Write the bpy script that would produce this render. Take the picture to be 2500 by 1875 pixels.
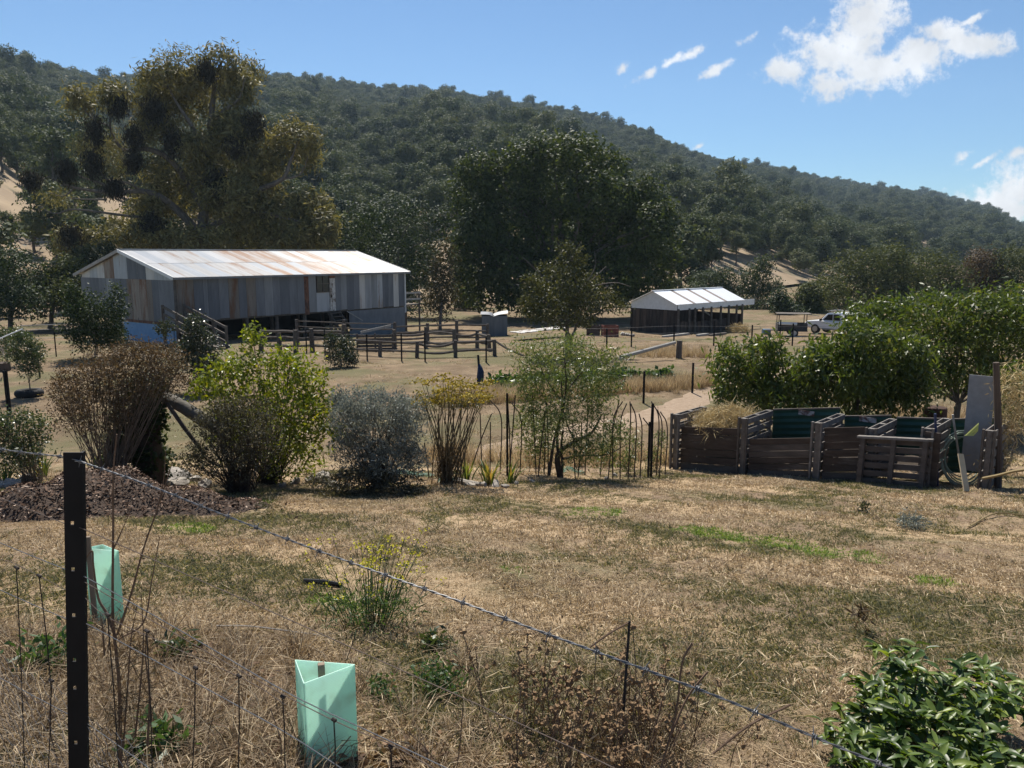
import bpy, bmesh, math, random
import numpy as np
from mathutils import Vector, Matrix

for o in list(bpy.data.objects): bpy.data.objects.remove(o)
scene = bpy.context.scene
COL = scene.collection
R = math.radians

# ------------------------------------------------------------------ camera, sky, sun, exposure
CZ = 5.4
PITCH = math.atan((937.5 - 620) / 1944.0)
F = 1944.0
cam_d = bpy.data.cameras.new('camera'); cam = bpy.data.objects.new('camera', cam_d)
COL.objects.link(cam); scene.camera = cam
cam_d.sensor_width = 36; cam_d.lens = F / 2500 * 36
cam_d.clip_start = 0.05; cam_d.clip_end = 9000
cam.location = (0, 0, CZ); cam.rotation_euler = (math.pi / 2 - PITCH, 0, 0)

SUN_EL, SUN_AZ = R(56), R(-12)
world = bpy.data.worlds.new('World'); scene.world = world; world.use_nodes = True
wt = world.node_tree; wt.nodes.clear()
def wn(t, **k):
    n = wt.nodes.new(t)
    for a, b in k.items(): setattr(n, a, b)
    return n
wl = wt.links.new
sky = wn('ShaderNodeTexSky', sky_type='NISHITA', sun_disc=False, sun_elevation=SUN_EL, sun_rotation=SUN_AZ,
         altitude=400, air_density=1.0, dust_density=0.0, ozone_density=4.0)
bg = wn('ShaderNodeBackground'); bg.inputs['Strength'].default_value = 0.060
stint = wn('ShaderNodeMix', data_type='RGBA', blend_type='MULTIPLY'); stint.inputs['Factor'].default_value = 1; stint.inputs['B'].default_value = (.84, 1.0, 1.10, 1)
wl(sky.outputs[0], stint.inputs['A']); wl(stint.outputs['Result'], bg.inputs[0])
# clouds: soft ellipses in (x/|y|, z/|y|), frayed with noise
tc = wn('ShaderNodeTexCoord'); sx = wn('ShaderNodeSeparateXYZ'); wl(tc.outputs['Generated'], sx.inputs[0])
def wm(op, a, b=None, c=None, clamp=False):
    n = wn('ShaderNodeMath', operation=op); n.use_clamp = clamp
    for i, v in enumerate((a, b, c)):
        if v is None: continue
        if isinstance(v, (int, float)): n.inputs[i].default_value = v
        else: wl(v, n.inputs[i])
    return n.outputs[0]
ay = wm('MAXIMUM', wm('ABSOLUTE', sx.outputs['Y']), 0.05)
cx = wm('DIVIDE', sx.outputs['X'], ay); cz = wm('DIVIDE', sx.outputs['Z'], ay)
cv = wn('ShaderNodeCombineXYZ'); wl(cx, cv.inputs[0]); wl(cz, cv.inputs[1])
nz1 = wn('ShaderNodeTexNoise'); nz1.inputs['Scale'].default_value = 26; nz1.inputs['Detail'].default_value = 8; nz1.inputs['Roughness'].default_value = 0.62
wl(cv.outputs[0], nz1.inputs['Vector'])
nz3 = wn('ShaderNodeTexNoise'); nz3.inputs['Scale'].default_value = 75; nz3.inputs['Detail'].default_value = 7; nz3.inputs['Roughness'].default_value = 0.66
wl(cv.outputs[0], nz3.inputs['Vector'])
CLOUDS = [(2121,50,72,70),(2061,125,100,62),(1927,172,58,27),(2021,205,52,34),(2136,165,90,48),(2245,134,88,42),
          (2370,108,82,26),(2305,80,60,24),(2372,48,36,12),(1585,178,38,16),(1635,152,34,14),(1690,130,36,14),(1738,176,40,14),
          (1522,166,14,16),(1818,99,26,14),(1706,358,12,8),(2347,388,22,18),(2400,395,34,10),(2479,375,22,20),(2440,505,110,45),(2490,470,60,45),(2580,470,130,90)]
best = None
for (u, v, rx, rz) in CLOUDS:
    a = (u - 1250) / F; b = (937.5 - v) / F
    yy = math.cos(PITCH) + b * math.sin(PITCH); zz = -math.sin(PITCH) + b * math.cos(PITCH)
    s = wn('ShaderNodeVectorMath', operation='SUBTRACT'); wl(cv.outputs[0], s.inputs[0]); s.inputs[1].default_value = (a / yy, zz / yy, 0)
    m = wn('ShaderNodeVectorMath', operation='MULTIPLY'); wl(s.outputs[0], m.inputs[0]); m.inputs[1].default_value = (F / rx, F / rz, 0)
    if rx < 50:
        vr = wn('ShaderNodeVectorRotate', rotation_type='Z_AXIS'); vr.inputs['Angle'].default_value = -.5; wl(s.outputs[0], vr.inputs['Vector']); wl(vr.outputs[0], m.inputs[0]); m.inputs[1].default_value = (F / (rx * 1.35), F / (rz * .9), 0)
    L = wn('ShaderNodeVectorMath', operation='LENGTH'); wl(m.outputs[0], L.inputs[0])
    small = 0.34 if rx < 50 else 0.0
    l = wm('ADD', L.outputs['Value'], small)
    best = l if best is None else wm('SMOOTH_MIN', best, l, 0.25)
fr = wm('MULTIPLY_ADD', wm('SUBTRACT', nz1.outputs[0], 0.5), 2.2, wm('MULTIPLY_ADD', wm('SUBTRACT', nz3.outputs[0], 0.5), 2.2, best))
dens = wn('ShaderNodeMapRange', interpolation_type='SMOOTHSTEP'); wl(fr, dens.inputs['Value'])
dens.inputs['From Min'].default_value = 1.42; dens.inputs['From Max'].default_value = 0.40
nz2 = wn('ShaderNodeTexNoise'); nz2.inputs['Scale'].default_value = 18; nz2.inputs['Detail'].default_value = 6
wl(cv.outputs[0], nz2.inputs['Vector'])
shade = wn('ShaderNodeMapRange'); wl(nz2.outputs[0], shade.inputs['Value'])
shade.inputs['From Min'].default_value = 0.38; shade.inputs['From Max'].default_value = 0.62
shade.inputs['To Min'].default_value = 0.50; shade.inputs['To Max'].default_value = 0.63
cbg = wn('ShaderNodeBackground'); cbg.inputs[0].default_value = (0.97, 0.98, 1, 1); wl(shade.outputs[0], cbg.inputs[1])
mixw = wn('ShaderNodeMixShader'); wl(wm('MULTIPLY', dens.outputs[0], 0.96), mixw.inputs[0]); wl(bg.outputs[0], mixw.inputs[1]); wl(cbg.outputs[0], mixw.inputs[2])
ow = wn('ShaderNodeOutputWorld'); wl(mixw.outputs[0], ow.inputs[0])

sun_d = bpy.data.lights.new('sun', 'SUN'); sun_d.energy = 5.0; sun_d.angle = R(0.53); sun_d.color = (1, 0.94, 0.85)
sun = bpy.data.objects.new('sun', sun_d); COL.objects.link(sun)
sdir = Vector((math.sin(SUN_AZ) * math.cos(SUN_EL), math.cos(SUN_AZ) * math.cos(SUN_EL), math.sin(SUN_EL)))
sun.rotation_euler = sdir.to_track_quat('Z', 'Y').to_euler()
scene.view_settings.view_transform = 'Standard'; scene.view_settings.look = 'None'
scene.view_settings.exposure = 0.7; scene.view_settings.gamma = 1.0
scene.view_settings.use_curve_mapping = False
scene.render.engine = 'CYCLES'
scene.render.resolution_x = 1024; scene.render.resolution_y = 768

# ------------------------------------------------------------------ geometry of the place
def sstep(a, b, x):
    t = np.clip((np.asarray(x, float) - a) / (b - a), 0, 1); return t * t * (3 - 2 * t)
_yy = np.array([-40,-5,0,1.7,3,4.8,8,11,14.3,17.9,20,23,30,40,48,63,90,160,400,5000.])
_zz = np.array([-1.2,-1.45,-1.78,-1.95,-2.15,-2.47,-3.04,-3.60,-4.20,-4.82,-5.05,-5.15,-5.2,-5.25,-5.4,-6.28,-6.6,-6.6,-6.6,-6.6])
_ys = np.concatenate([np.arange(-40, 120, 0.25), np.arange(120, 5000, 20.)])
_zs = np.interp(_ys, _yy, _zz)
for _ in range(2):
    k = np.ones(7) / 7; zz2 = np.convolve(np.pad(_zs, 3, mode='edge'), k, 'valid'); _zs[:640] = zz2[:640]
def gz(x, y):
    x = np.asarray(x, float); y = np.asarray(y, float)
    z = np.interp(y, _ys, _zs) + CZ
    z = z - 0.05 * x * (1 - sstep(3, 12, y))
    near = 1 - sstep(14, 22, y)
    z = z + near * (0.022 * np.sin(2.1 * x + 1.3 * y) + 0.018 * np.sin(3.7 * y - 1.1 * x + 1) + 0.010 * np.sin(7.1 * x + 5.3 * y))
    z = z + (1 - near) * (0.05 * np.sin(.5 * x + .33 * y) + .04 * np.sin(.81 * y - .6 * x))
    return z
def ray(u, v):
    a = (u - 1250) / F; b = (937.5 - v) / F
    return Vector((a, math.cos(PITCH) + b * math.sin(PITCH), -math.sin(PITCH) + b * math.cos(PITCH)))
def P(u, v, y):
    d = ray(u, v); return Vector((0, 0, CZ)) + d * (y / d.y)
def G(u, v):
    d = ray(u, v); lo, hi = 1.0, 400.0
    f = lambda y: CZ + d.z / d.y * y - float(gz(d.x / d.y * y, y))
    y = 1.0
    while y < 400 and f(y) > 0: y *= 1.03
    lo, hi = y / 1.03, y
    for _ in range(30):
        m = (lo + hi) / 2
        if f(m) > 0: lo = m
        else: hi = m
    y = (lo + hi) / 2
    x = d.x / d.y * y
    return Vector((x, y, float(gz(x, y))))
def GX(u, y):            # ground point in the direction of column u (at mid height) at depth y
    d = ray(u, 900); x = d.x / d.y * y
    return Vector((x, y, float(gz(x, y))))
def px(y): return y / F / 0.985     # metres per photo pixel at depth y

# ------------------------------------------------------------------ materials
MATS = {}
def _nodes(name):
    m = bpy.data.materials.new(name); m.use_nodes = True
    nt = m.node_tree; nt.nodes.clear()
    def n(t, **k):
        q = nt.nodes.new(t)
        for a, b in k.items(): setattr(q, a, b)
        return q
    return m, nt, n, nt.links.new
def rgba(c): return (c[0], c[1], c[2], 1)
def ramp(n, stops):
    r = n('ShaderNodeValToRGB'); e = r.color_ramp.elements
    while len(e) < len(stops): e.new(0.5)
    for i, (p, c) in enumerate(stops): e[i].position = p; e[i].color = rgba(c)
    return r
def mat(name, c1, c2=None, scale=6, rough=0.8, metal=0.0, stretch=(1, 1, 1), c3=None, thr=0.62, bump=0.15, spec=0.3, detail=6, bscale=None, rotz=0, objrand=False):
    """plain surface: noise between two colours, a third (rust, dirt) above a threshold"""
    if name in MATS: return MATS[name]
    m, nt, n, l = _nodes(name)
    tcx = n('ShaderNodeTexCoord'); mp = n('ShaderNodeMapping'); mp.inputs['Scale'].default_value = stretch; mp.inputs['Rotation'].default_value = (0, 0, rotz)
    if rotz: mp.vector_type = 'TEXTURE'; mp.inputs['Scale'].default_value = tuple(1 / q for q in stretch)
    l(tcx.outputs['Object'], mp.inputs[0])
    if objrand:
        oi = n('ShaderNodeObjectInfo'); om = n('ShaderNodeMath', operation='MULTIPLY'); l(oi.outputs['Random'], om.inputs[0]); om.inputs[1].default_value = 40
        oa = n('ShaderNodeVectorMath', operation='ADD'); l(mp.outputs[0], oa.inputs[0]); l(om.outputs[0], oa.inputs[1]); mp = oa
    nz = n('ShaderNodeTexNoise'); nz.inputs['Scale'].default_value = scale; nz.inputs['Detail'].default_value = detail; nz.inputs['Roughness'].default_value = .65
    l(mp.outputs[0], nz.inputs['Vector'])
    r = ramp(n, [(0.3, c1), (0.7, c2 or c1)]); l(nz.outputs[0], r.inputs[0])
    col = r.outputs[0]
    if c3:
        nb = n('ShaderNodeTexNoise'); nb.inputs['Scale'].default_value = scale * .45; nb.inputs['Detail'].default_value = 7; nb.inputs['Roughness'].default_value = .7
        l(mp.outputs[0], nb.inputs['Vector'])
        mr = n('ShaderNodeMapRange'); mr.inputs['From Min'].default_value = thr - .05; mr.inputs['From Max'].default_value = thr + .07; l(nb.outputs[0], mr.inputs[0])
        mx = n('ShaderNodeMix', data_type='RGBA'); l(mr.outputs[0], mx.inputs['Factor']); l(col, mx.inputs['A']); mx.inputs['B'].default_value = rgba(c3)
        col = mx.outputs['Result']
    b = n('ShaderNodeBsdfPrincipled'); l(col, b.inputs['Base Color'])
    b.inputs['Roughness'].default_value = rough; b.inputs['Metallic'].default_value = metal; b.inputs['Specular IOR Level'].default_value = spec
    if bump:
        bp = n('ShaderNodeBump'); bp.inputs['Strength'].default_value = bump; bp.inputs['Distance'].default_value = .03
        if bscale:
            nb2 = n('ShaderNodeTexNoise'); nb2.inputs['Scale'].default_value = bscale; l(mp.outputs[0], nb2.inputs['Vector']); l(nb2.outputs[0], bp.inputs['Height'])
        else: l(nz.outputs[0], bp.inputs['Height'])
        l(bp.outputs[0], b.inputs['Normal'])
    o = n('ShaderNodeOutputMaterial'); l(b.outputs[0], o.inputs[0])
    MATS[name] = m; return m
def leafmat(name, stops, rough=0.6, trans=0.3, tint=(1.25, 1.2, 0.6), spec=0.2, rand=0.0):
    """foliage: colour by a per-leaf value, light passing through the blade"""
    if name in MATS: return MATS[name]
    m, nt, n, l = _nodes(name)
    at = n('ShaderNodeAttribute'); at.attribute_name = 'shade'
    fac = at.outputs['Fac']
    if rand:
        oi = n('ShaderNodeObjectInfo'); ma = n('ShaderNodeMath', operation='MULTIPLY_ADD'); l(oi.outputs['Random'], ma.inputs[0]); ma.inputs[1].default_value = rand
        mb_ = n('ShaderNodeMath', operation='MULTIPLY'); l(fac, mb_.inputs[0]); mb_.inputs[1].default_value = 1 - rand; l(mb_.outputs[0], ma.inputs[2]); fac = ma.outputs[0]
    r = ramp(n, stops); l(fac, r.inputs[0])
    b = n('ShaderNodeBsdfPrincipled'); l(r.outputs[0], b.inputs['Base Color'])
    b.inputs['Roughness'].default_value = rough; b.inputs['Specular IOR Level'].default_value = spec
    t = n('ShaderNodeBsdfTranslucent'); mu = n('ShaderNodeMix', data_type='RGBA', blend_type='MULTIPLY'); mu.inputs['Factor'].default_value = 1
    l(r.outputs[0], mu.inputs['A']); mu.inputs['B'].default_value = rgba(tint); l(mu.outputs['Result'], t.inputs[0])
    x = n('ShaderNodeMixShader'); x.inputs[0].default_value = trans; l(b.outputs[0], x.inputs[1]); l(t.outputs[0], x.inputs[2])
    o = n('ShaderNodeOutputMaterial'); l(x.outputs[0], o.inputs[0])
    MATS[name] = m; return m

# ------------------------------------------------------------------ object helpers
ORG = {}
def tag(o, label=None, cat=None, group=None, kind=None):
    if label: o['label'] = label
    if cat: o['category'] = cat
    if group: o['group'] = group
    if kind: o['kind'] = kind
    return o
def thing(name, label, cat, loc, group=None):
    o = bpy.data.objects.new(name, None); COL.objects.link(o); o.location = Vector(loc); o.empty_display_size = .1
    ORG[o.name] = Vector(loc); return tag(o, label, cat, group)
def link(name, me, parent=None, loc=None):
    o = bpy.data.objects.new(name, me); COL.objects.link(o)
    if parent is not None: o.parent = parent
    if loc is not None: o.location = loc
    return o
def np_mesh(name, V, Q, material, shade=None, smooth=False):
    V = np.asarray(V, np.float32); Q = np.asarray(Q, np.int32)
    me = bpy.data.meshes.new(name)
    me.vertices.add(len(V)); me.vertices.foreach_set('co', V.ravel())
    k = Q.shape[1]; me.loops.add(Q.size); me.loops.foreach_set('vertex_index', Q.ravel())
    me.polygons.add(len(Q)); me.polygons.foreach_set('loop_start', np.arange(0, Q.size, k, dtype=np.int32))
    me.polygons.foreach_set('loop_total', np.full(len(Q), k, np.int32))
    if shade is not None:
        a = me.attributes.new('shade', 'FLOAT', 'FACE'); a.data.foreach_set('value', np.asarray(shade, np.float32))
    if smooth: me.polygons.foreach_set('use_smooth', np.ones(len(Q), bool))
    me.update(calc_edges=True)
    if material: me.materials.append(material)
    return me
class MB:
    def __init__(s): s.v = []; s.f = []
    def add(s, vs, fs):
        k = len(s.v); s.v.extend([tuple(q) for q in vs]); s.f.extend([tuple(i + k for i in f) for f in fs]); return s
    def frame(s, c, ax, ay, az, sx, sy, sz):
        c = Vector(c); vs = []
        for i in (-1, 1):
            for j in (-1, 1):
                for k in (-1, 1): vs.append(c + ax * (i * sx / 2) + ay * (j * sy / 2) + az * (k * sz / 2))
        return s.add(vs, [(0,1,3,2),(4,6,7,5),(0,4,5,1),(2,3,7,6),(0,2,6,4),(1,5,7,3)])
    def box(s, c, sx, sy, sz, rz=0, ry=0, rx=0):
        M = (Matrix.Rotation(rz, 3, 'Z') @ Matrix.Rotation(ry, 3, 'Y') @ Matrix.Rotation(rx, 3, 'X'))
        return s.frame(c, M.col[0], M.col[1], M.col[2], sx, sy, sz)
    def beam(s, p, q, w, h, up=(0, 0, 1)):
        p = Vector(p); q = Vector(q); d = q - p; L = d.length; d.normalize(); up = Vector(up)
        if abs(d.dot(up)) > .98: up = Vector((0, 1, 0))
        a = d.cross(up).normalized(); b = a.cross(d).normalized()
        return s.frame((p + q) / 2, d, a, b, L, w, h)
    def tube(s, pts, rad, n=6, cap=True):
        pts = [Vector(p) for p in pts]; m = len(pts)
        if not hasattr(rad, '__len__'): rad = [rad] * m
        k = len(s.v); ref = Vector((.13, .27, .95)); prev = None
        for i, p in enumerate(pts):
            d = (pts[min(i + 1, m - 1)] - pts[max(i - 1, 0)])
            d = d.normalized() if d.length > 1e-9 else Vector((0, 0, 1))
            if prev is None:
                a = d.cross(ref); 
                if a.length < .1: a = d.cross(Vector((1, 0, 0)))
            else: a = prev - d * prev.dot(d)
            a.normalize(); prev = a; b = d.cross(a)
            for j in range(n):
                t = 2 * math.pi * j / n; s.v.append(tuple(p + (a * math.cos(t) + b * math.sin(t)) * rad[i]))
        for i in range(m - 1):
            for j in range(n):
                s.f.append((k + i * n + j, k + i * n + (j + 1) % n, k + (i + 1) * n + (j + 1) % n, k + (i + 1) * n + j))
        if cap:
            s.f.append(tuple(k + j for j in reversed(range(n)))); s.f.append(tuple(k + (m - 1) * n + j for j in range(n)))
        return s
    def prism(s, outline, axis):          # outline: list of 3D points, swept along the vector axis
        o = [Vector(p) for p in outline]; a = Vector(axis); n = len(o)
        return s.add(o + [p + a for p in o], [tuple(reversed(range(n))), tuple(range(n, 2 * n))] + [(i, (i + 1) % n, n + (i + 1) % n, n + i) for i in range(n)])
    def build(s, name, material, parent=None, smooth=False, bevel=0, label=None):
        org = Vector((0, 0, 0)); q = parent
        if q is not None: org = ORG[q.name]
        me = bpy.data.meshes.new(name); me.from_pydata([tuple(Vector(v) - org) for v in s.v], [], s.f)
        if bevel:
            bm = bmesh.new(); bm.from_mesh(me); bmesh.ops.bevel(bm, geom=bm.edges[:], offset=bevel, segments=1, affect='EDGES', clamp_overlap=True); bm.to_mesh(me); bm.free()
        me.materials.append(material)
        if smooth: me.polygons.foreach_set('use_smooth', np.ones(len(me.polygons), bool))
        me.update()
        o = link(name, me, parent); ORG[o.name] = org.copy()
        if label: o['label'] = label
        return o
def single(o, base):
    """turn a parentless mesh object built in world space into one with its origin at base"""
    b = Vector(base); o.data.transform(Matrix.Translation(-b)); o.location = b; ORG[o.name] = b; return o
def curve_pts(pts, n=6):
    """Catmull-Rom through pts"""
    pts = [Vector(p) for p in pts]; out = []
    e = [pts[0] * 2 - pts[1]] + pts + [pts[-1] * 2 - pts[-2]]
    for i in range(1, len(e) - 2):
        for k in range(n):
            t = k / n
            out.append(.5 * ((2 * e[i]) + (e[i + 1] - e[i - 1]) * t + (2 * e[i - 1] - 5 * e[i] + 4 * e[i + 1] - e[i + 2]) * t * t + (3 * e[i] - e[i - 1] - 3 * e[i + 1] + e[i + 2]) * t ** 3))
    out.append(pts[-1]); return out
# ------------------------------------------------------------------ foliage helpers (numpy)
def unit(a): return a / np.maximum(np.linalg.norm(a, axis=-1, keepdims=True), 1e-9)
def rdir(rng, n): return unit(rng.normal(size=(n, 3)))
def cards(C, A, L, W, rng, N=None):
    """rhombic leaves: centres C, long axes A, length and width arrays"""
    n = len(C); A = unit(A); L = np.broadcast_to(L, n)[:, None]; W = np.broadcast_to(W, n)[:, None]
    B = unit(np.cross(A, rdir(rng, n) if N is None else N))
    V = np.empty((n, 4, 3)); V[:, 0] = C - A * L * .5; V[:, 1] = C + B * W * .5 - A * L * .08; V[:, 2] = C + A * L * .5; V[:, 3] = C - B * W * .5 - A * L * .08
    return V.reshape(-1, 3), np.arange(4 * n).reshape(n, 4)
def lobe_leaves(rng, lobes, ncl, per, sig, Ls, Ws, droop=.3, out=.6, rmin=.55, gap=.0, upbias=.15, flat=1.0, sprig=.26, shell=0):
    """leaf clusters spread through a set of ellipsoid lobes [(c, (rx,ry,rz))]"""
    C = np.array([l[0] for l in lobes], float); Rr = np.array([l[1] for l in lobes], float)
    wgt = (Rr[:, 0] * Rr[:, 2]) ** .9; wgt = wgt / wgt.sum()
    i = rng.choice(len(lobes), ncl, p=wgt)
    d = rdir(rng, ncl); d[:, 2] += upbias; d = unit(d)
    rf = rmin + (1.04 - rmin) * rng.random(ncl) ** .55
    rf = np.where(rng.random(ncl) < .13, rng.uniform(1.0, 1.0 + sprig, ncl), rf)
    cc = C[i] + d * Rr[i] * rf[:, None]
    if gap > 0:
        f = np.sin(cc[:, 0] * 2.1 / sig * .23) + np.sin(cc[:, 1] * 1.7 / sig * .23 + 2) + np.sin(cc[:, 2] * 2.4 / sig * .23 + 4)
        keep = f > -3 + gap * 3; cc = cc[keep]; d = d[keep]
    n = len(cc); sh = rng.random(n)
    cnt = n * per
    cs = np.repeat(rng.uniform(.55, 1.45, n), per)
    pos = np.repeat(cc, per, 0) + rng.normal(size=(cnt, 3)) * np.array([sig, sig, sig * flat]) * cs[:, None]
    ax = rdir(rng, cnt) + np.repeat(d, per, 0) * out; ax[:, 2] -= droop
    L = Ls * rng.uniform(.55, 1.35, cnt) * (.6 + .4 * cs); W = Ws * rng.uniform(.7, 1.3, cnt)
    Nn = None
    if shell:                                   # blades lie over the outside of their clump, as a canopy turns to the light
        Nn = unit(np.repeat(d, per, 0) * shell + rng.normal(size=(cnt, 3)) * .5 + np.array([0, 0, .25])); ax = ax - Nn * (ax * Nn).sum(1, keepdims=True)
    V, Q = cards(pos, ax, L, W, rng, Nn)
    return V, Q, np.clip(.55 * np.repeat(sh, per) + .45 * rng.random(cnt), 0, 1)
def limb(mb, a, b, r0, r1, rng, wob=.12, n=5, sides=6):
    a = Vector(a); b = Vector(b); L = (b - a).length; pts = []; rr = []
    for k in range(n + 1):
        t = k / n; w = math.sin(math.pi * t) * L * wob
        pts.append(a.lerp(b, t) + Vector(rng.normal(size=3)) * w * .45 + Vector((0, 0, w * .35))); rr.append(r0 * (1 - t) + r1 * t)
    mb.tube(pts, rr, sides); return pts
def pxlobes(L, y, dy=0, rng=None, ky=1.0):
    """lobes given as (u, v, ru, rv[, ddepth]) in photo pixels at depth y -> world ellipsoids"""
    out = []
    for q in L:
        u, v, ru, rv = q[:4]; d = y + (q[4] if len(q) > 4 else (float(rng.uniform(-dy, dy)) if rng is not None else 0))
        out.append((P(u, v, d), (ru * px(d), ru * px(d) * ky, rv * px(d))))
    return out
# ================================================================== GROUND
def ground_material():
    m, nt, n, l = _nodes('dry_grass_ground')
    tcx = n('ShaderNodeTexCoord'); sp = n('ShaderNodeSeparateXYZ'); l(tcx.outputs['Object'], sp.inputs[0])
    def noise(s, d=6, r=.6):
        q = n('ShaderNodeTexNoise'); q.inputs['Scale'].default_value = s; q.inputs['Detail'].default_value = d; q.inputs['Roughness'].default_value = r
        l(tcx.outputs['Object'], q.inputs['Vector']); return q.outputs[0]
    def mixc(f, a, b):
        q = n('ShaderNodeMix', data_type='RGBA'); l(f, q.inputs['Factor'])
        for s, v in (('A', a), ('B', b)):
            if isinstance(v, tuple): q.inputs[s].default_value = rgba(v)
            else: l(v, q.inputs[s])
        return q.outputs['Result']
    def rng_(f, a, b, lo=0, hi=1):
        q = n('ShaderNodeMapRange', interpolation_type='SMOOTHSTEP'); l(f, q.inputs[0]); q.inputs['From Min'].default_value = a; q.inputs['From Max'].default_value = b
        q.inputs['To Min'].default_value = lo; q.inputs['To Max'].default_value = hi; return q.outputs[0]
    fine = noise(38, 8, .75); mid = noise(3.1, 6, .65); big = noise(.55, 5, .6)
    straw = ramp(n, [(.30, (.10, .066, .036)), (.48, (.27, .195, .118)), (.68, (.52, .40, .255))]); l(fine, straw.inputs[0])
    soil = ramp(n, [(.3, (.13, .088, .06)), (.7, (.31, .225, .15))]); l(fine, soil.inputs[0])
    olive = ramp(n, [(.3, (.055, .055, .025)), (.7, (.17, .165, .075))]); l(fine, olive.inputs[0])
    a = mixc(rng_(mid, .42, .60), straw.outputs[0], soil.outputs[0])
    gfac = n('ShaderNodeMath', operation='MULTIPLY'); l(rng_(big, .50, .64), gfac.inputs[0]); l(rng_(mid, .35, .6, .25, .75), gfac.inputs[1])
    a = mixc(gfac.outputs[0], a, olive.outputs[0])
    bb = n('ShaderNodeMath', operation='MULTIPLY_ADD'); l(sp.outputs['X'], bb.inputs[0]); bb.inputs[1].default_value = .62; l(sp.outputs['Y'], bb.inputs[2])
    b2 = n('ShaderNodeMath', operation='MULTIPLY_ADD'); l(big, b2.inputs[0]); b2.inputs[1].default_value = 3.0; l(bb.outputs[0], b2.inputs[2])
    b3 = n('ShaderNodeMath', operation='MULTIPLY'); l(b2.outputs[0], b3.inputs[0]); b3.inputs[1].default_value = 1.9
    b4 = n('ShaderNodeMath', operation='SINE'); l(b3.outputs[0], b4.inputs[0])
    pale = ramp(n, [(.3, (.24, .165, .095)), (.5, (.42, .305, .185)), (.7, (.60, .465, .30))]); l(fine, pale.inputs[0])
    a = mixc(rng_(b4.outputs[0], .35, .95, 0, .85), a, pale.outputs[0])
    plain = ramp(n, [(.32, (.110, .078, .048)), (.52, (.185, .135, .085)), (.72, (.29, .215, .138))])
    mm = n('ShaderNodeMath', operation='ADD'); l(noise(.9, 8, .7), mm.inputs[0])
    f2 = n('ShaderNodeMath', operation='MULTIPLY_ADD'); l(fine, f2.inputs[0]); f2.inputs[1].default_value = .35; f2.inputs[2].default_value = -.175; l(f2.outputs[0], mm.inputs[1])
    l(mm.outputs[0], plain.inputs[0])
    b = mixc(rng_(noise(.16, 6, .65), .46, .60, 0, .8), plain.outputs[0], (.115, .112, .055))
    col = mixc(rng_(sp.outputs['Y'], 16.5, 21), a, b)
    p = n('ShaderNodeBsdfPrincipled'); l(col, p.inputs['Base Color']); p.inputs['Roughness'].default_value = .95; p.inputs['Specular IOR Level'].default_value = .1
    bp = n('ShaderNodeBump'); bp.inputs['Strength'].default_value = .9; bp.inputs['Distance'].default_value = .035; l(fine, bp.inputs['Height']); l(bp.outputs[0], p.inputs['Normal'])
    o = n('ShaderNodeOutputMaterial'); l(p.outputs[0], o.inputs[0]); return m
ys = np.unique(np.concatenate([np.arange(-30, 0, 1.), np.arange(0, 24, .16), np.arange(24, 100, .8), np.arange(100, 400, 10), np.geomspace(400, 5000, 20)]))
ss = np.linspace(-1, 1, 181)
YY, SS = np.meshgrid(ys, ss, indexing='ij')
XX = SS * (14 + 1.15 * np.maximum(YY, 0)); ZZ = gz(XX, YY)
V = np.stack([XX, YY, ZZ], -1).reshape(-1, 3); nr, nc = XX.shape
ii = np.arange(nr * nc).reshape(nr, nc)
Q = np.stack([ii[:-1, :-1], ii[:-1, 1:], ii[1:, 1:], ii[1:, :-1]], -1).reshape(-1, 4)
GROUND = link('ground', np_mesh('ground', V, Q, ground_material(), smooth=True)); tag(GROUND, kind='structure')

def strip(name, pts, width, material, lift=.012, seg=60):
    """a ribbon draped on the ground along world points"""
    c = curve_pts(pts, max(2, seg // (len(pts) - 1))); rng = np.random.default_rng(5)
    Vv = []; m = 9
    for i, p in enumerate(c):
        d = (c[min(i + 1, len(c) - 1)] - c[max(i - 1, 0)]); d.z = 0; d.normalize(); s = Vector((d.y, -d.x, 0))
        w = (width(i / (len(c) - 1)) if callable(width) else width) * (1 + .12 * math.sin(i * 1.7) + .08 * math.sin(i * 3.1))
        for k in range(m):
            q = p + s * w * (k / (m - 1) - .5); e = abs(k / (m - 1) - .5) * 2
            Vv.append((q.x, q.y, float(gz(q.x, q.y)) + lift * (1 - e ** 4) - (.03 if k in (0, m - 1) else 0)))
    ix = np.arange(len(Vv)).reshape(-1, m)
    Qq = np.stack([ix[:-1, :-1], ix[:-1, 1:], ix[1:, 1:], ix[1:, :-1]], -1).reshape(-1, 4)
    return link(name, np_mesh(name, Vv, Qq, material, smooth=True))
M_path = mat('path_dirt', (.22, .158, .105), (.32, .24, .168), scale=9, rough=.95, bump=.5, bscale=40, c3=(.22, .155, .10), thr=.58)
tag(strip('dirt_path', [G(1060, 1130), G(1300, 1075), G(1530, 1030), G(1700, 975), G(1800, 930), G(2020, 880)], lambda t: 1.7 - .2 * t, M_path), kind='structure')

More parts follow.
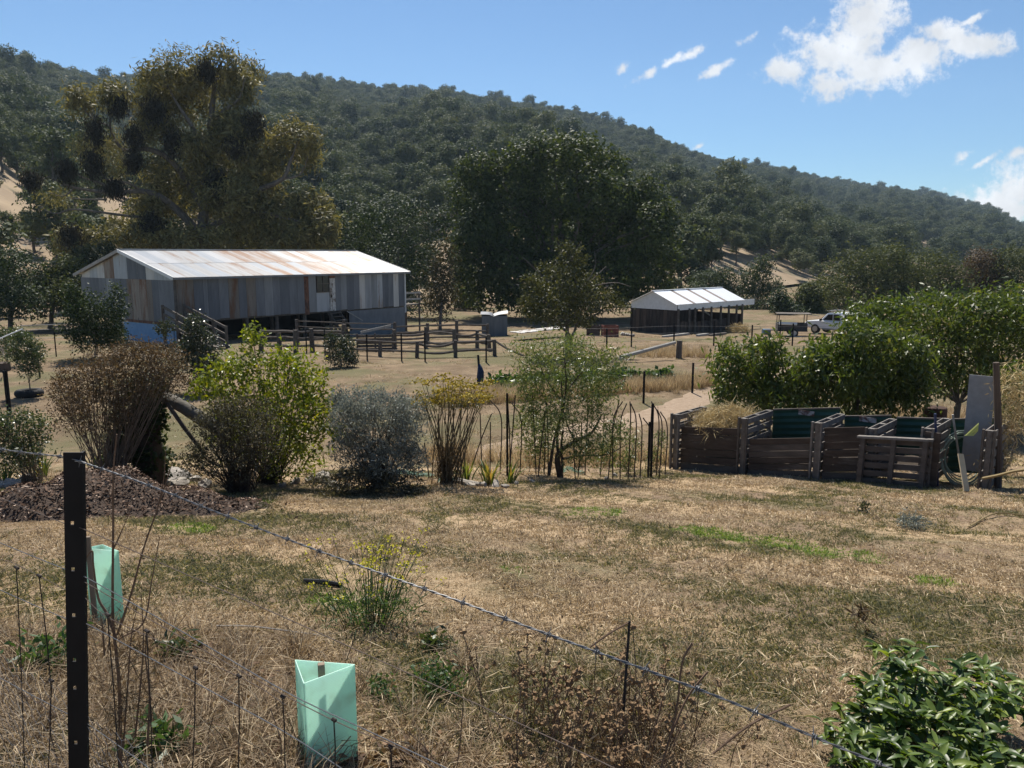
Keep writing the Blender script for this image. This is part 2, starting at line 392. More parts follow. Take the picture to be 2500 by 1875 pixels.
# ================================================================== HILL
SKY = [(-900, 110), (-300, 140), (0, 172), (60, 180), (140, 204), (200, 206), (260, 206), (330, 212), (640, 208), (720, 214), (860, 228), (1000, 240), (1100, 252), (1200, 268),
       (1350, 292), (1450, 312), (1560, 345), (1640, 388), (1720, 408), (1850, 432), (2000, 452), (2150, 474), (2250, 484), (2350, 508), (2430, 542), (2500, 575), (2700, 605), (3400, 615)]
HR = [(-900, 330), (0, 400), (120, 450), (210, 620), (330, 720), (1250, 760), (1560, 780), (1640, 920), (2500, 1500), (3400, 1900)]
HB = [(-900, 78), (0, 82), (300, 88), (900, 92), (1500, 98), (1700, 105), (2000, 180), (2300, 320), (2500, 380), (3400, 420)]
_it = lambda tab, u: np.interp(u, [a for a, b in tab], [b for a, b in tab])
def hill_xyz(u, t):
    """u = direction (photo column), t = 0 foot .. 1 ridge .. 1.4 behind"""
    u = np.asarray(u, float); t = np.asarray(t, float)
    yb, yr = _it(HB, u), _it(HR, u); y = yb + (yr - yb) * t
    b = (937.5 - _it(SKY, u)) / F
    slope = (-math.sin(PITCH) + b * math.cos(PITCH)) / (math.cos(PITCH) + b * math.sin(PITCH))
    zr = CZ + slope * yr
    z0 = -1.25 - 1.0
    tt = np.clip(t, 0, 1); prof = .80 * tt + .20 * tt ** 2 + .015 * np.sin(tt * 9 + u * .004)
    prof = np.where(tt > .97, prof, prof)
    prof = prof - .015 * np.sin(9 * tt + u * .004) * tt
    z = z0 + (zr - z0) * prof
    # gullies and spurs running down the slope
    g = np.sin(u * .011 + 1) * .5 + np.sin(u * .023 + 2.3) * .35 + np.sin(u * .005 + 6 * t) * .4
    z = z + g * 7.5 * np.sin(np.pi * np.clip(t, 0, 1)) 
    over = np.clip(t - 1, 0, 1); z = z - over * 120 - over ** 2 * 200
    return np.stack([(u - 1250) / F * y * 1.0, y, z], -1)
us = np.linspace(-900, 3400, 300); ts = np.linspace(0, 1.4, 90)
UU, TT = np.meshgrid(us, ts, indexing='ij'); HV = hill_xyz(UU, TT)
nr, nc = UU.shape; ii = np.arange(nr * nc).reshape(nr, nc)
Q = np.stack([ii[:-1, :-1], ii[1:, :-1], ii[1:, 1:], ii[:-1, 1:]], -1).reshape(-1, 4)
M_hill = mat('hill_dry_earth', (.17, .122, .078), (.33, .25, .16), scale=.09, rough=.95, bump=.4, bscale=.8, c3=(.12, .105, .058), thr=.58, detail=9)
HILL = link('hill', np_mesh('hill', HV.reshape(-1, 3), Q, M_hill, smooth=True)); tag(HILL, kind='structure')

def hill_px(w):
    """photo pixel of a world point"""
    d = np.asarray(w, float) - np.array([0, 0, CZ]); c, s = math.cos(PITCH), math.sin(PITCH)
    zc = d[..., 1] * c - d[..., 2] * s; uc = d[..., 1] * s + d[..., 2] * c
    return 1250 + F * d[..., 0] / zc, 937.5 - F * uc / zc
# clearings on the hillside (centre column, row, half sizes)
CLEAR = [(35, 470, 75, 65), (70, 610, 130, 45), (250, 195, 60, 14), (300, 500, 50, 110), (20, 400, 40, 30), (1830, 650, 125, 62), (1800, 700, 100, 40), (1880, 720, 60, 22),
         (2260, 600, 45, 22), (130, 430, 30, 40), (180, 640, 60, 30), (1220, 420, 60, 16), (1130, 350, 40, 14), (1960, 745, 70, 20), (2180, 600, 25, 12), (1085, 610, 22, 60)]
def clear_at(u, v):
    f = np.zeros_like(u)
    for a, b, c, d in CLEAR: f = np.maximum(f, 1 - ((u - a) / c) ** 2 - ((v - b) / d) ** 2)
    return f

# ================================================================== WOOL SHED
rs = np.random.default_rng(11)
GALV = [mat('galv_%d' % i, c1, c2, scale=3, rough=.5, metal=.25, objrand=True, stretch=(1, 1, .16), c3=c3, thr=t, bump=.0)
        for i, (c1, c2, c3, t) in enumerate([
            ((.20, .21, .22), (.30, .31, .32), None, .6), ((.14, .15, .165), (.22, .23, .25), None, .6), ((.27, .28, .29), (.38, .39, .40), (.22, .13, .08), .66),
            ((.16, .145, .13), (.24, .21, .18), (.16, .09, .055), .56), ((.45, .44, .42), (.58, .57, .55), (.27, .14, .08), .66), ((.11, .12, .135), (.17, .18, .20), None, .6),
            ((.22, .19, .16), (.32, .28, .24), (.17, .085, .05), .52), ((.34, .36, .38), (.46, .48, .50), (.22, .15, .10), .62)])]
ROOF = [mat('roof_sheet_%d' % i, c1, c2, scale=3.2, rough=.5, metal=.1, spec=.2, stretch=(1, .14, .14), rotz=R(53), objrand=True, c3=c3, thr=t, bump=.0)
        for i, (c1, c2, c3, t) in enumerate([
            ((.40, .395, .385), (.50, .495, .48), (.34, .25, .195), .56), ((.46, .46, .455), (.56, .56, .56), None, .6), ((.38, .355, .335), (.48, .45, .425), (.32, .225, .17), .53),
            ((.36, .38, .40), (.46, .48, .50), None, .6), ((.40, .365, .335), (.49, .45, .415), (.33, .215, .15), .50)])]
M_rust = mat('rusted_sheet', (.13, .062, .04), (.24, .12, .075), scale=7, rough=.85, stretch=(1, 1, .4), c3=(.07, .04, .03), thr=.55)
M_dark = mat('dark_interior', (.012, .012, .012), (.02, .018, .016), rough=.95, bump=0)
M_oldwood = mat('weathered_wood', (.070, .057, .047), (.145, .125, .105), scale=5, rough=.9, stretch=(1, 1, 1), bump=.3, c3=(.07, .055, .045), thr=.6)
M_palewood = mat('pale_weathered_wood', (.27, .25, .22), (.42, .40, .36), scale=6, rough=.9, bump=.3, c3=(.16, .13, .11), thr=.62)
M_white = mat('white_paint', (.62, .62, .60), (.76, .76, .74), scale=4, rough=.6, bump=.05, c3=(.40, .38, .34), thr=.68)
M_peel = mat('peeling_white_paint', (.50, .49, .46), (.64, .63, .60), scale=7, rough=.8, stretch=(1, 1, .5), c3=(.15, .11, .08), thr=.50)
M_glass = mat('dark_glass', (.012, .014, .016), (.02, .022, .025), rough=.12, spec=.5, bump=0)
M_blue = mat('blue_painted_sheet', (.17, .30, .47), (.24, .38, .55), scale=3, rough=.6, bump=.05, c3=(.33, .33, .33), thr=.66)
M_greyclad = mat('grey_cladding', (.15, .16, .17), (.22, .23, .24), scale=3, rough=.7, stretch=(1, 1, .3), bump=.1)  # plain grey sheet colour, noise drawn out vertically
def corr(o, ud, w, top, bot, nrm, waves=None, amp=.012):
    """corrugated sheet mesh builder: o + ud*s + z; top/bot = functions of s (or numbers)"""
    mb = MB(); waves = waves or max(3, int(w / .09)); k = waves * 2 + 1
    ft = top if callable(top) else (lambda s: top); fb = bot if callable(bot) else (lambda s: bot)
    vs = []
    for i in range(k):
        s = w * i / (k - 1); q = o + ud * s + nrm * (amp * (1 if i % 2 else -1))
        vs += [Vector((q.x, q.y, fb(s))), Vector((q.x, q.y, ft(s)))]
    mb.add(vs, [(2 * i, 2 * i + 2, 2 * i + 3, 2 * i + 1) for i in range(k - 1)]); return mb
def roofsheet(a, ud, w, dn, L, nrm, amp=.012):
    mb = MB(); k = max(3, int(w / .09)) * 2 + 1; vs = []
    for i in range(k):
        q = a + ud * (w * i / (k - 1)) + nrm * (amp * (1 if i % 2 else -1)); vs += [q, q + dn * L]
    mb.add(vs, [(2 * i, 2 * i + 1, 2 * i + 3, 2 * i + 2) for i in range(k - 1)]); return mb

TH = R(53); e1 = Vector((math.cos(TH), math.sin(TH), 0)); e2 = Vector((-math.sin(TH), math.cos(TH), 0))
Fc = P(427, 700, 48); Fc.z = 0; LEN, WID = 19.4, 11.8
n1 = -e2; n2 = -e1                                     # outward normals of the long wall and of the gable
z_g = float(gz(Fc.x, Fc.y)); z_e = P(427, 676, 48).z; z_f = P(427, 786, 48).z; z_r = z_e + 1.55
shed = thing('wool_shed', 'long wool shed of patchwork corrugated iron on stumps with rusty roof', 'shed', (Fc.x, Fc.y, z_g))
# long wall: sheets
edges = [0, .55, 1.1, 1.75, 2.6, 3.5, 4.2, 5.0, 5.7, 6.4, 7.2, 7.9, 8.55, 9.25, 10.1]
cuts = []; s = 0.0
widths = [.62, .7, .7, .35, .8, .75, .8, .62, .78, .7, .75, .62, .8, .75, .62, .42, .72, 1.25, .55, .62, .62, .70, .62, .62, .70, .62, .62, .62, .62, .62, .70]
order = [3, 3, 5, 1, 5, 1, 3, 5, 3, 1, 0, 1, 5, 1, 1, 'r', 0, 'w', 'd', 1, 0, 5, 1, 4, 2, 0, 7, 5, 1, 4, 5, 2, 4]
tot = sum(widths); widths = [w * LEN / tot for w in widths]
s = 0
for i, w in enumerate(widths):
    o = Fc + e1 * s; k = order[i]; zb = z_f + rs.uniform(-.05, .03); zt = z_e - .02
    if k == 'w':                                       # window bay: sheet below, window above
        corr(o, e1, w, z_e - 1.35, zb, n1).build('wall_sheet', GALV[7], shed)
        wi = MB().frame(o + e1 * (w / 2) + n1 * .0 + Vector((0, 0, z_e - .72)), e1, n1, Vector((0, 0, 1)), w - .1, .05, 1.12).build('window', M_glass, shed)
        fr = MB()
        for q in (0.03, w / 2, w - .03): fr.frame(o + e1 * q + n1 * .04 + Vector((0, 0, z_e - .70)), e1, n1, Vector((0, 0, 1)), .06, .05, 1.25)
        for q in (-.1, -.72, -1.32): fr.frame(o + e1 * (w / 2) + n1 * .045 + Vector((0, 0, z_e + q)), e1, n1, Vector((0, 0, 1)), w, .05, .06)
        fr.build('frame', M_oldwood, wi)
    elif k == 'd':
        MB().frame(o + e1 * (w / 2) + Vector((0, 0, z_e - .18)), e1, n1, Vector((0, 0, 1)), w, .05, .34).build('lintel', M_rust, shed)
        dz0, dz1 = zb - .02, z_e - .36
        dr = MB().frame(o + e1 * (w / 2) + n1 * .03 + Vector((0, 0, (dz0 + dz1) / 2)), e1, n1, Vector((0, 0, 1)), w, .05, dz1 - dz0).build('door', M_peel, shed, label='peeling white painted plank door')
        MB().frame(o + e1 * .1 + n1 * .08 + Vector((0, 0, dz0 + 1.05)), e1, n1, Vector((0, 0, 1)), .05, .06, .14).build('handle', M_dark, dr)
    else:
        m_ = M_rust if k == 'r' else GALV[k]
        if k == 'r': zt -= .18; zb -= .15
        corr(o, e1, w - .01, zt, zb, n1).build('wall_sheet', m_, shed)
    s += w
# interior mass so that gaps stay dark, floor beams
MB().frame(Fc + e1 * (LEN / 2) + e2 * (WID / 2) + Vector((0, 0, (z_e + z_f) / 2)), e1, e2, Vector((0, 0, 1)), LEN - .2, WID - .2, z_e - z_f - .1).build('dark_core', M_dark, shed)
for q in np.linspace(.3, LEN - .3, 9):
    for r_ in (.25, 4, 8):
        c = Fc + e1 * q + e2 * r_; g = float(gz(c.x, c.y)) - .1
        MB().tube([Vector((c.x, c.y, g)), Vector((c.x, c.y, z_f + .05))], [.14, .12], 8).build('stump', M_oldwood, shed)
MB().frame(Fc + e1 * (LEN / 2) + e2 * .15 + Vector((0, 0, z_f - .03)), e1, e2, Vector((0, 0, 1)), LEN - .05, .12, .16).build('bearer', M_oldwood, shed)
# skirting panel at the far right end, rough inner darkness under the floor
c0 = Fc + e1 * (LEN * .70)
corr(c0, e1, LEN * .30, z_f - .12, lambda q: float(gz(c0.x, c0.y)) - .15, n1).build('skirt_sheet', M_greyclad, shed)
MB().frame(Fc + e1 * (LEN * .5) + e2 * 4.5 + Vector((0, 0, z_f - .75)), e1, e2, Vector((0, 0, 1)), LEN, .1, 1.6).build('under_floor_shade', M_dark, shed)  # near-black sheet added for the darkness under the floor, no real wall
MB().beam(Fc + e1 * LEN + n1 * .03 + Vector((0, 0, z_f - .55)), Fc + e1 * LEN + n1 * .03 + Vector((0, 0, z_e)), .14, .08, e1).build('corner_trim', M_white, shed)
MB().beam(Fc + n1 * .03 + n2 * .03 + Vector((0, 0, z_f - .9)), Fc + n1 * .03 + n2 * .03 + Vector((0, 0, z_e)), .12, .12, e1).build('corner_trim', M_oldwood, shed)
# gable wall: lower sheets, upper sheets
roof_z = lambda r_: z_e + (z_r - z_e) * (1 - abs(r_ - WID / 2) / (WID / 2))
zmid = z_e - .18
lw = [1.9, .75, .62, .85, .95, .62, .8, .95, .9, 1.0, 1.2, 1.26]; lk = [1, 5, 3, 6, 6, 3, 5, 1, 0, 1, 5, 1]
r_ = 0
sc = WID / sum(lw)
for w, k in zip(lw, lk):
    w *= sc
    if 10.0 < r_ + w / 2 < 11.0:
        corr(Fc + e2 * r_, e2, w - .01, z_e - 1.25, z_f - .3, n2).build('wall_sheet', GALV[k], shed)
        lv = MB().frame(Fc + e2 * (r_ + w / 2) + Vector((0, 0, z_e - .72)), e2, n2, Vector((0, 0, 1)), w, .04, 1.1).build('window', M_dark, shed)
        for h in (-.35, -.65, -.95, -1.2): MB().frame(Fc + e2 * (r_ + w / 2) + n2 * .05 + Vector((0, 0, z_e + h)), e2, n2, Vector((0, 0, 1)), w, .03, .10).build('slat', M_oldwood, lv)
    else: corr(Fc + e2 * r_, e2, w - .01, zmid, z_f - rs.uniform(.2, .42), n2).build('wall_sheet', GALV[k], shed)
    r_ += w
uw = [.9, .95, .95, 1.0, 1.15, .8, .8, 1.25, .9, 1.0, 1.1]; uk = [7, 7, 4, 5, 5, 7, 7, 6, 4, 7, 4]; r_ = .25; sc = (WID - .5) / sum(uw)
for w, k in zip(uw, uk):
    w *= sc
    corr(Fc + e2 * r_ + n2 * .03, e2, w - .01, (lambda r0: (lambda q: roof_z(r0 + q) - .05))(r_), zmid - .04, n2).build('gable_sheet', GALV[k], shed); r_ += w
# white/blue sheeted base under the gable
corr(Fc + e2 * .1 + n2 * .02, e2, 6.3, P(427, 797, 48).z, z_g - .1, n2, waves=40).build('base_sheet', M_blue, shed)
MB().frame(Fc + e2 * .75 + n2 * .05 + Vector((0, 0, z_g + .45)), e2, n2, Vector((0, 0, 1)), .75, .04, .8).build('hatch', M_blue, shed)
MB().frame(Fc + e2 * 3.6 + n2 * .05 + Vector((0, 0, P(427, 793, 48).z)), e2, n2, Vector((0, 0, 1)), 4.6, .06, .16).build('rusty_plank', M_rust, shed)
# roof: two courses of sheets a side, ridge cap, barges
ov = .28
for side in (0, 1):
    a0 = Fc + e2 * (WID / 2) + n2 * ov + Vector((0, 0, z_r + .06))
    dn = ((n1 if side == 0 else e2) * (WID / 2 + .35) + Vector((0, 0, -(z_r - z_e) * (WID / 2 + .35) / (WID / 2)))); L = dn.length; dn.normalize()
    nr_ = (e1.cross(dn) if side else dn.cross(e1)).normalized(); nr_ = nr_ if nr_.z > 0 else -nr_
    nsh = 25; w = (LEN + 2 * ov) / nsh
    for c in range(2):
        ks = rs.integers(0, 5, nsh)
        for i in range(nsh):
            k = int(ks[i]); 
            if side == 0 and i < 7: k = int(rs.choice([0, 1, 3, 0])) if i else 1
            if side == 0 and 8 < i < 22 and c == 0: k = int(rs.choice([2, 4, 0, 2, 4, 1]))
            roofsheet(a0 + e1 * (w * i) + dn * (L / 2 * c) + nr_ * (.012 * (1 - c) + rs.uniform(0, .006)), e1, w * 1.03, dn, L / 2 + (.08 if c == 0 else 0), nr_).build('roof_sheet', ROOF[k], shed)
pk = Fc + e2 * (WID / 2) + Vector((0, 0, z_r + .1))
MB().beam(pk + n2 * ov, pk + e1 * (LEN + ov), .36, .05).build('ridge_cap', ROOF[1], shed)
for A in (Fc + n2 * (ov + .03), Fc + e1 * (LEN + ov + .03)):
    for r0, z0 in ((-.35, z_e - .08), (WID + .35, z_e - .08)):
        MB().beam(A + e2 * r0 + Vector((0, 0, z0)), A + e2 * (WID / 2) + Vector((0, 0, z_r + .0)), .05, .2, n2.cross(e2)).build('barge_board', M_white if r0 < 0 else M_palewood, shed)
MB().beam(Fc + n1 * .36 + n2 * ov + Vector((0, 0, z_e - .12)), Fc + n1 * .36 + e1 * (LEN + ov) + Vector((0, 0, z_e - .12)), .08, .1).build('gutter', M_greyclad, shed)
# steps with handrail at the door
dpos = sum(widths[:18]) + widths[18] / 2
st = thing('timber_steps', 'dark timber steps leading up to the white door of the wool shed', 'steps', Fc + e1 * dpos + n1 * .8 + Vector((0, 0, z_g)))
for k in range(4):
    MB().frame(Fc + e1 * dpos + n1 * (.25 + .3 * k) + Vector((0, 0, z_f - .15 - .24 * k)), e1, n1, Vector((0, 0, 1)), 1.0, .28, .05).build('tread', M_oldwood, st)
for q in (-.5, .5): MB().beam(Fc + e1 * (dpos + q) + n1 * .1 + Vector((0, 0, z_f - .1)), Fc + e1 * (dpos + q) + n1 * 1.4 + Vector((0, 0, z_g)), .05, .2).build('stringer', M_oldwood, st)
MB().beam(Fc + e1 * (dpos + 1.2) + n1 * .15 + Vector((0, 0, z_f - .1)), Fc + e1 * (dpos + 2.4) + n1 * .5 + Vector((0, 0, z_f - .85)), .06, .06).build('handrail', M_palewood, st)
# sheep ramp at the near corner
Ra = Fc + e1 * .35 + n1 * .15; Rb = P(553, 800, 45.0); Rb.z = float(gz(Rb.x, Rb.y)); Rd = Rb - Ra; Rd.z = 0; Rd.normalize(); Rs = Vector((Rd.y, -Rd.x, 0))
ramp_ = thing('sheep_ramp', 'sloping sheep ramp with timber side rails at the shed corner', 'ramp', (Rb.x, Rb.y, Rb.z))
def rz_(t, h): 
    p = Ra.lerp(Rb, t); p.z = (z_f - .05) * (1 - t) + (Rb.z + .1) * t + h; return p
for sd in (0, 1.3):
    for h, m_ in ((1.05, M_oldwood), (.62, M_oldwood), (.2, M_oldwood)):
        MB().beam(rz_(0, h) + Rs * sd, rz_(1, h) + Rs * sd, .06, .15).build('side_rail', m_, ramp_)
    for t in (.02, .36, .7, .99):
        p = rz_(t, 0) + Rs * sd; MB().beam(Vector((p.x, p.y, float(gz(p.x, p.y)) - .1)), p + Vector((0, 0, 1.15)), .13, .13).build('post', M_oldwood, ramp_)
MB().beam(rz_(0, 0) + Rs * .65, rz_(1, 0) + Rs * .65, 1.2, .06).build('ramp_floor', M_oldwood, ramp_)
MB().beam(rz_(.66, .08) - Rs * .1, rz_(1.05, -.05) - Rs * .1, .05, .16).build('kerb_board', M_palewood, ramp_)
# landing at the far end
ld = thing('timber_landing', 'raised timber landing with rails at the far end of the wool shed', 'landing', Fc + e1 * (LEN + 1.0) + e2 * .8 + Vector((0, 0, z_g)))
B0 = Fc + e1 * (LEN + .25) + e2 * .3
for q in (0, 1.7):
    for w in (0, 1.5):
        p = B0 + e1 * q + e2 * w; MB().beam(Vector((p.x, p.y, float(gz(p.x, p.y)) - .1)), Vector((p.x, p.y, z_f + 1.0)), .13, .13).build('post', M_oldwood, ld)
MB().frame(B0 + e1 * .85 + e2 * .75 + Vector((0, 0, z_f + .0)), e1, e2, Vector((0, 0, 1)), 1.8, 1.6, .1).build('deck', M_oldwood, ld)
for h in (.45, .95): MB().beam(B0 + n1 * .1 + Vector((0, 0, z_f + h)), B0 + e1 * 1.75 + n1 * .1 + Vector((0, 0, z_f + h)), .05, .14).build('rail', M_palewood, ld)

# ================================================================== OPEN HAY SHED
T2 = R(43); a1 = Vector((math.cos(T2), math.sin(T2), 0)); a2 = Vector((-math.sin(T2), math.cos(T2), 0))
Cc = P(1652, 800, 62); Cc.z = 0; W2, L2 = 4.5, 9.4; zg2 = float(gz(Cc.x, Cc.y))
zf2 = P(1652, 758, 62).z; ze2 = P(1652, 743, 62).z; zr2 = ze2 + .95
hs = thing('hay_shed', 'small open hay shed with bright white roof and dark slab walls', 'shed', (Cc.x, Cc.y, zg2))
M_zinc = mat('white_zinc', (.80, .81, .82), (.86, .87, .88), scale=2, rough=.3, metal=.15, bump=0)
M_rustroof = mat('translucent_brown_strip', (.16, .115, .095), (.26, .20, .17), scale=3, rough=.6, bump=0)
M_slab = mat('dark_slab_timber', (.030, .024, .021), (.075, .06, .05), scale=4, rough=.95, stretch=(1, 1, .2), bump=.4, c3=(.10, .075, .055), thr=.62)
M_slab2 = mat('brown_slab_timber', (.06, .044, .034), (.12, .09, .07), scale=4, rough=.95, stretch=(1, 1, .2), bump=.4)
rows = [(0, 2.2, 0), (2.2, 2.65, 1), (2.65, 4.5, 0), (4.5, 4.95, 1), (4.95, 6.75, 0), (6.75, 7.2, 1), (7.2, L2 + .5, 0)]
for side in (0, 1):
    top = Cc + a2 * (W2 / 2) - a1 * .25 + Vector((0, 0, zr2))
    dn = ((-a2 if side == 0 else a2) * (W2 / 2 + .1) + Vector((0, 0, -(zr2 - ze2) * (W2 / 2 + .1) / (W2 / 2)))); L = dn.length; dn.normalize()
    nr_ = dn.cross(a1); nr_ = (nr_ if nr_.z > 0 else -nr_).normalized()
    for s0, s1, k in rows:
        roofsheet(top + a1 * s0 + nr_ * (.0 if k else .02), a1, s1 - s0 + .03, dn, L, nr_, .01).build('roof_sheet', M_rustroof if k else M_zinc, hs)
MB().beam(Cc + a2 * (W2 / 2) - a1 * .27 + Vector((0, 0, zr2 + .04)), Cc + a2 * (W2 / 2) + a1 * (L2 + .27) + Vector((0, 0, zr2 + .04)), .22, .04).build('ridge_cap', M_zinc, hs)
for s0 in np.arange(0, L2, 1.88):
    MB().frame(Cc + a1 * (s0 + .94) - a2 * .04 + Vector((0, 0, (zf2 + ze2) / 2)), a1, a2, Vector((0, 0, 1)), 1.86, .04, ze2 - zf2).build('fascia_sheet', M_white, hs)
for r0, r1 in ((0, W2 / 2), (W2 / 2, W2)):
    zz = lambda r_: ze2 + (zr2 - ze2) * (1 - abs(r_ - W2 / 2) / (W2 / 2)) - .04
    MB().prism([Cc + a2 * r0 - a1 * .02 + Vector((0, 0, zf2)), Cc + a2 * r1 - a1 * .02 + Vector((0, 0, zf2)), Cc + a2 * r1 - a1 * .02 + Vector((0, 0, zz(r1))), Cc + a2 * r0 - a1 * .02 + Vector((0, 0, zz(r0)))], -a1 * .03).build('gable_sheet', M_white, hs)
for r_ in np.arange(0.1, W2, .34):
    c = Cc + a2 * r_; MB().frame(c + Vector((0, 0, (zg2 + zf2) / 2 - .1)), a2, a1, Vector((0, 0, 1)), .31, .05, zf2 - zg2 + .1 + rs.uniform(-.05, .05)).build('wall_board', M_slab if rs.random() < .7 else M_slab2, hs)
for r_ in np.arange(0.1, L2, .40):
    c = Cc + a1 * r_ + a2 * W2; g = float(gz(c.x, c.y)); MB().frame(c + Vector((0, 0, (g + zf2) / 2)), a1, a2, Vector((0, 0, 1)), .38, .05, zf2 - g + .2).build('back_board', M_slab, hs)
for s0, hgt in ((2.1, 1.05), (4.4, .95), (6.7, 1.0)):
    for q in range(5):
        c = Cc + a1 * (s0 - 2.0 + q * .46 + .2); MB().frame(c + Vector((0, 0, zg2 + hgt / 2 - .1)), a1, a2, Vector((0, 0, 1)), .42, .05, hgt + rs.uniform(-.12, .1)).build('bay_board', M_slab2 if rs.random() < .4 else M_slab, hs)
for s0 in (0.05, 1.5, 2.3, 3.4, 4.6, 6.0, 7.2, 8.4, 9.3):
    c = Cc + a1 * s0 - a2 * .09; MB().tube([Vector((c.x, c.y, zg2 - .3)), Vector((c.x, c.y, zf2 + .1))], [.11, .09], 7).build('post', M_oldwood, hs)
MB().frame(Cc + a1 * L2 + a2 * (W2 / 2) + Vector((0, 0, zg2 + .4)), a2, a1, Vector((0, 0, 1)), W2, .06, 1.5).build('end_wall', M_slab, hs)
MB().beam(Cc + a1 * 4.6 + a2 * 1 + Vector((0, 0, zf2 - .1)), Cc + a1 * 6.1 + a2 * 1 + Vector((0, 0, zf2 - .75)), .1, .1).build('brace', M_palewood, hs)
for i, (u, v, L, m_) in enumerate([(1650, 819, 3.2, M_palewood), (1715, 818, 1.4, M_palewood), (1752, 817, 2.2, M_oldwood)]):
    c = G(u, v + 2); o = MB().frame(c + Vector((0, 0, .08)), a1, a2, Vector((0, 0, 1)), L, .22, .16).build('timber_beam', m_, bevel=.02)
    tag(single(o, c), ['long pale timber beam on the ground by the hay shed gable', 'short pale timber beam on the ground before the hay shed bays', 'dark timber beam on the ground by the hay shed'][i], 'beam')
c = G(1800, 812); hb = MB()
rng = np.random.default_rng(3)
V, Q, S = lobe_leaves(rng, [(c + Vector((0, 0, .1)), (.9, .6, .5))], 250, 6, .12, .4, .03, droop=0, out=0)
M_hay = leafmat('hay_straw', [(0, (.28, .21, .10)), (.5, (.48, .37, .19)), (1, (.64, .53, .31))], trans=.15, tint=(1, .95, .8), rough=.7)
o = link('hay_heap', np_mesh('hay_heap', V - np.array(c), Q, M_hay, S), loc=c); tag(o, 'low heap of loose hay at the end of the hay shed', 'hay', kind=None)
# ================================================================== SMALL HUT, VEHICLES, YARD CLUTTER
c = G(1208, 795); c = GX(1208, 60.5)
hut = thing('garden_hut', 'small dark grey tin hut with curled pale roof edge under the oak', 'hut', c)
xw, yw, hh = 1.9, 1.6, 1.55
for i in range(4):
    corr(c + Vector((-xw / 2 + i * xw / 4, -yw / 2, 0)), Vector((1, 0, 0)), xw / 4, c.z + hh, c.z - .1, Vector((0, -1, 0))).build('wall_sheet', GALV[5], hut)
MB().box(c + Vector((0, .05, hh / 2)), xw - .05, yw - .1, hh).build('dark_core', M_dark, hut)  # near-black block standing in for the unlit inside of the hut
for s_ in (-1, 1): corr(c + Vector((s_ * xw / 2, -yw / 2, 0)), Vector((0, 1, 0)), yw, c.z + hh, c.z - .1, Vector((s_, 0, 0))).build('wall_sheet', GALV[5], hut)
mb = MB(); pr = curve_pts([c + Vector((-.1, -yw / 2 - .1, hh - .05)), c + Vector((.35, -yw / 2 - .1, hh + .10)), c + Vector((xw / 2 + .05, -yw / 2 - .12, hh + .20))], 6)
mb.add(pr + [p + Vector((0, yw + .2, .1)) for p in pr], [(i, i + 1, len(pr) + i + 1, len(pr) + i) for i in range(len(pr) - 1)]); mb.build('roof_sheet', GALV[7], hut)
mb = MB(); pr = curve_pts([c + Vector((-xw / 2 - .1, -yw / 2 - .1, hh + .12)), c + Vector((-.45, -yw / 2 - .1, hh + .10)), c + Vector((-.15, -yw / 2 - .1, hh))], 6)
mb.add(pr + [p + Vector((0, yw, .1)) for p in pr], [(i, i + 1, len(pr) + i + 1, len(pr) + i) for i in range(len(pr) - 1)]); mb.build('roof_sheet', GALV[1], hut)

M_car = mat('white_car_paint', (.70, .71, .72), (.75, .76, .77), scale=1, rough=.25, spec=.5, bump=0)
M_tyre = mat('tyre_rubber', (.014, .014, .014), (.03, .028, .026), rough=.85, bump=.1)
M_steel = mat('grey_steel', (.22, .22, .22), (.34, .34, .34), rough=.45, metal=.6, bump=.05)
M_rim = mat('alloy_rim', (.40, .41, .42), (.5, .5, .51), rough=.35, metal=.7, bump=0)
M_lamp = mat('red_lamp', (.32, .03, .02), (.4, .04, .03), rough=.3, bump=0)
def wheel(parent, c, axis, r, w):
    axis = Vector(axis).normalized()
    t = MB().tube([c - axis * w / 2, c - axis * w * .3, c + axis * w * .3, c + axis * w / 2], [r * .92, r, r, r * .92], 18).build('wheel', M_tyre, parent, smooth=False)
    MB().tube([c - axis * (w / 2 + .01), c + axis * (w / 2 + .01)], [r * .58] * 2, 14).build('rim', M_rim, t)
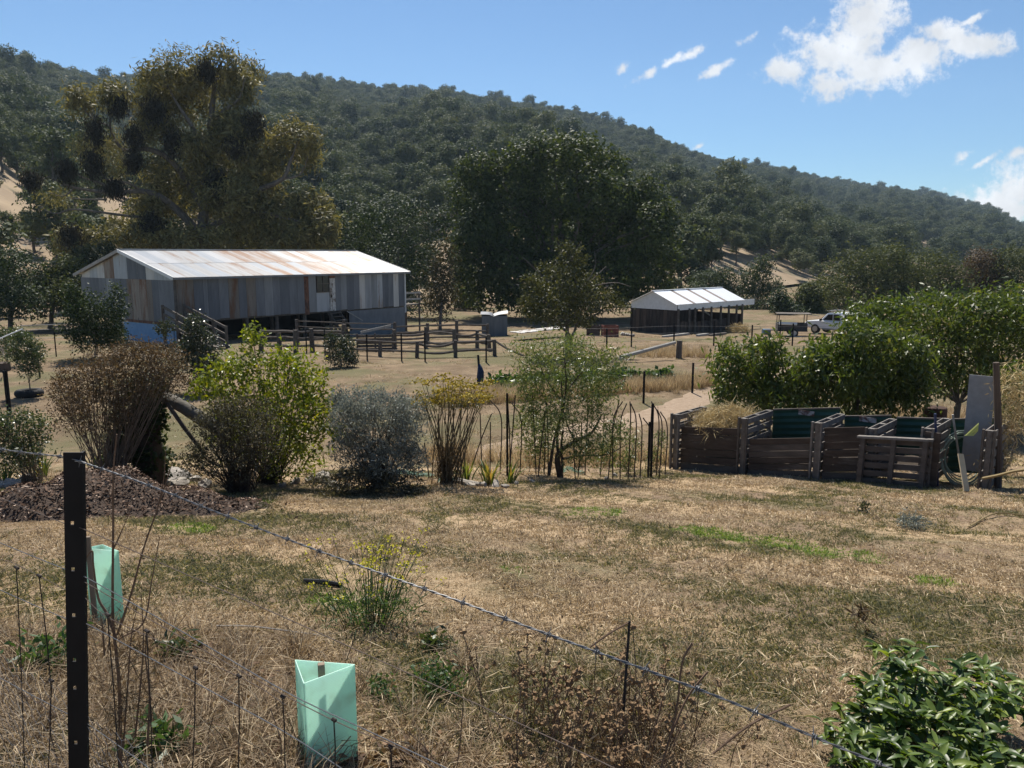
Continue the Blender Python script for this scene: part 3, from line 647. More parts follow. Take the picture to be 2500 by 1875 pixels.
def ute(base, hd):
    """dual-cab utility seen three-quarter from the rear; hd = heading"""
    t = thing('parked_ute', 'white dual cab ute with canopy and roof rack behind the fruit trees', 'ute', base)
    f = Vector((math.cos(hd), math.sin(hd), 0)); s = Vector((-f.y, f.x, 0)); z = Vector((0, 0, 1)); K = lambda a, b, c_: base + f * a + s * b + z * c_
    hw = .88
    # side profile: sills, bonnet, roof, tray
    prof = [(-2.45, .55), (-2.45, 1.02), (.9, 1.06), (1.15, 1.08), (2.15, .98), (2.38, .82), (2.40, .5), (1.95, .42), (-1.9, .45)]
    MB().prism([K(a, -hw, h) for a, h in prof], s * 2 * hw).build('body', M_car, t, bevel=.05)
    cab = [(-.75, 1.03), (-.62, 1.66), (-.45, 1.72), (.35, 1.70), (.55, 1.62), (1.12, 1.04)]
    MB().prism([K(a, -hw + .09, h) for a, h in cab], s * 2 * (hw - .09)).build('cab', M_car, t, bevel=.05)
    can = [(-2.42, 1.0), (-2.25, 1.70), (-2.1, 1.76), (-.82, 1.74), (-.80, 1.0)]
    cn = MB().prism([K(a, -hw + .06, h) for a, h in can], s * 2 * (hw - .06)).build('canopy', M_car, t, bevel=.05)
    for sd in (-1, 1):
        e = sd * (hw - .075); 
        for prf in ([(-.58, 1.12), (-.48, 1.56), (-.02, 1.57), (-.02, 1.12)], [(.06, 1.12), (.06, 1.57), (.42, 1.55), (.82, 1.12)]):
            MB().prism([K(a, e, h) for a, h in prf], s * .02 * sd).build('window', M_glass, t)
        e = sd * (hw - .045); MB().prism([K(a, e, h) for a, h in [(-2.2, 1.12), (-2.08, 1.58), (-.95, 1.6), (-.95, 1.12)]], s * .02 * sd).build('window', M_glass, cn)
        for a in (-1.55, 1.45): wheel(t, K(a, sd * (hw - .1), .38), s, .38, .24)
        MB().frame(K(-2.44, sd * .74, .86), f, s, z, .06, .16, .30).build('tail_lamp', M_lamp, t)
        MB().frame(K(.95, sd * (hw + .1), 1.12), f, s, z, .12, .2, .16).build('mirror', M_dark, t)
        MB().beam(K(-1.0, sd * (hw + .02), .40), K(.9, sd * (hw + .02), .40), .12, .06).build('side_step', M_steel, t)
    MB().prism([K(-2.34, b, h) for b, h in ((-.66, 1.15), (.66, 1.15), (.6, 1.62), (-.6, 1.62))], -f * .07).build('rear_window', M_glass, cn)
    MB().frame(K(-2.52, 0, .5), f, s, z, .14, 1.6, .14).build('bumper', M_steel, t)
    MB().prism([K(.62, b, h) for b, h in ((-.66, 1.58), (.66, 1.58))] + [K(1.13, .72, 1.1), K(1.13, -.72, 1.1)], f * .02 + z * .02).build('windscreen', M_glass, t)
    for a in (-.45, .35): MB().beam(K(a, -.8, 1.86), K(a, .8, 1.86), .05, .05).build('rack_bar', M_steel, t)
    for b in (-.7, .7): MB().beam(K(-.6, b, 1.82), K(.6, b, 1.82), .05, .05).build('rack_bar', M_palewood, t)
    return t
ub = GX(2040, 62); ute(ub, R(128))
# old farm trailer with a flat canopy frame and a white roll on it
tb = GX(1926, 61); tr = thing('farm_trailer', 'dark farm trailer with thin flat roof frame and white roll on top', 'trailer', tb)
f = Vector((math.cos(R(-12)), math.sin(R(-12)), 0)); s_ = Vector((-f.y, f.x, 0)); z3 = Vector((0, 0, 1)); K = lambda a, b, c_: tb + f * a + s_ * b + z3 * c_
M_trail = mat('dark_trailer_steel', (.035, .033, .032), (.075, .07, .066), rough=.8, c3=(.10, .055, .035), thr=.62)
for b in (-.75, .75): MB().frame(K(0, b, .72), f, s_, z3, 2.1, .05, .55).build('side_panel', M_trail, tr)
for a in (-1.05, 1.05): MB().frame(K(a, 0, .72), f, s_, z3, .05, 1.5, .55).build('end_panel', M_trail, tr)
MB().frame(K(0, 0, .46), f, s_, z3, 2.2, 1.55, .08).build('floor', M_trail, tr)
for b in (-.9, .9): wheel(tr, K(.1, b, .32), s_, .32, .2)
for a in (-1.0, 1.0):
    for b in (-.7, .7): MB().beam(K(a, b, .9), K(a, b, 1.72), .05, .05).build('upright', M_trail, tr)
MB().frame(K(0.1, 0, 1.74), f, s_, z3, 2.5, 1.6, .04).build('roof_frame', M_oldwood, tr)
MB().beam(K(.9, -.6, 1.74), K(1.9, -.6, 1.6), .05, .05).build('roof_pole', M_palewood, tr)
MB().tube([K(-1.0, -.82, 1.02), K(.3, -.82, 1.00)], [.11, .11], 10).build('white_roll', M_white, tr)
MB().beam(K(-1.05, 0, .46), K(-1.9, 0, .42), .08, .1).build('drawbar', M_steel, tr)
sh_ = MB().beam(tb + Vector((-.35, -1.15, .08)), tb + Vector((.9, -1.2, .04)), .35, .06).build('pale_plank', M_palewood); tag(single(sh_, tb + Vector((.2, -1.15, 0))), 'pale plank lying on the ground before the trailer', 'plank')
bc = GX(1866, 62.5)
dr = MB(); dr.tube([bc + Vector((-.3, 0, .22)), bc + Vector((.3, 0, .22))], [.22, .22], 14); 
M_bluedr = mat('faded_blue_plastic', (.08, .15, .24), (.12, .20, .30), rough=.5)
o = dr.build('blue_drum', M_bluedr); tag(single(o, bc), 'faded blue drum lying on its side between hay shed and trailer', 'drum')

# crates by the oak and the white panel lying on the ground
M_redw = mat('red_painted_slats', (.15, .052, .036), (.24, .09, .062), scale=5, rough=.85, c3=(.08, .05, .04), thr=.58)
def crate(c, w, d, h, rz, label, m_):
    t = thing('slatted_crate', label, 'crate', c); M = Matrix.Rotation(rz, 3, 'Z'); ax, ay = M.col[0], M.col[1]
    for sd in (-1, 1):
        for k in range(4):
            MB().frame(c + ay * (sd * d / 2) + Vector((0, 0, h * (k + .5) / 4)), ax, ay, Vector((0, 0, 1)), w, .03, h / 4 * .78).build('slat', m_, t)
            MB().frame(c + ax * (sd * (w / 2 - .03)) + Vector((0, 0, h * (k + .5) / 4)), ay, ax, Vector((0, 0, 1)), d - .06, .03, h / 4 * .78).build('slat', m_, t)
    for a in (-1, 1):
        for b in (-1, 1): MB().frame(c + ax * (a * (w / 2 - .06)) + ay * (b * (d / 2 - .05)) + Vector((0, 0, h / 2)), ax, ay, Vector((0, 0, 1)), .08, .08, h).build('corner_post', m_, t)
    MB().frame(c + Vector((0, 0, .05)), ax, ay, Vector((0, 0, 1)), w - .1, d - .1, .04).build('floor', M_dark, t)
crate(GX(1487, 60), 1.15, 1.0, .85, .1, 'rust red slatted crate beside the hay shed', M_redw)
crate(GX(1447, 60.5), 1.0, 1.0, .82, -.15, 'dark brown slatted crate next to the red crate', M_slab2)
o = MB().beam(P(1258, 812, 54), P(1372, 799, 57), 1.2, .05).build('metal_panel', M_peel); tag(single(o, P(1315, 812, 55)), 'long pale roofing panel lying tilted on the ground behind the small tree', 'panel')
for i, (u, v, r_) in enumerate([(1520, 806, .22), (1530, 799, .2), (1537, 808, .15), (1543, 801, .17)]):
    c = GX(u, 61 - i * .3); bmx = bmesh.new(); bmesh.ops.create_icosphere(bmx, subdivisions=2, radius=r_)
    for vv in bmx.verts: vv.co *= 1 + .2 * math.sin(vv.co.x * 19 + i) * math.cos(vv.co.z * 17); vv.co.z *= .7
    me = bpy.data.meshes.new('pale_stone'); bmx.to_mesh(me); bmx.free(); me.materials.append(M_peel)
    tag(link('pale_stone', me, loc=c + Vector((0, 0, r_ * .5))), 'pale stone lying beside the hay shed corner', 'stone', 'pale stones by the hay shed')

# ================================================================== STOCKYARD RAILS
def rail_fence(name, label, posts, rails, hp, wp=.2, rw=.07, rh=.15, sag=None, m_=None, drop=.25):
    """posts: ground points; rails: list of heights; each rail spans neighbouring posts"""
    m_ = m_ or M_oldwood
    t = thing(name, label, 'fence', posts[0])
    for i, p in enumerate(posts):
        h = hp[i] if hasattr(hp, '__len__') else hp
        lean = Vector((rs.uniform(-.05, .05), rs.uniform(-.05, .05), 0))
        MB().tube([p - Vector((0, 0, .2)), p + lean * .5 + Vector((0, 0, h * .5)), p + lean + Vector((0, 0, h))], [wp * .55, wp * .52, wp * .48], 7).build('post', m_, t)
    for i in range(len(posts) - 1):
        for k, h in enumerate(rails):
            a = posts[i] + Vector((0, 0, h)); b = posts[i + 1] + Vector((0, 0, h)); sg = (sag[i][k] if sag else rs.uniform(-.02, .06))
            mid = (a + b) / 2 - Vector((0, 0, sg)); pts = curve_pts([a, a.lerp(mid, .5) - Vector((0, 0, sg * .25)), mid, b.lerp(mid, .5) - Vector((0, 0, sg * .25)), b], 3)
            r0 = rh * .5 * rs.uniform(.8, 1.1)
            MB().tube(pts, [r0 * rs.uniform(.85, 1.1) for _ in pts], 6).build('rail', m_, t)
    return t
Y0 = 41.5
fp = [GX(u, y) for u, y in ((842, 41.9), (928, 41.6), (1018, 41.4), (1112, 41.2), (1208, 41.0))]
rail_fence('rail_fence', 'low post and rail fence with sagging grey rails before the wool shed', fp, [.32, .78], [.98, .80, .86, .90, .85], sag=[(.02, .0), (.0, .02), (.10, .20), (-.03, .01)])
MB_ = MB().tube(curve_pts([P(1208, 832, 41), P(1240, 852, 40.6), P(1278, 868, 40.2)], 4), .06, 6).build('fallen_rail', M_oldwood); tag(single(MB_, fp[-1]), 'fallen rail sloping from the end post of the rail fence', 'rail')
fp = [GX(u, y) for u, y in ((640, 43.5), (685, 43.2), (724, 42.6), (765, 43.4), (842, 42.9))]
rail_fence('rail_fence', 'dark yard fence with thick round posts below the shed ramp', fp, [.38, .82, 1.15], [1.1, 1.05, 1.25, 1.3, 1.55], wp=.26)
fp = [GX(u, y) for u, y in ((730, 47.5), (842, 47.0), (965, 46.5))]
rail_fence('rail_fence', 'tall pole yard fence with thin pale top rail by the shed stumps', fp, [.4, .75, 1.1, 1.4], [1.5, 1.6, 1.5], wp=.2, rh=.075)
fp = [GX(u, y) for u, y in ((965, 48), (1045, 49), (1115, 50), (1190, 51))]
rail_fence('rail_fence', 'dark wooden holding pen rails beside the far end of the wool shed', fp, [.35, .75, 1.12], [1.3, 1.25, 1.4, 1.2], wp=.22)
fp = [GX(u, y) for u, y in ((965, 45.8), (1040, 45.5), (1110, 45.0), (1165, 45.3), (1195, 44))]
rail_fence('rail_fence', 'crooked inner yard rails in front of the grey tin hut', fp, [.35, .8], [1.1, 1.2, 1.1, 1.0, .9], wp=.22, sag=[(.02, .06), (.1, -.1), (.05, .12), (0, 0)])
MB_ = MB().beam(P(880, 812, 44.6), P(955, 795, 45), .07, .14).build('loose_plank', M_palewood); tag(single(MB_, GX(880, 44.6)), 'loose pale plank leaning on the stockyard rails', 'plank')
# pen gates: a panel of boards
pg = thing('yard_gate', 'grey board gate panel standing in the stockyard', 'gate', GX(930, 44))
for k in range(5): MB().beam(GX(872, 44) + Vector((0, 0, .12 + .18 * k)), GX(962, 44.2) + Vector((0, 0, .12 + .18 * k)), .04, .15).build('board', M_oldwood, pg)
for u in (874, 918, 960): MB().beam(GX(u, 43.95), GX(u, 43.95) + Vector((0, 0, 1.0)), .09, .06).build('batten', M_oldwood, pg)
# big leaning strainer post with long stay
sp_ = GX(1656, 40.5)
o = MB().tube([sp_ - Vector((0, 0, .2)), sp_ + Vector((0, 0, .45)), sp_ + Vector((0.02, 0, .92))], [.17, .15, .14], 9).build('strainer_post', M_oldwood); tag(single(o, sp_), 'stout old wooden strainer post with a pole resting on it', 'post')
o = MB().tube([P(1648, 836, 40.4), P(1515, 872, 38.2)], [.09, .11], 7).build('fallen_pole', M_palewood); tag(single(o, G(1515, 873)), 'long pale pole propped from the ground to the strainer post', 'pole')
# ------------------------------------------------------------------ star pickets in the paddock
M_picket = mat('black_steel_picket', (.007, .007, .008), (.015, .015, .016), rough=.7, spec=.2, bump=.05)
def picket(base, h, label, group=None, w=.05, lean=(0, 0)):
    mb = MB(); top = base + Vector((lean[0], lean[1], h)); b0 = base - Vector((0, 0, .1))
    for a in (0, 2.09, 4.19):
        dv = Vector((math.cos(a + .4), math.sin(a + .4), 0)); mb.beam(b0 + dv * w * .28, top + dv * w * .28, w * .62, .007, dv.cross(Vector((0, 0, 1))))
    o = mb.build('star_picket', M_picket); return tag(single(o, base), label, 'fence post', group)
for i, (u, y, h) in enumerate([(750, 42.5, 1.3), (795, 41.5, 1.35), (843, 40.5, 1.3), (897, 40, 1.3), (981, 39.6, 1.4), (1038, 39.2, 1.45), (1187, 38.6, 1.25)]):
    picket(GX(u, y), h, 'black star picket standing in front of the stockyard rails', 'pickets before the stockyard', w=.075)
MB_ = MB()
for i, (u, y, h) in enumerate([(1480, 45.5, 1.15), (1540, 46, 1.25), (1643, 46.5, 1.3), (1740, 47, 1.5), (1832, 47.2, 1.3), (1931, 47.5, 1.35), (1900, 53, 1.3)]):
    picket(GX(u, y), h, 'black star picket of the wire fence before the hay shed', 'pickets before the hay shed', w=.085)
M_wire = mat('old_wire', (.10, .10, .10), (.17, .16, .155), rough=.5, metal=.6, bump=0)
wf = thing('wire_fence', 'thin wire strands strung between pickets before the hay shed', 'wire fence', GX(1540, 46))
for h in (.35, .75, 1.15):
    MB().tube([GX(u, y) + Vector((0, 0, h)) for u, y in ((1250, 44.5), (1480, 45.5), (1643, 46.5), (1740, 47), (1931, 47.5), (2200, 48.5))], .007, 4).build('strand', M_wire, wf)
for i, (u, v, h) in enumerate([(1571, 985, .95), (1690, 960, .95)]):
    picket(G(u, v), 1.15, ['black star picket beside the pale dirt path', 'black star picket among the dry grass behind the path'][i], w=.075)
picket(G(22, 1012), 1.45, 'thick black picket beside the potted fruit tree', w=.14)
c = G(1172, 936); picket(c + Vector((0, .1, 0)), 1.15, 'black picket with a blue bag hung on it', w=.09, lean=(-.08, 0))
M_navy = mat('navy_cloth', (.012, .022, .05), (.025, .045, .09), rough=.8, scale=8, c3=(.30, .07, .04), thr=.72)
mb = MB(); mb.tube([c + Vector(q) for q in ((.02, -.12, .02), (.0, -.12, .12), (.02, -.12, .3), (.03, -.12, .5), (.0, -.1, .68), (-.01, -.06, .8))], [.10, .14, .15, .14, .09, .03], 10)
o = mb.build('cloth_bag', M_navy, smooth=True); tag(single(o, c), 'navy blue bag hanging on a picket in the paddock', 'bag')
# left paddock wire fence
for i, (u, y) in enumerate(((82, 40), (140, 40.5), (95, 33), (20, 39))):
    picket(GX(u, y), 1.25, 'thin black picket in the paddock left of the wool shed', 'pickets left of the shed', w=.06)
o = MB().tube([P(-20, 835, 26), P(55, 803, 27)], .02, 6).build('pale_pipe', M_white); tag(single(o, P(0, 835, 26)), 'thin white pipe slanting above the small orchard trees', 'pipe')
lf = thing('wire_fence', 'rusty wire fence with grey top pipe left of the wool shed', 'wire fence', GX(100, 46))
for h in (.5, 1.0): MB().tube([GX(u, y) + Vector((0, 0, h)) for u, y in ((-60, 44), (100, 46), (190, 47))], .012, 4).build('strand', M_wire, lf)
MB().tube([GX(60, 46) + Vector((0, 0, 1.25)), GX(200, 47) + Vector((0, 0, 1.3))], .03, 6).build('top_pipe', M_palewood, lf)

# ================================================================== COMPOST BAYS
F1 = G(1645, 1145); F6 = G(2412, 1196)
fd = (F6 - F1); fd.z = 0; fd.normalize(); bk = Vector((-fd.y, fd.x, 0))
def onfront(u):
    k = ray(u, 1100); k = k.x / k.y; t = (k * F1.y - F1.x) / (fd.x - k * fd.y); p = F1 + fd * t; p.z = float(gz(p.x, p.y)); return p
Z = Vector((0, 0, 1))
M_pallet = mat('grey_pallet_wood', (.11, .098, .086), (.225, .205, .185), scale=7, rough=.9, bump=.3, c3=(.11, .09, .075), thr=.62)
M_brownb = mat('brown_compost_board', (.040, .030, .023), (.088, .066, .052), scale=4, rough=.9, stretch=(.5, .5, 2), bump=.3, c3=(.13, .115, .10), thr=.60)
M_brown2 = mat('grey_brown_board', (.062, .05, .042), (.125, .105, .09), scale=4, rough=.9, stretch=(.5, .5, 2), bump=.3)
M_greenc = mat('dark_green_corrugated', (.014, .050, .036), (.024, .075, .052), scale=3, rough=.45, bump=0)
divu = [1647, 1812, 1992, 2124, 2262, 2412]; dtop = [1012, 1022, 1033, 1047, 1047, 1052]
bays = thing('compost_bays', 'row of compost bays built from grey pallets and brown boards', 'compost bin', F1)
DP = 1.25; fronts = []
for i, (u, vt) in enumerate(zip(divu, dtop)):
    b = onfront(u); h = P(u, vt, b.y).z - b.z; fronts.append((b, h))
    if i == 0: pass
    pal = thing('pallet', ['grey pallet standing as the outer wall by the hay filled bay', 'grey pallet wall between the hay bay and the half empty bay', 'grey pallet wall with white edged posts in the middle of the bays',
                           'grey pallet wall behind the slatted front pallet', 'grey pallet wall beside the hose bay', 'weathered grey pallet wall at the post with dead vine'][i], 'pallet', b)
    for sd in (-1, 1):                              # two faces of slats
        hs_ = np.linspace(.08, h - .06, 6)
        for k, hz in enumerate(hs_):
            MB().beam(b + fd * (sd * .065) + Z * hz, b + fd * (sd * .065) + bk * DP + Z * (hz - .0), .02, .11).build('slat', M_pallet, pal)
    for q in (.05, DP / 2, DP - .05): MB().frame(b + bk * q + Z * (h / 2), fd, bk, Z, .09, .09, h).build('stringer', M_pallet, pal)
    for sd in (-1, 1): MB().frame(b + fd * (sd * .085) - bk * .02 + Z * (h / 2 + .01), fd, bk, Z, .035, .07, h + .02).build('edge_post', M_pallet if (i + sd) % 2 else M_oldwood, pal)
# back walls: corrugated green sheets (ridges running across)
for i in range(5):
    b0, h0 = fronts[i]; b1, h1 = fronts[i + 1]; p = b0 + bk * (DP + .06) + fd * .05; q = b1 + bk * (DP + .06) - fd * .05
    hh = (h0 + h1) / 2 - .02 - (.0 if i else .2); k = int(hh / .06); vs = []
    if i == 1: hh += .06
    for j in range(k + 1):
        o_ = bk * (.012 * (1 if j % 2 else -1)) + Z * (hh * j / k); vs += [p + o_, q + o_]
    MB().add(vs, [(2 * j, 2 * j + 1, 2 * j + 3, 2 * j + 2) for j in range(k)]).build('back_sheet', M_greenc, bays)
    MB().beam(p + Z * (hh + .01), q + Z * (hh + .01), .05, .03).build('back_rail', M_oldwood, bays)
for i, (vtop, nb) in {0: (1043, 6), 1: (1070, 6), 2: (1042, 7)}.items():
    b0, h0 = fronts[i]; b1, h1 = fronts[i + 1]; p = b0 + fd * .13 + bk * .05; q = b1 - fd * .13 + bk * .05
    um = (divu[i] + divu[i + 1]) / 2; mid = (p + q) / 2; H = P(um, vtop, mid.y).z - mid.z
    for k in range(nb):
        z0 = H * (k + .5) / nb; m_ = M_brown2 if (k == 0 or (i == 1 and k in (3, 4))) else M_brownb
        MB().beam(p + Z * z0 + bk * rs.uniform(-.01, .01), q + Z * (z0 + rs.uniform(-.01, .01)), .028, H / nb - .012).build('front_board', m_, bays)
# slatted pallet leaning on the front of the fourth bay
pb = onfront(2102) - bk * .22; pe = onfront(2278) - bk * .22; pw = (pe - pb).length; ph = P(2190, 1074, (pb.y + pe.y) / 2).z - (pb.z + pe.z) / 2
pd = (pe - pb).normalized(); fpal = thing('pallet', 'dark slatted pallet leaning upright against the front of the bays', 'pallet', (pb + pe) / 2)
upv = (Z + bk * .10).normalized()
for k, hz in enumerate(np.linspace(.07, ph - .05, 6)): MB().frame((pb + pe) / 2 + upv * hz + bk * (.03), pd, bk, upv, pw, .025, .10).build('slat', M_brown2, fpal)
for q in (.07, .5, .93): MB().frame(pb.lerp(pe, q) + upv * (ph / 2) - bk * .03, pd, bk, upv, .075, .09, ph).build('stringer', M_brown2, fpal)
MB().frame((pb + pe) / 2 + upv * (ph + .02) - bk * .02, pd, bk, upv, pw + .05, .12, .04).build('top_board', M_pallet, fpal)
MB().frame(onfront(2275) - bk * .02 + Z * .5, fd, bk, Z, .25, .05, 1.0).build('front_board', M_brownb, bays)
# hay heap and soil in the bays
b0 = fronts[0][0].lerp(fronts[1][0], .5) + bk * .6
rng = np.random.default_rng(21)
V, Q, S = lobe_leaves(rng, [(b0 + Z * .92 + fd * .05, (.62, .55, .26)), (b0 + Z * 1.02 + fd * .15 + bk * .2, (.5, .45, .26)), (b0 + Z * .95 - fd * .25, (.35, .4, .22))], 620, 9, .07, .28, .012, droop=0, out=.1, rmin=.1)
o = link('hay_heap', np_mesh('hay_heap', V - np.array(b0), Q, M_hay, S), loc=b0); tag(o, 'golden hay heaped up in the outermost compost bay', 'hay')
M_comp = mat('dark_compost', (.025, .018, .013), (.06, .045, .032), scale=14, rough=.95, bump=.6)
for i, hz in ((0, .75), (1, .45), (2, .55), (3, .4)):
    a = fronts[i][0]; b = fronts[i + 1][0]; cc = a.lerp(b, .5) + bk * .62; w = (b - a).length - .2
    vs = []; n_ = 8
    for ix in range(n_ + 1):
        for iy in range(n_ + 1):
            e = max(abs(ix / n_ - .5), abs(iy / n_ - .5)) * 2
            vs.append(cc + fd * (w * (ix / n_ - .5)) + bk * (1.1 * (iy / n_ - .5)) + Z * (hz * (1 - .3 * e) + .05 * math.sin(ix * 2.1 + i) * math.cos(iy * 1.7)))
    o = MB().add(vs, [(ix * (n_ + 1) + iy, (ix + 1) * (n_ + 1) + iy, (ix + 1) * (n_ + 1) + iy + 1, ix * (n_ + 1) + iy + 1) for ix in range(n_) for iy in range(n_)]).build('compost', M_comp, bays, smooth=True)
# sign tags on the back sheets
M_tag = mat('worn_tag', (.30, .29, .28), (.42, .41, .40), scale=20, rough=.7, c3=(.10, .05, .04), thr=.5)
for u0, u1, i in ((1927, 1964, 1), (2090, 2130, 2)):
    p = onfront(u0) + bk * (DP - .02); hz = fronts[i][1] - .08
    MB().frame(fronts[i][0].lerp(fronts[i + 1][0], .52) + bk * (DP + .02) + Z * (hz - (0 if i == 1 else .05)), fd, bk, Z, .33, .015, .10).build('name_tag', M_tag, bays)
# clutter in the last bay: plank, hose coil, panel, posts, flag
b = G(2360, 1200)
o = MB().beam(b, P(2345, 1108, b.y + .35), .022, .10, (1, .2, 0)).build('new_plank', mat('new_pine', (.46, .36, .22), (.56, .46, .30), scale=8, rough=.7, stretch=(1, 1, .3), bump=.1)); tag(single(o, b), 'pale new pine plank leaning over the hose coil', 'plank')
hc = G(2365, 1185) + Vector((0, .35, .42)); hz_ = thing('garden_hose', 'coiled grey green garden hose hanging at the end bay', 'hose', hc)
M_hose = mat('hose_green', (.16, .24, .19), (.30, .36, .32), scale=4, rough=.4, bump=0)
for k in range(7):
    r_ = .30 + .025 * k + rs.uniform(-.02, .02); off = Vector((rs.uniform(-.03, .03), -.03 * k, rs.uniform(-.04, .04))); tl = rs.uniform(-.2, .2)
    pts = [hc + off + Vector((math.cos(t) * r_, .12 * math.sin(t + tl), math.sin(t) * r_ * 1.15)) for t in np.linspace(0, 2 * math.pi, 26)]
    MB().tube(pts, .013, 5, cap=False).build('coil', M_hose, hz_)
p0 = onfront(2388) + bk * .5; 
o = MB().frame(P(2388, 1035, p0.y + .5), fd, bk, Z, .42, .02, 1.75).build('fibro_sheet', mat('fibro_grey', (.22, .225, .23), (.29, .295, .30), scale=6, rough=.8, bump=.05)); tag(single(o, p0), 'tall upright grey panel standing at the end bay', 'panel')
pp = onfront(2434) + bk * .4
o = MB().tube([pp - Z * .1, pp.lerp(P(2432, 885, pp.y), .5) + Vector((.015, 0, 0)), P(2432, 885, pp.y)], [.065, .06, .05], 8).build('wooden_post', M_slab2); tag(single(o, pp), 'tall rough wooden post at the right end of the compost bays', 'post')
p2 = onfront(2290) + bk * .2
o = MB().tube([p2, P(2283, 1010, p2.y)], .022, 6).build('blue_pole', mat('navy_pole', (.02, .03, .08), (.03, .045, .11), rough=.5)); tag(single(o, p2), 'thin navy blue pole leaning in the open end bay', 'pole')
p2 = onfront(2322) + bk * 1.0
o = MB().tube([p2, P(2326, 1012, p2.y)], .02, 6).build('thin_stake', M_palewood); tag(single(o, p2), 'thin pale stake standing behind the hose bay', 'stake')
p2 = P(2375, 1055, onfront(2380).y + .3)
M_flag = leafmat('pale_yellow_plastic', [(0, (.50, .54, .24)), (1, (.6, .64, .32))], trans=.4, tint=(1, 1, .8))
mb = MB(); mb.add([p2 + Vector(q) for q in ((-.14, 0, -.07), (.1, .02, .16), (.09, .0, .02), (.0, -.03, -.06))], [(0, 1, 2, 3)]); mb.add([p2 + Vector(q) for q in ((-.14, 0.01, -.07), (.1, .03, .16), (.09, .01, .02), (.0, -.02, -.06))], [(3, 2, 1, 0)])
o = mb.build('plastic_flag', M_flag); tag(single(o, p2), 'pale yellow plastic scrap hanging over the hose bay', 'flag')
# dark raised bed and rusty drum behind the bays
rb = GX(2240, 18.6); t = thing('raised_bed', 'dark timber raised bed behind the compost bays', 'garden bed', rb)
ax = Vector((.92, -.38, 0)); ay = Vector((.38, .92, 0))
for sd in (-1, 1):
    for k in range(3):
        MB().frame(rb + ay * (sd * .75) + Z * (.12 + .24 * k), ax, ay, Z, 2.6, .05, .22).build('board', M_slab, t)
        MB().frame(rb + ax * (sd * 1.3) + Z * (.12 + .24 * k), ay, ax, Z, 1.5, .05, .22).build('board', M_slab, t)
MB().frame(rb + Z * .6, ax, ay, Z, 2.5, 1.45, .05).build('soil', M_comp, t)
dp = GX(2292, 19.6); dm = MB(); dm.tube([dp, dp + Z * .3, dp + Z * .62, dp + Z * .95, dp + Z * 1.23, dp + Z * 1.25], [.27, .275, .27, .275, .27, .25], 20)
o = dm.build('rusty_drum', mat('dark_rust', (.035, .02, .015), (.075, .042, .03), scale=6, rough=.9)); tag(single(o, dp), 'dark rusty drum standing in the raised bed', 'drum')
o = MB().beam(P(2215, 982, 19.5), P(2262, 975, 19.8), .12, .03).build('pale_board', M_pallet); tag(single(o, P(2238, 982, 19.5)), 'pale board lying beside the rusty drum', 'board')
o = MB().tube(curve_pts([P(2400, 1168, 12.6), P(2440, 1160, 12.4), P(2480, 1150, 12.2), P(2540, 1142, 12)], 4), .025, 5).build('twisted_rope', M_hay); tag(single(o, G(2440, 1200)), 'straw coloured twisted rope stretched right of the hose bay', 'rope')
# ================================================================== SCATTER (geometry nodes; instances of things that stand in view)
def gn_scatter(name, pts, rot, sc, idx, sources):
    n = len(pts); me = bpy.data.meshes.new(name); me.vertices.add(n); me.vertices.foreach_set('co', np.asarray(pts, np.float32).ravel())
    for nm, ty, val in (('rz', 'FLOAT', rot), ('sc', 'FLOAT', sc), ('ix', 'INT', idx)):
        a = me.attributes.new(nm, ty, 'POINT'); a.data.foreach_set('value', np.asarray(val, np.int32 if ty == 'INT' else np.float32))
    me.update(); o = link(name, me)
    ng = bpy.data.node_groups.new(name, 'GeometryNodeTree')
    ng.interface.new_socket('Geometry', in_out='INPUT', socket_type='NodeSocketGeometry'); ng.interface.new_socket('Geometry', in_out='OUTPUT', socket_type='NodeSocketGeometry')
    N = ng.nodes.new; L = ng.links.new
    gi = N('NodeGroupInput'); go = N('NodeGroupOutput'); ip = N('GeometryNodeInstanceOnPoints'); jn = N('GeometryNodeJoinGeometry')
    for s_ in sources:
        oi = N('GeometryNodeObjectInfo'); oi.transform_space = 'ORIGINAL'; oi.inputs['Object'].default_value = s_; oi.inputs['As Instance'].default_value = True
        L(oi.outputs['Geometry'], jn.inputs[0])
    def attr(nm, ty):
        q = N('GeometryNodeInputNamedAttribute'); q.data_type = ty; q.inputs['Name'].default_value = nm; return [s_ for s_ in q.outputs if s_.enabled and s_.name == 'Attribute'][0]
    L(gi.outputs[0], ip.inputs['Points']); L(jn.outputs[0], ip.inputs['Instance']); ip.inputs['Pick Instance'].default_value = True
    L(attr('ix', 'INT'), ip.inputs['Instance Index'])
    cb = N('ShaderNodeCombineXYZ'); L(attr('rz', 'FLOAT'), cb.inputs[2]); L(cb.outputs[0], ip.inputs['Rotation'])
    cs = N('ShaderNodeCombineXYZ'); at = attr('sc', 'FLOAT')
    for k in range(3): L(at, cs.inputs[k])
    L(cs.outputs[0], ip.inputs['Scale']); L(ip.outputs[0], go.inputs[0])
    md = o.modifiers.new('scatter', 'NODES'); md.node_group = ng
    return tag(o, kind='stuff')

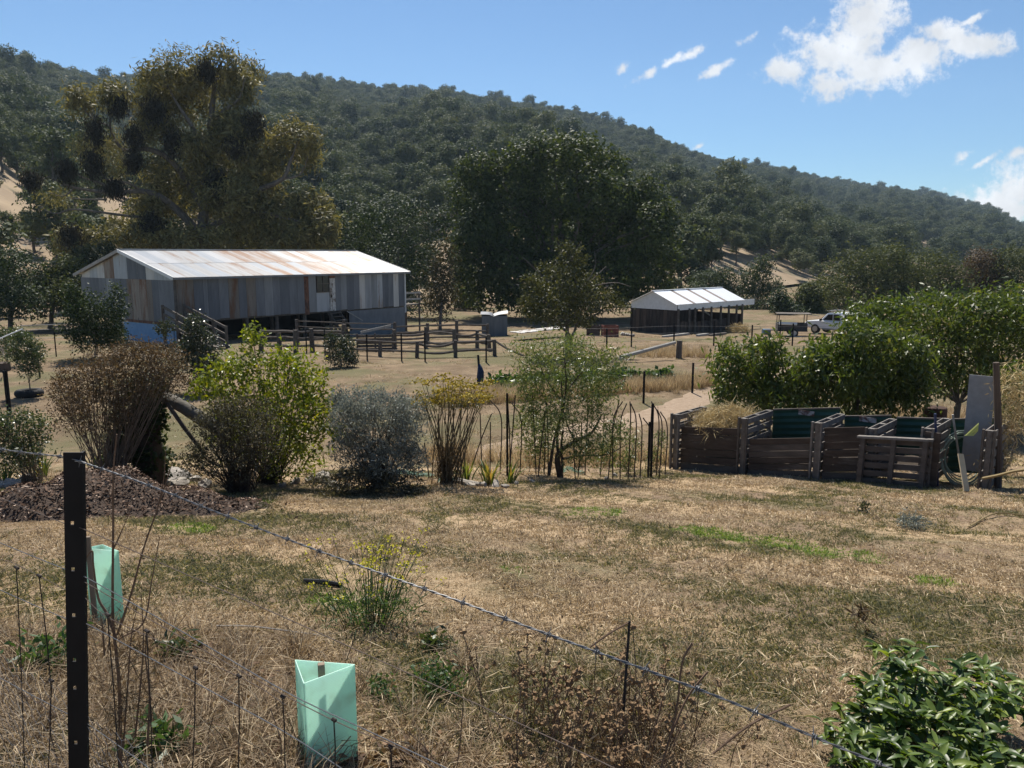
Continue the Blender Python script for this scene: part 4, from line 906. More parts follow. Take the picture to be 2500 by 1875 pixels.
# ================================================================== FOREST ON THE HILL
M_bark = mat('gum_bark', (.075, .062, .052), (.17, .145, .12), scale=4, rough=.9, stretch=(1, 1, .3), bump=.3)
M_palebark = mat('pale_bark', (.20, .175, .145), (.36, .33, .29), scale=4, rough=.85, stretch=(1, 1, .3), bump=.2)
M_forest = leafmat('hill_gum_leaves', [(0, (.024, .036, .018)), (.35, (.056, .076, .033)), (.7, (.092, .108, .048)), (1, (.14, .142, .068))], trans=.25, rough=.7, spec=.2, rand=.55, tint=(1.2, 1.15, .6))
NV = 7; crown_me = []; trunk_me = []
for k in range(NV):
    rng = np.random.default_rng(100 + k); H = [11, 13, 9, 12, 14, 10, 8][k]; wd = [4.2, 3.6, 4.4, 5.0, 3.8, 3.4, 3.8][k]
    lobes = []
    for j in range(9):
        a = rng.uniform(0, 6.28); r_ = wd * rng.uniform(.15, .72); hz = H * (rng.uniform(.42, .88) if k not in (4,) else rng.uniform(.3, .9))
        q = wd * rng.uniform(.30, .50); lobes.append((Vector((math.cos(a) * r_, math.sin(a) * r_, hz)), (q, q, q * rng.uniform(.6, .85))))
    lobes.append((Vector((0, 0, H * .72)), (wd * .5, wd * .5, H * .2)))
    V, Q, S = lobe_leaves(rng, lobes, 560, 5, .24, .54, .30, droop=.15, out=.5, rmin=.62, shell=.9)
    crown_me.append(np_mesh('crown', V, Q, M_forest, S))
    mb = MB(); limb(mb, (0, 0, -1.5), (rng.normal() * .3, rng.normal() * .3, H * .5), .32, .2, rng, .05)
    for c_, r_ in lobes: limb(mb, (0, 0, H * rng.uniform(.28, .5)), c_, .14, .03, rng, .1, 3, 5)
    me = bpy.data.meshes.new('trunk'); me.from_pydata(mb.v, [], mb.f); me.materials.append(M_bark); trunk_me.append(me)
# candidate positions over the slope, thinned where the photograph shows bare ground
rng = np.random.default_rng(77)
N0 = 70000
u = rng.uniform(-250, 2750, N0); t = rng.random(N0) ** .8 * 1.06
W = hill_xyz(u, t); pu, pv = hill_px(W)
pv_mid = pv - 5.0 * F / W[:, 1]
cl = clear_at(pu, pv_mid)
patch = np.sin(W[:, 0] * .045 + 1) + np.sin(W[:, 1] * .038 + W[:, 0] * .02) + np.sin(W[:, 0] * .021 - W[:, 1] * .05)
keepp = np.where(cl > 0, .02, 1.0) * np.where((pu < 360) & (pv > 330), .38, 1.0) * np.where(patch < -1.7, .45, 1.0)
ok = rng.random(N0) < keepp
W, u, t, pu, pv, cl = W[ok], u[ok], t[ok], pu[ok], pv[ok], cl[ok]
# grid-based spacing
cell = {}; sel = []
for i in range(len(W)):
    sp = 5.2 + 2.0 * rng.random() + (1.2 if W[i, 1] < 180 else 0)
    gx, gy = int(W[i, 0] // sp), int(W[i, 1] // sp); bad = False
    for a in (-1, 0, 1):
        for b in (-1, 0, 1):
            for j in cell.get((gx + a, gy + b), ()):
                if (W[i, 0] - W[j, 0]) ** 2 + (W[i, 1] - W[j, 1]) ** 2 < sp * sp: bad = True; break
            if bad: break
        if bad: break
    if not bad: cell.setdefault((gx, gy), []).append(i); sel.append(i)
sel = np.array(sel); W, u, t, pu, pv = W[sel], u[sel], t[sel], pu[sel], pv[sel]
scl = (.5 + .75 * rng.random(len(W)) ** 1.6) * np.where(W[:, 1] < 200, .85, 1.0) * np.where(rng.random(len(W)) < .08, 1.35, 1.0) * np.where(t > .96, .85, 1.0); vi = rng.integers(0, NV, len(W)); rz = rng.uniform(0, 6.28, len(W))
inview = (pu > -60) & (pu < 2560) & (pv < 720) & (t < 1.0)
order_ = np.argsort(W[:, 1] + np.where(inview, 0, 1e5)); IND = order_[:200]; mask = np.ones(len(W), bool); mask[IND] = False
def hill_tree(k, loc, s_, rot, label, group):
    e = thing('gum_tree', label, 'tree', loc, group); e.rotation_euler = (0, 0, rot); e.scale = (s_, s_, s_)
    link('trunk', trunk_me[k], e); c_ = link('crown', crown_me[k], e); return c_
src = {}
for i in IND:
    zone = 'left' if pu[i] < 420 else ('mid' if pu[i] < 1450 else 'right')
    kind_ = ['broad', 'tall', 'low spreading', 'wide', 'tall narrow', 'bushy', 'round'][int(vi[i])]; tone = 'large' if scl[i] > .85 else ('' if scl[i] > .6 else 'young')
    lab, grp = {'left': ('gum tree on the bare dry slope beyond the big mistletoe gum', 'trees on the dry slope'), 'mid': ('gum tree at the foot of the wooded hill behind the wool shed', 'trees behind the wool shed'),
                'right': ('gum tree at the hill foot beyond the hay shed', 'trees beyond the hay shed')}[zone]
    c_ = hill_tree(int(vi[i]), Vector(W[i]), float(scl[i]), float(rz[i]), (tone + ' ' + kind_ + ' ' + lab).strip(), grp); src.setdefault(int(vi[i]), c_)
ks = sorted(src); remap = {k: j for j, k in enumerate(ks)}
ixs = np.array([remap.get(int(k), 0) for k in vi[mask]])
fo = gn_scatter('hillside_forest', W[mask], rz[mask], scl[mask], ixs, [src[k] for k in ks]); tag(fo, 'dense dark green gum forest covering the long hill', 'forest')
# lone trees on the bare skyline saddle
for uu, ss_ in ((237, .8), (815, .9), (905, .8)):
    p = Vector(hill_xyz(np.array(uu), np.array(1.0))); hill_tree(2, p, ss_, uu, 'lone round gum tree standing up on the hill skyline', 'skyline trees')

# ================================================================== NEARER TREES
def big_tree(name, label, base, lobes, ncl, per, sig, L, Wd, lm, bm, rng, trunk_r, fork, limbs=None, cat='tree', **kw):
    t = thing(name, label, cat, base)
    V, Q, S = lobe_leaves(rng, lobes, ncl, per, sig, L, Wd, **kw)
    mb = MB(); fk = Vector(fork)
    limb(mb, base - Vector((0, 0, .3)), fk, trunk_r, trunk_r * .7, rng, .05, 5, 9)
    for c_, r_ in lobes:
        if limbs is None: limb(mb, fk + (Vector(c_) - fk) * .02, c_, trunk_r * .32, trunk_r * .07, rng, .10, 4, 5)
    if limbs:
        for pts, r0, r1 in limbs:
            pts = curve_pts(pts, 4); m = len(pts); mb.tube(pts, [r0 + (r1 - r0) * i / (m - 1) for i in range(m)], 6)
    mb.build('trunk', bm, t)
    link('crown', np_mesh('crown', V - np.array(base), Q, lm, S), t); return t
z1 = lambda L: [((a / 2.458), 80 + b / 2.458, c_ / 2.458, d / 2.458) for a, b, c_, d in L]
rng = np.random.default_rng(8)
M_gum = leafmat('big_gum_leaves', [(0, (.055, .056, .024)), (.4, (.14, .128, .052)), (.75, (.235, .205, .085)), (1, (.35, .29, .115))], trans=.28, rough=.6, spec=.25, tint=(1.2, 1.15, .55))
M_mist = leafmat('mistletoe_leaves', [(0, (.014, .013, .009)), (.6, (.032, .027, .016)), (1, (.060, .046, .026))], trans=.12, rough=.6)
EL = z1([(1320,180,115,80),(1480,240,85,75),(1000,290,160,90),(960,420,130,130),(1130,400,140,130),(1190,300,80,80),(1420,350,110,110),(480,420,78,75),(680,390,105,70),(950,560,120,90),
         (1230,700,150,100),(1400,560,120,90),(1450,650,100,90),(1770,640,140,90),(1830,740,85,90),(1680,720,90,100),(1500,800,100,100),(1280,850,200,130),(1000,850,130,110),(1600,900,80,70),
         (1150,1000,230,130),(1400,1000,200,130),(1850,1050,130,90),(1700,1080,130,100),(1930,1180,100,110),(1800,1220,150,80),(1550,1150,180,100),(900,1040,110,70),(760,1150,110,50),
         (600,1240,130,55),(400,1250,65,80),(850,1230,180,80),(1200,1250,250,80),(1700,1290,200,60)])
ELs = z1([(1080,170,130,45),(680,700,85,80),(500,690,60,60),(700,830,60,50),(330,1000,90,30),(1640,820,60,70),(850,620,60,60)])
ED = 79.0; eb = GX(480, 81)
zp = lambda a, b, d=0: P(a / 2.458, 80 + b / 2.458, ED + d)
LM = [([zp(1180, 1500, 1), zp(1230, 1000), zp(1250, 760), zp(1270, 480, -1), zp(1300, 260), zp(1330, 170)], .55, .07),
      ([zp(1200, 1200), zp(1000, 1010, -1), zp(850, 950, -2), zp(700, 960, -3), zp(450, 930, -3), zp(280, 860, -3)], .40, .05),
      ([zp(1220, 1050), zp(1050, 790, -1), zp(900, 700, -2), zp(740, 700, -2), zp(660, 560, -2), zp(690, 400, -2)], .34, .05),
      ([zp(1240, 1050), zp(1500, 960, -2), zp(1690, 880, -3), zp(1740, 780, -3), zp(1790, 640, -3)], .34, .06),
      ([zp(950, 1120), zp(700, 1090, -3), zp(450, 1060, -4), zp(330, 1085, -4), zp(230, 1040, -4)], .15, .03),
      ([zp(1200, 1180), zp(1500, 1080, -2), zp(1700, 1110, -3), zp(1900, 1160, -3)], .28, .05),
      ([zp(1250, 760), zp(1150, 560, -2), zp(1060, 420, -2), zp(990, 290, -2)], .26, .05),
      ([zp(1260, 620), zp(1330, 480, -2), zp(1430, 400, -2), zp(1470, 270, -2)], .22, .04),
      ([zp(700, 960, -3), zp(600, 900, -3), zp(480, 860, -3), zp(400, 780, -3)], .13, .03), ([zp(850, 950, -2), zp(760, 900, -3), zp(640, 880, -3), zp(560, 760, -3)], .14, .03),
      ([zp(660, 560, -2), zp(560, 520, -2), zp(480, 430, -2)], .10, .03), ([zp(450, 930, -3), zp(380, 980, -3), zp(300, 960, -3)], .08, .03),
      ([zp(1690, 880, -3), zp(1800, 850, -3), zp(1850, 740, -3)], .12, .03), ([zp(640, 1000, -3), zp(520, 1000, -3), zp(400, 990, -3)], .10, .03)]
gum = big_tree('mistletoe_gum', 'huge spreading gum tree hung with dark mistletoe clumps behind the wool shed', eb, pxlobes([(a, b, c_ * .9, d * .9) for a, b, c_, d in EL], ED, 3.5, rng, .9), 6800, 9, .40, .58, .15, M_gum, M_bark, rng, .75, zp(1190, 1250), LM, droop=.6, out=.5, rmin=.62, gap=.40, shell=.7)
V, Q, S = lobe_leaves(rng, pxlobes(ELs, ED - 2, 1, rng), 650, 7, .45, .42, .09, droop=.7, out=.4, rmin=.2)
link('sparse_crown', np_mesh('sparse_crown', V - np.array(eb), Q, M_gum, S), gum)
for a, b, rx, rz_h in [(575,600,48,95),(710,450,50,62),(805,630,45,65),(560,790,58,78),(400,830,58,60),(190,890,48,48),(1240,240,42,60),(1030,660,52,88),(930,480,62,80),(1530,550,45,80),(1420,690,50,60),(800,780,42,52),(690,940,45,45),(430,1230,60,70),(1300,900,70,80),(900,1150,70,60)]:
    lb = pxlobes(z1([(a, b, rx * .8, rz_h * .75), (a, b + rz_h * .5, rx * .6, rz_h * .55), (a, b - rz_h * .35, rx * .7, rz_h * .5)]), ED - 3.2)
    V, Q, S = lobe_leaves(rng, lb, 150, 8, .30, .42, .09, droop=1.6, out=.1, rmin=.05, sprig=.5)
    link('mistletoe', np_mesh('mistletoe', V - np.array(eb), Q, M_mist, S), gum)

M_oak = leafmat('oak_leaves', [(0, (.020, .031, .011)), (.5, (.044, .064, .019)), (1, (.090, .112, .030))], trans=.26, rough=.6, spec=.2, tint=(1.5, 1.4, .4))
z4 = lambda L: [(1050 + a / 2.766, 300 + b / 2.766, c_ / 2.766, d / 2.766) for a, b, c_, d in L]
OL = z4([(850,190,210,100),(1000,210,170,110),(650,270,140,120),(1190,330,140,130),(330,330,130,110),(280,500,140,160),(550,450,200,180),(850,430,250,200),(1100,500,200,180),(1300,550,130,130),(1460,480,90,100),
         (1570,660,85,110),(1500,750,150,170),(1250,800,250,200),(900,750,300,220),(550,750,250,220),(330,750,150,200),(300,950,140,170),(550,1000,230,200),(900,1050,260,200),(1250,1030,250,180),(1560,950,120,150),
         (400,1150,150,120),(1450,1100,150,100),(450,330,90,80),(1380,650,110,100),(700,1200,200,110),(1000,1230,200,90)])
rng = np.random.default_rng(9); ob = GX(1375, 82)
big_tree('oak_tree', 'huge dark rounded oak tree standing between the two sheds', ob, pxlobes(OL, 81, 3, rng, 1.0), 7800, 9, .34, .38, .22, M_oak, M_bark, rng, .7, P(1375, 690, 81), droop=.25, out=.5, rmin=.55, gap=.14, shell=.8)
rng = np.random.default_rng(10)
M_dk = leafmat('dark_evergreen_leaves', [(0, (.015, .026, .012)), (.5, (.033, .052, .020)), (1, (.066, .090, .030))], trans=.24, rough=.6, spec=.22)
big_tree('evergreen_tree', 'dark evergreen tree behind the far end of the wool shed', GX(960, 84), pxlobes([(930,560,80,70),(880,540,50,45),(1000,600,70,70),(940,660,100,80),(860,620,50,70),(1040,680,60,70),(960,740,90,50),(1075,560,35,60),(1010,520,40,30)], 84, 2, rng), 1800, 9, .3, .28, .15, M_dk, M_bark, rng, .35, P(950, 680, 84), droop=.2, rmin=.4, shell=.8)
big_tree('evergreen_tree', 'low dry leaved tree growing between the wool shed and the oak', GX(1075, 66), pxlobes([(1075,690,35,60),(1085,630,30,40),(1060,740,30,40),(1095,720,26,50)], 67, 1, rng), 420, 8, .26, .26, .12, leafmat('dry_leaves', [(0, (.022, .024, .012)), (.6, (.05, .045, .022)), (1, (.12, .085, .042))], trans=.25), M_bark, rng, .15, P(1078, 740, 67), rmin=.2)
# small tree in front of the oak
M_olive = leafmat('olive_small_leaves', [(0, (.028, .034, .014)), (.5, (.062, .068, .026)), (1, (.12, .115, .045))], trans=.3, rough=.55, spec=.25)
rng = np.random.default_rng(12); sb = GX(1378, 41)
st_ = big_tree('small_apple_tree', 'thin topped small tree with twin dark trunks in the middle paddock', sb, pxlobes([(1395,640,38,34),(1340,680,50,36),(1300,700,34,28),(1400,690,50,42),(1290,745,28,24),(1350,740,60,36),(1440,700,40,34),(1420,740,55,34),(1470,725,38,22),(1505,750,26,14),(1350,780,50,22),(1420,780,36,20),(1310,770,30,20),(1385,610,22,22)], 41, 1.2, rng), 950, 8, .13, .16, .085, M_olive, M_bark, rng, .13, P(1385, 800, 41), droop=.2, out=.5, rmin=.3)
mb = MB()
for q in ([P(1395, 850, 41), P(1388, 815, 41), P(1362, 790, 41), P(1330, 720, 41)], [P(1380, 850, 41), P(1400, 815, 41), P(1412, 780, 41), P(1440, 700, 41)], [P(1395, 740, 41), P(1450, 660, 41), P(1452, 612, 41)], [P(1440, 700, 41), P(1500, 690, 41), P(1540, 700, 41)], [P(1340, 690, 41), P(1290, 640, 41), P(1275, 628, 41)], [P(1390, 700, 41), P(1395, 640, 41), P(1420, 588, 41)], [P(1440, 690, 41), P(1480, 650, 41)], [P(1410, 720, 41), P(1390, 590, 41)]):
    pts = curve_pts(q, 4); rr_ = .10 if len(q) == 4 else .032; mb.tube(pts, [rr_ * (1 - i / len(pts)) + .012 for i in range(len(pts))], 5)
mb.build('bare_branches', M_bark, st_)
# right-hand windbreak trees
M_wil = leafmat('willow_leaves', [(0, (.036, .046, .018)), (.5, (.070, .084, .028)), (1, (.115, .122, .040))], trans=.28, rough=.65, spec=.15)
for i, (Ls, d, sd, lab) in enumerate([
    ([(2060,690,55,50),(2030,720,45,40),(2100,650,60,40),(2120,710,60,50),(2010,745,35,30)], 100, 31, 'broad olive green tree left in the windbreak behind the ute'),
    ([(2170,650,50,45),(2180,620,35,22),(2210,690,60,50),(2160,715,60,50)], 104, 32, 'tallest rounded tree in the windbreak behind the ute'),
    ([(2270,660,65,45),(2310,690,60,50),(2250,710,60,50),(2330,730,50,40)], 108, 33, 'wide brown green tree in the windbreak beyond the fruit trees'),
    ([(2400,655,40,38),(2385,640,22,26),(2420,690,45,40),(2370,700,40,40)], 112, 34, 'reddish tipped tree near the end of the windbreak'),
    ([(2470,650,50,45),(2510,670,60,60),(2450,710,50,50),(2560,640,60,60)], 108, 35, 'large dark tree closing the windbreak beyond the fruit trees')]):
    rng = np.random.default_rng(sd); uu = Ls[0][0]
    big_tree('windbreak_tree', lab, GX(uu, d), pxlobes(Ls + [(uu + 10, 770, 60, 40)], d, 3, rng), 1500, 8, .36, .38, .16, M_wil if i != 3 else leafmat('russet_leaves', [(0, (.04, .028, .014)), (1, (.11, .07, .035))], trans=.3), M_bark, rng, .35, P(uu, 770, d), droop=.3, rmin=.45, shell=.8)
for i, (Ls, d, sd, lab) in enumerate([
    ([(1720,690,36,24),(1760,680,40,26),(1700,715,36,22),(1770,715,44,24)], 100, 41, 'round grey green gum just behind the hay shed roof'),
    ([(1840,680,36,30),(1865,650,22,24),(1820,720,40,30),(1880,710,34,30),(1850,750,50,26)], 98, 42, 'leaning pale limbed gum beyond the trailer'),
    ([(1920,760,34,24),(1905,735,20,18),(1945,775,30,20)], 90, 43, 'dark low bush tree behind the trailer'),
    ([(1975,730,30,36),(1990,770,36,26)], 92, 44, 'bright green sapling beside the ute')]):
    rng = np.random.default_rng(sd); uu = Ls[0][0]
    big_tree('paddock_gum', lab, GX(uu, d), pxlobes(Ls, d, 2, rng), 700, 8, .3, .38, .15, M_forest if i in (0, 1) else (M_dk if i == 2 else M_wil), M_palebark, rng, .22, P(uu, 760, d), droop=.3, rmin=.4, shell=.8)
# left edge trees near the shed
for i, (Ls, d, sd, lab) in enumerate([
    ([(30,680,70,50),(-30,720,70,60),(60,735,60,40),(20,640,50,30)], 62, 51, 'dark bushy tree at the left of the wool shed'),
    ([(130,690,50,40),(165,660,40,30),(110,730,50,40),(170,720,50,40)], 66, 52, 'olive green scrub tree between slope and wool shed'),
    ([(215,640,40,30),(250,620,36,24),(190,670,36,26)], 72, 53, 'dry grey scrub showing above the shed gable')]):
    rng = np.random.default_rng(sd); uu = Ls[0][0]
    big_tree('scrub_tree', lab, GX(uu, d), pxlobes(Ls, d, 2, rng), 900, 8, .28, .3, .13, [M_dk, M_wil, M_olive][i], M_bark, rng, .2, P(uu, 740, d), droop=.2, rmin=.35, shell=.6)
# dark upright shrub before the gable
rng = np.random.default_rng(61)
big_tree('laurel_shrub', 'dark dense upright shrub standing before the shed gable', G(232, 862), pxlobes([(215,760,44,44),(255,790,46,46),(200,805,42,38),(285,745,24,48),(175,725,20,38),(230,830,60,26),(270,820,36,34),(190,770,30,40)], 39.5, .6, rng), 1100, 9, .12, .13, .075, M_dk, M_bark, rng, .1, P(232, 820, 39.5), cat='shrub', rmin=.35, upbias=.2)
rng = np.random.default_rng(62); M_rose = leafmat('rose_leaves', [(0, (.018, .026, .013)), (.5, (.035, .048, .022)), (1, (.07, .085, .045))], trans=.25, rough=.35, spec=.5)
big_tree('rose_bush', 'tall dark leafy rose bush in front of the sheep ramp', G(490, 960), pxlobes([(480,800,26,26),(500,850,32,36),(470,850,26,40),(490,910,36,40),(470,790,16,20),(405,800,22,16),(440,870,26,30),(520,900,20,30)], 30, .5, rng), 700, 9, .09, .10, .06, M_rose, M_bark, rng, .06, P(490, 900, 30), cat='shrub', rmin=.25)
rng = np.random.default_rng(63)
big_tree('round_shrub', 'dark clipped shrub with wire guard before the stockyard', G(832, 898), pxlobes([(815,850,20,30),(845,850,22,30),(832,875,36,22),(860,875,14,18),(808,830,12,14)], 36.5, .3, rng), 480, 9, .085, .10, .05, M_rose, M_bark, rng, .05, P(832, 880, 36.5), cat='shrub', rmin=.3)
rng = np.random.default_rng(64); pb_ = G(72, 968); M_young = leafmat('young_tree_leaves', [(0, (.03, .045, .018)), (.5, (.055, .08, .03)), (1, (.10, .13, .055))], trans=.3, rough=.4, spec=.45)
big_tree('potted_tree', 'young fruit tree growing in an old tyre', pb_, pxlobes([(60,850,34,34),(85,865,24,30),(50,830,20,20),(72,900,26,24),(40,870,18,20)], pb_.y, .3, rng), 520, 8, .07, .09, .045, M_young, M_bark, rng, .03, P(72, 935, pb_.y), rmin=.25)
tyr = MB(); seg = 24
for k in range(4): pass
R0, r0 = .36, .12; vs = []; fs = []
for a in range(seg):
    for b in range(10):
        A, B = 2 * math.pi * a / seg, 2 * math.pi * b / 10; rr = R0 + r0 * math.cos(B)
        vs.append(pb_ + Vector((rr * math.cos(A), rr * math.sin(A), .13 + r0 * 1.1 * math.sin(B)))); fs.append((a * 10 + b, ((a + 1) % seg) * 10 + b, ((a + 1) % seg) * 10 + (b + 1) % 10, a * 10 + (b + 1) % 10))
o = tyr.add(vs, fs).build('old_tyre', M_tyre, smooth=True); tag(single(o, pb_), 'old black tyre round the foot of the young fruit tree', 'tyre')
pb2 = G(8, 905); o = MB().tube([pb2, pb2 + Z * .15, pb2 + Z * .36, pb2 + Z * .38], [.30, .32, .30, .24], 18).build('plant_tub', M_slab2); tag(single(o, pb2), 'dark brown plant tub in the left paddock', 'tub')
rng = np.random.default_rng(65)
big_tree('orchard_sapling', 'loose green sapling beside the slanting white pipe', G(15, 890), pxlobes([(10,830,40,30),(-10,850,30,40),(30,815,26,18),(-30,820,40,40)], G(15, 890).y, .4, rng), 420, 8, .09, .10, .05, M_young, M_bark, rng, .03, P(12, 870, 33), rmin=.25)
# ------------------------------------------------------------------ fruit trees at the right
M_fruit = leafmat('peach_leaves', [(0, (.036, .056, .016)), (.5, (.078, .108, .030)), (.85, (.14, .165, .046)), (1, (.24, .185, .07))], trans=.36, rough=.42, spec=.35, tint=(1.3, 1.35, .4))
for i, (Ls, d, sd, n_, tr_, lab) in enumerate([
    ([(1790,900,50,50),(1850,880,60,55),(1900,930,70,60),(1820,950,70,50),(1960,960,60,50),(1900,985,80,35),(1770,960,30,30),(1880,850,30,25),(1770,850,16,25),(1985,910,40,50)], 19.8, 71, 900, (1880, 1060), 'low leaning fruit tree growing behind the hay filled bay'),
    ([(2010,880,45,40),(2095,835,62,50),(2150,860,80,60),(2060,910,90,60),(2160,930,90,60),(2220,950,50,60),(2100,970,80,50),(1985,900,40,45),(2230,880,40,50)], 19.3, 72, 1400, (2090, 1075), 'dense dark fruit tree in the middle of the three'),
    ([(2145,785,58,48),(2098,768,34,26),(2200,790,75,55),(2280,760,75,45),(2360,775,85,55),(2440,768,75,55),(2250,850,80,60),(2340,860,90,60),(2440,850,90,70),(2400,920,75,50),(2520,820,80,90),(2290,920,60,45),(2480,735,50,30),(2470,930,60,50),(2210,930,50,40)], 22.5, 73, 2100, (2340, 1060), 'largest spreading fruit tree at the end of the row')]):
    rng = np.random.default_rng(sd); b_ = GX(tr_[0], d)
    big_tree('fruit_tree', lab, b_, pxlobes(Ls, d, .7, rng), int(n_ * 1.25), 8, .12, .165, .052, M_fruit, M_bark, rng, .11, P(tr_[0], 985, d), droop=.75, out=.5, rmin=.35, gap=.24, sprig=.36)
rng = np.random.default_rng(74)
big_tree('dead_vine', 'dead brown vine tangled over the wooden post', onfront(2450) + bk * .2, pxlobes([(2440,1110,30,60),(2455,1050,24,50),(2430,1150,24,30),(2470,950,40,60),(2490,1010,30,50)], 13.6, .3, rng), 260, 9, .10, .14, .015, M_hay, M_bark, rng, .02, P(2440, 1080, 13.6), cat='vine', rmin=.1)
rng = np.random.default_rng(75)
big_tree('leafy_sapling', 'green leafy sapling behind the wooden post', GX(2470, 15.5), pxlobes([(2450,935,26,30),(2490,980,36,50),(2440,1000,20,30),(2510,930,40,50)], 15.5, .3, rng), 260, 8, .09, .12, .04, M_fruit, M_bark, rng, .03, P(2480, 1080, 15.5), rmin=.2, droop=.6)
# ================================================================== SHRUB BED ACROSS THE MIDDLE
def shrub(name, label, base, lobes, nst, rng, lm, sm, ncl, per, sig, L, Wd, r0=.012, cat='shrub', stem_tip=.004, **kw):
    t = thing(name, label, cat, base); mb = MB()
    C = np.array([l[0] for l in lobes]); Rr = np.array([l[1] for l in lobes]); wgt = Rr[:, 0] * Rr[:, 2]; wgt /= wgt.sum()
    for k in range(nst):
        i = rng.choice(len(lobes), p=wgt); d = rdir(rng, 1)[0]; d[2] = abs(d[2]) * .6 + d[2] * .4
        e = Vector(C[i] + d * Rr[i] * rng.uniform(.5, 1.05)); b = base + Vector((rng.normal() * .10, rng.normal() * .08, 0))
        m = b.lerp(e, .5) + Vector(rng.normal(size=3)) * .07 + Vector((0, 0, .04))
        mb.tube(curve_pts([b, m, e], 3), [r0, r0 * .85, r0 * .7, r0 * .6, r0 * .5, stem_tip * 1.2, stem_tip], 4, cap=False)
    mb.build('stems', sm, t)
    V, Q, S = lobe_leaves(rng, lobes, ncl, per, sig, L, Wd, **kw)
    link('foliage', np_mesh('foliage', V - np.array(base), Q, lm, S), t); return t
M_twig = mat('dry_twig', (.10, .075, .055), (.22, .17, .125), scale=9, rough=.9, bump=0)
M_dktwig = mat('dark_twig', (.035, .026, .02), (.085, .065, .05), scale=9, rough=.9, bump=0)
M_brown = leafmat('dry_brown_leaves', [(0, (.045, .033, .020)), (.5, (.105, .077, .046)), (.8, (.18, .135, .08)), (1, (.12, .125, .05))], trans=.3, rough=.6, tint=(1.2, 1.0, .7))
BD = 13.4
rng = np.random.default_rng(201); b_ = GX(250, 12.9)
shrub('brown_shrub', 'tall half dead brown shrub with bare stems left of the ivy stump', b_, pxlobes([(330,880,90,45),(260,900,80,50),(400,890,55,50),(200,930,60,50),(160,950,40,40),(310,940,90,50),(240,1000,80,60),(180,1010,50,50),(420,930,40,40),(350,860,60,24)], 12.9, .35, rng), 150, rng, M_brown, M_twig, 1900, 9, .05, .048, .020, r0=.009, droop=-.2, out=.5, rmin=.3, gap=.25)
rng = np.random.default_rng(202); iv = GX(345, 13.6); t = thing('ivy_stump', 'dark ivy covered stump behind the brown shrub', 'stump', iv)
MB().tube([iv - Z * .1, iv + Z * .6, iv + Z * 1.25, P(345, 945, 13.6)], [.28, .25, .22, .15], 12).build('stump', M_dktwig, t)
V, Q, S = lobe_leaves(rng, pxlobes([(345,1000,55,60),(335,1070,60,60),(330,1130,80,50),(365,950,40,40)], 13.6, .1, rng), 900, 7, .05, .08, .06, rmin=.75); link('ivy', np_mesh('ivy', V - np.array(iv), Q, M_dk, S), t)
M_log = mat('grey_log', (.075, .068, .058), (.15, .14, .12), scale=6, rough=.9, bump=.4)
o = MB().tube([P(405, 970, 13.5), P(450, 995, 13.4), P(500, 1028, 13.3), P(560, 1060, 13.2)], [.11, .11, .115, .12], 10).build('leaning_log', M_log, smooth=True); tag(single(o, G(540, 1170)), 'thick grey log leaning between stump and yellow green shrub', 'log')
o = MB().tube([P(408, 985, 13.0), P(450, 1045, 12.9), P(500, 1110, 12.8)], .035, 7).build('dark_stake', M_dktwig); tag(single(o, G(500, 1180)), 'dark thin stake slanting below the grey log', 'stake')
rng = np.random.default_rng(203); M_yg = leafmat('yellow_green_leaves', [(0, (.065, .10, .014)), (.4, (.15, .19, .022)), (.75, (.235, .25, .028)), (1, (.40, .34, .034))], trans=.36, rough=.45, spec=.3, tint=(1.2, 1.2, .35))
b_ = GX(640, 14.0)
shrub('yellow_green_shrub', 'large bright yellow green shrub with upright leafy shoots', b_, pxlobes([(620,840,28,40),(600,900,55,50),(540,920,60,50),(680,900,50,50),(500,950,36,36),(730,900,40,55),(590,980,90,60),(700,980,90,60),(760,950,55,60),(640,1050,110,60),(740,1060,80,60),(780,1020,50,40),(700,1120,90,50),(610,810,16,18),(830,1060,30,20),(560,1060,60,50)], 14.0, .45, rng), 110, rng, M_yg, M_dktwig, 1250, 8, .06, .085, .042, r0=.010, droop=0, out=.5, rmin=.15)
rng = np.random.default_rng(204); M_greyb = leafmat('grey_brown_leaves', [(0, (.035, .030, .022)), (.5, (.075, .068, .045)), (1, (.13, .125, .085))], trans=.25, rough=.7)
b_ = GX(570, 12.6)
shrub('grey_brown_shrub', 'twiggy grey brown shrub growing before the yellow green one', b_, pxlobes([(560,1000,60,34),(610,1010,60,40),(520,1040,50,50),(570,1070,80,60),(640,1060,50,50),(510,1120,60,50),(600,1130,80,40),(480,1130,40,40)], 12.6, .3, rng), 150, rng, M_greyb, M_dktwig, 1300, 8, .05, .05, .018, r0=.009, droop=-.2, rmin=.2)
rng = np.random.default_rng(205); M_silver = leafmat('silver_leaves', [(0, (.085, .095, .078)), (.5, (.195, .21, .18)), (1, (.37, .39, .34))], trans=.25, rough=.6, tint=(1, 1, .9))
b_ = GX(920, 13.4)
shrub('silver_shrub', 'rounded silver grey shrub with fine upright foliage', b_, pxlobes([(880,980,60,30),(940,990,70,36),(1000,1010,44,44),(850,1030,44,60),(920,1050,90,60),(990,1070,50,60),(870,1110,60,55),(940,1130,80,45),(1010,1120,30,40),(830,990,24,40)], 13.4, .35, rng), 160, rng, M_silver, M_dktwig, 2300, 8, .045, .066, .018, r0=.009, droop=-.5, out=.7, rmin=.3)
rng = np.random.default_rng(206); b_ = GX(885, 12.6)
V, Q, S = lobe_leaves(rng, pxlobes([(880,1170,80,26),(820,1180,70,20),(960,1185,80,22),(1010,1200,40,14)], 12.6, .2, rng), 500, 7, .06, .08, .02, rmin=.2, droop=-.2)
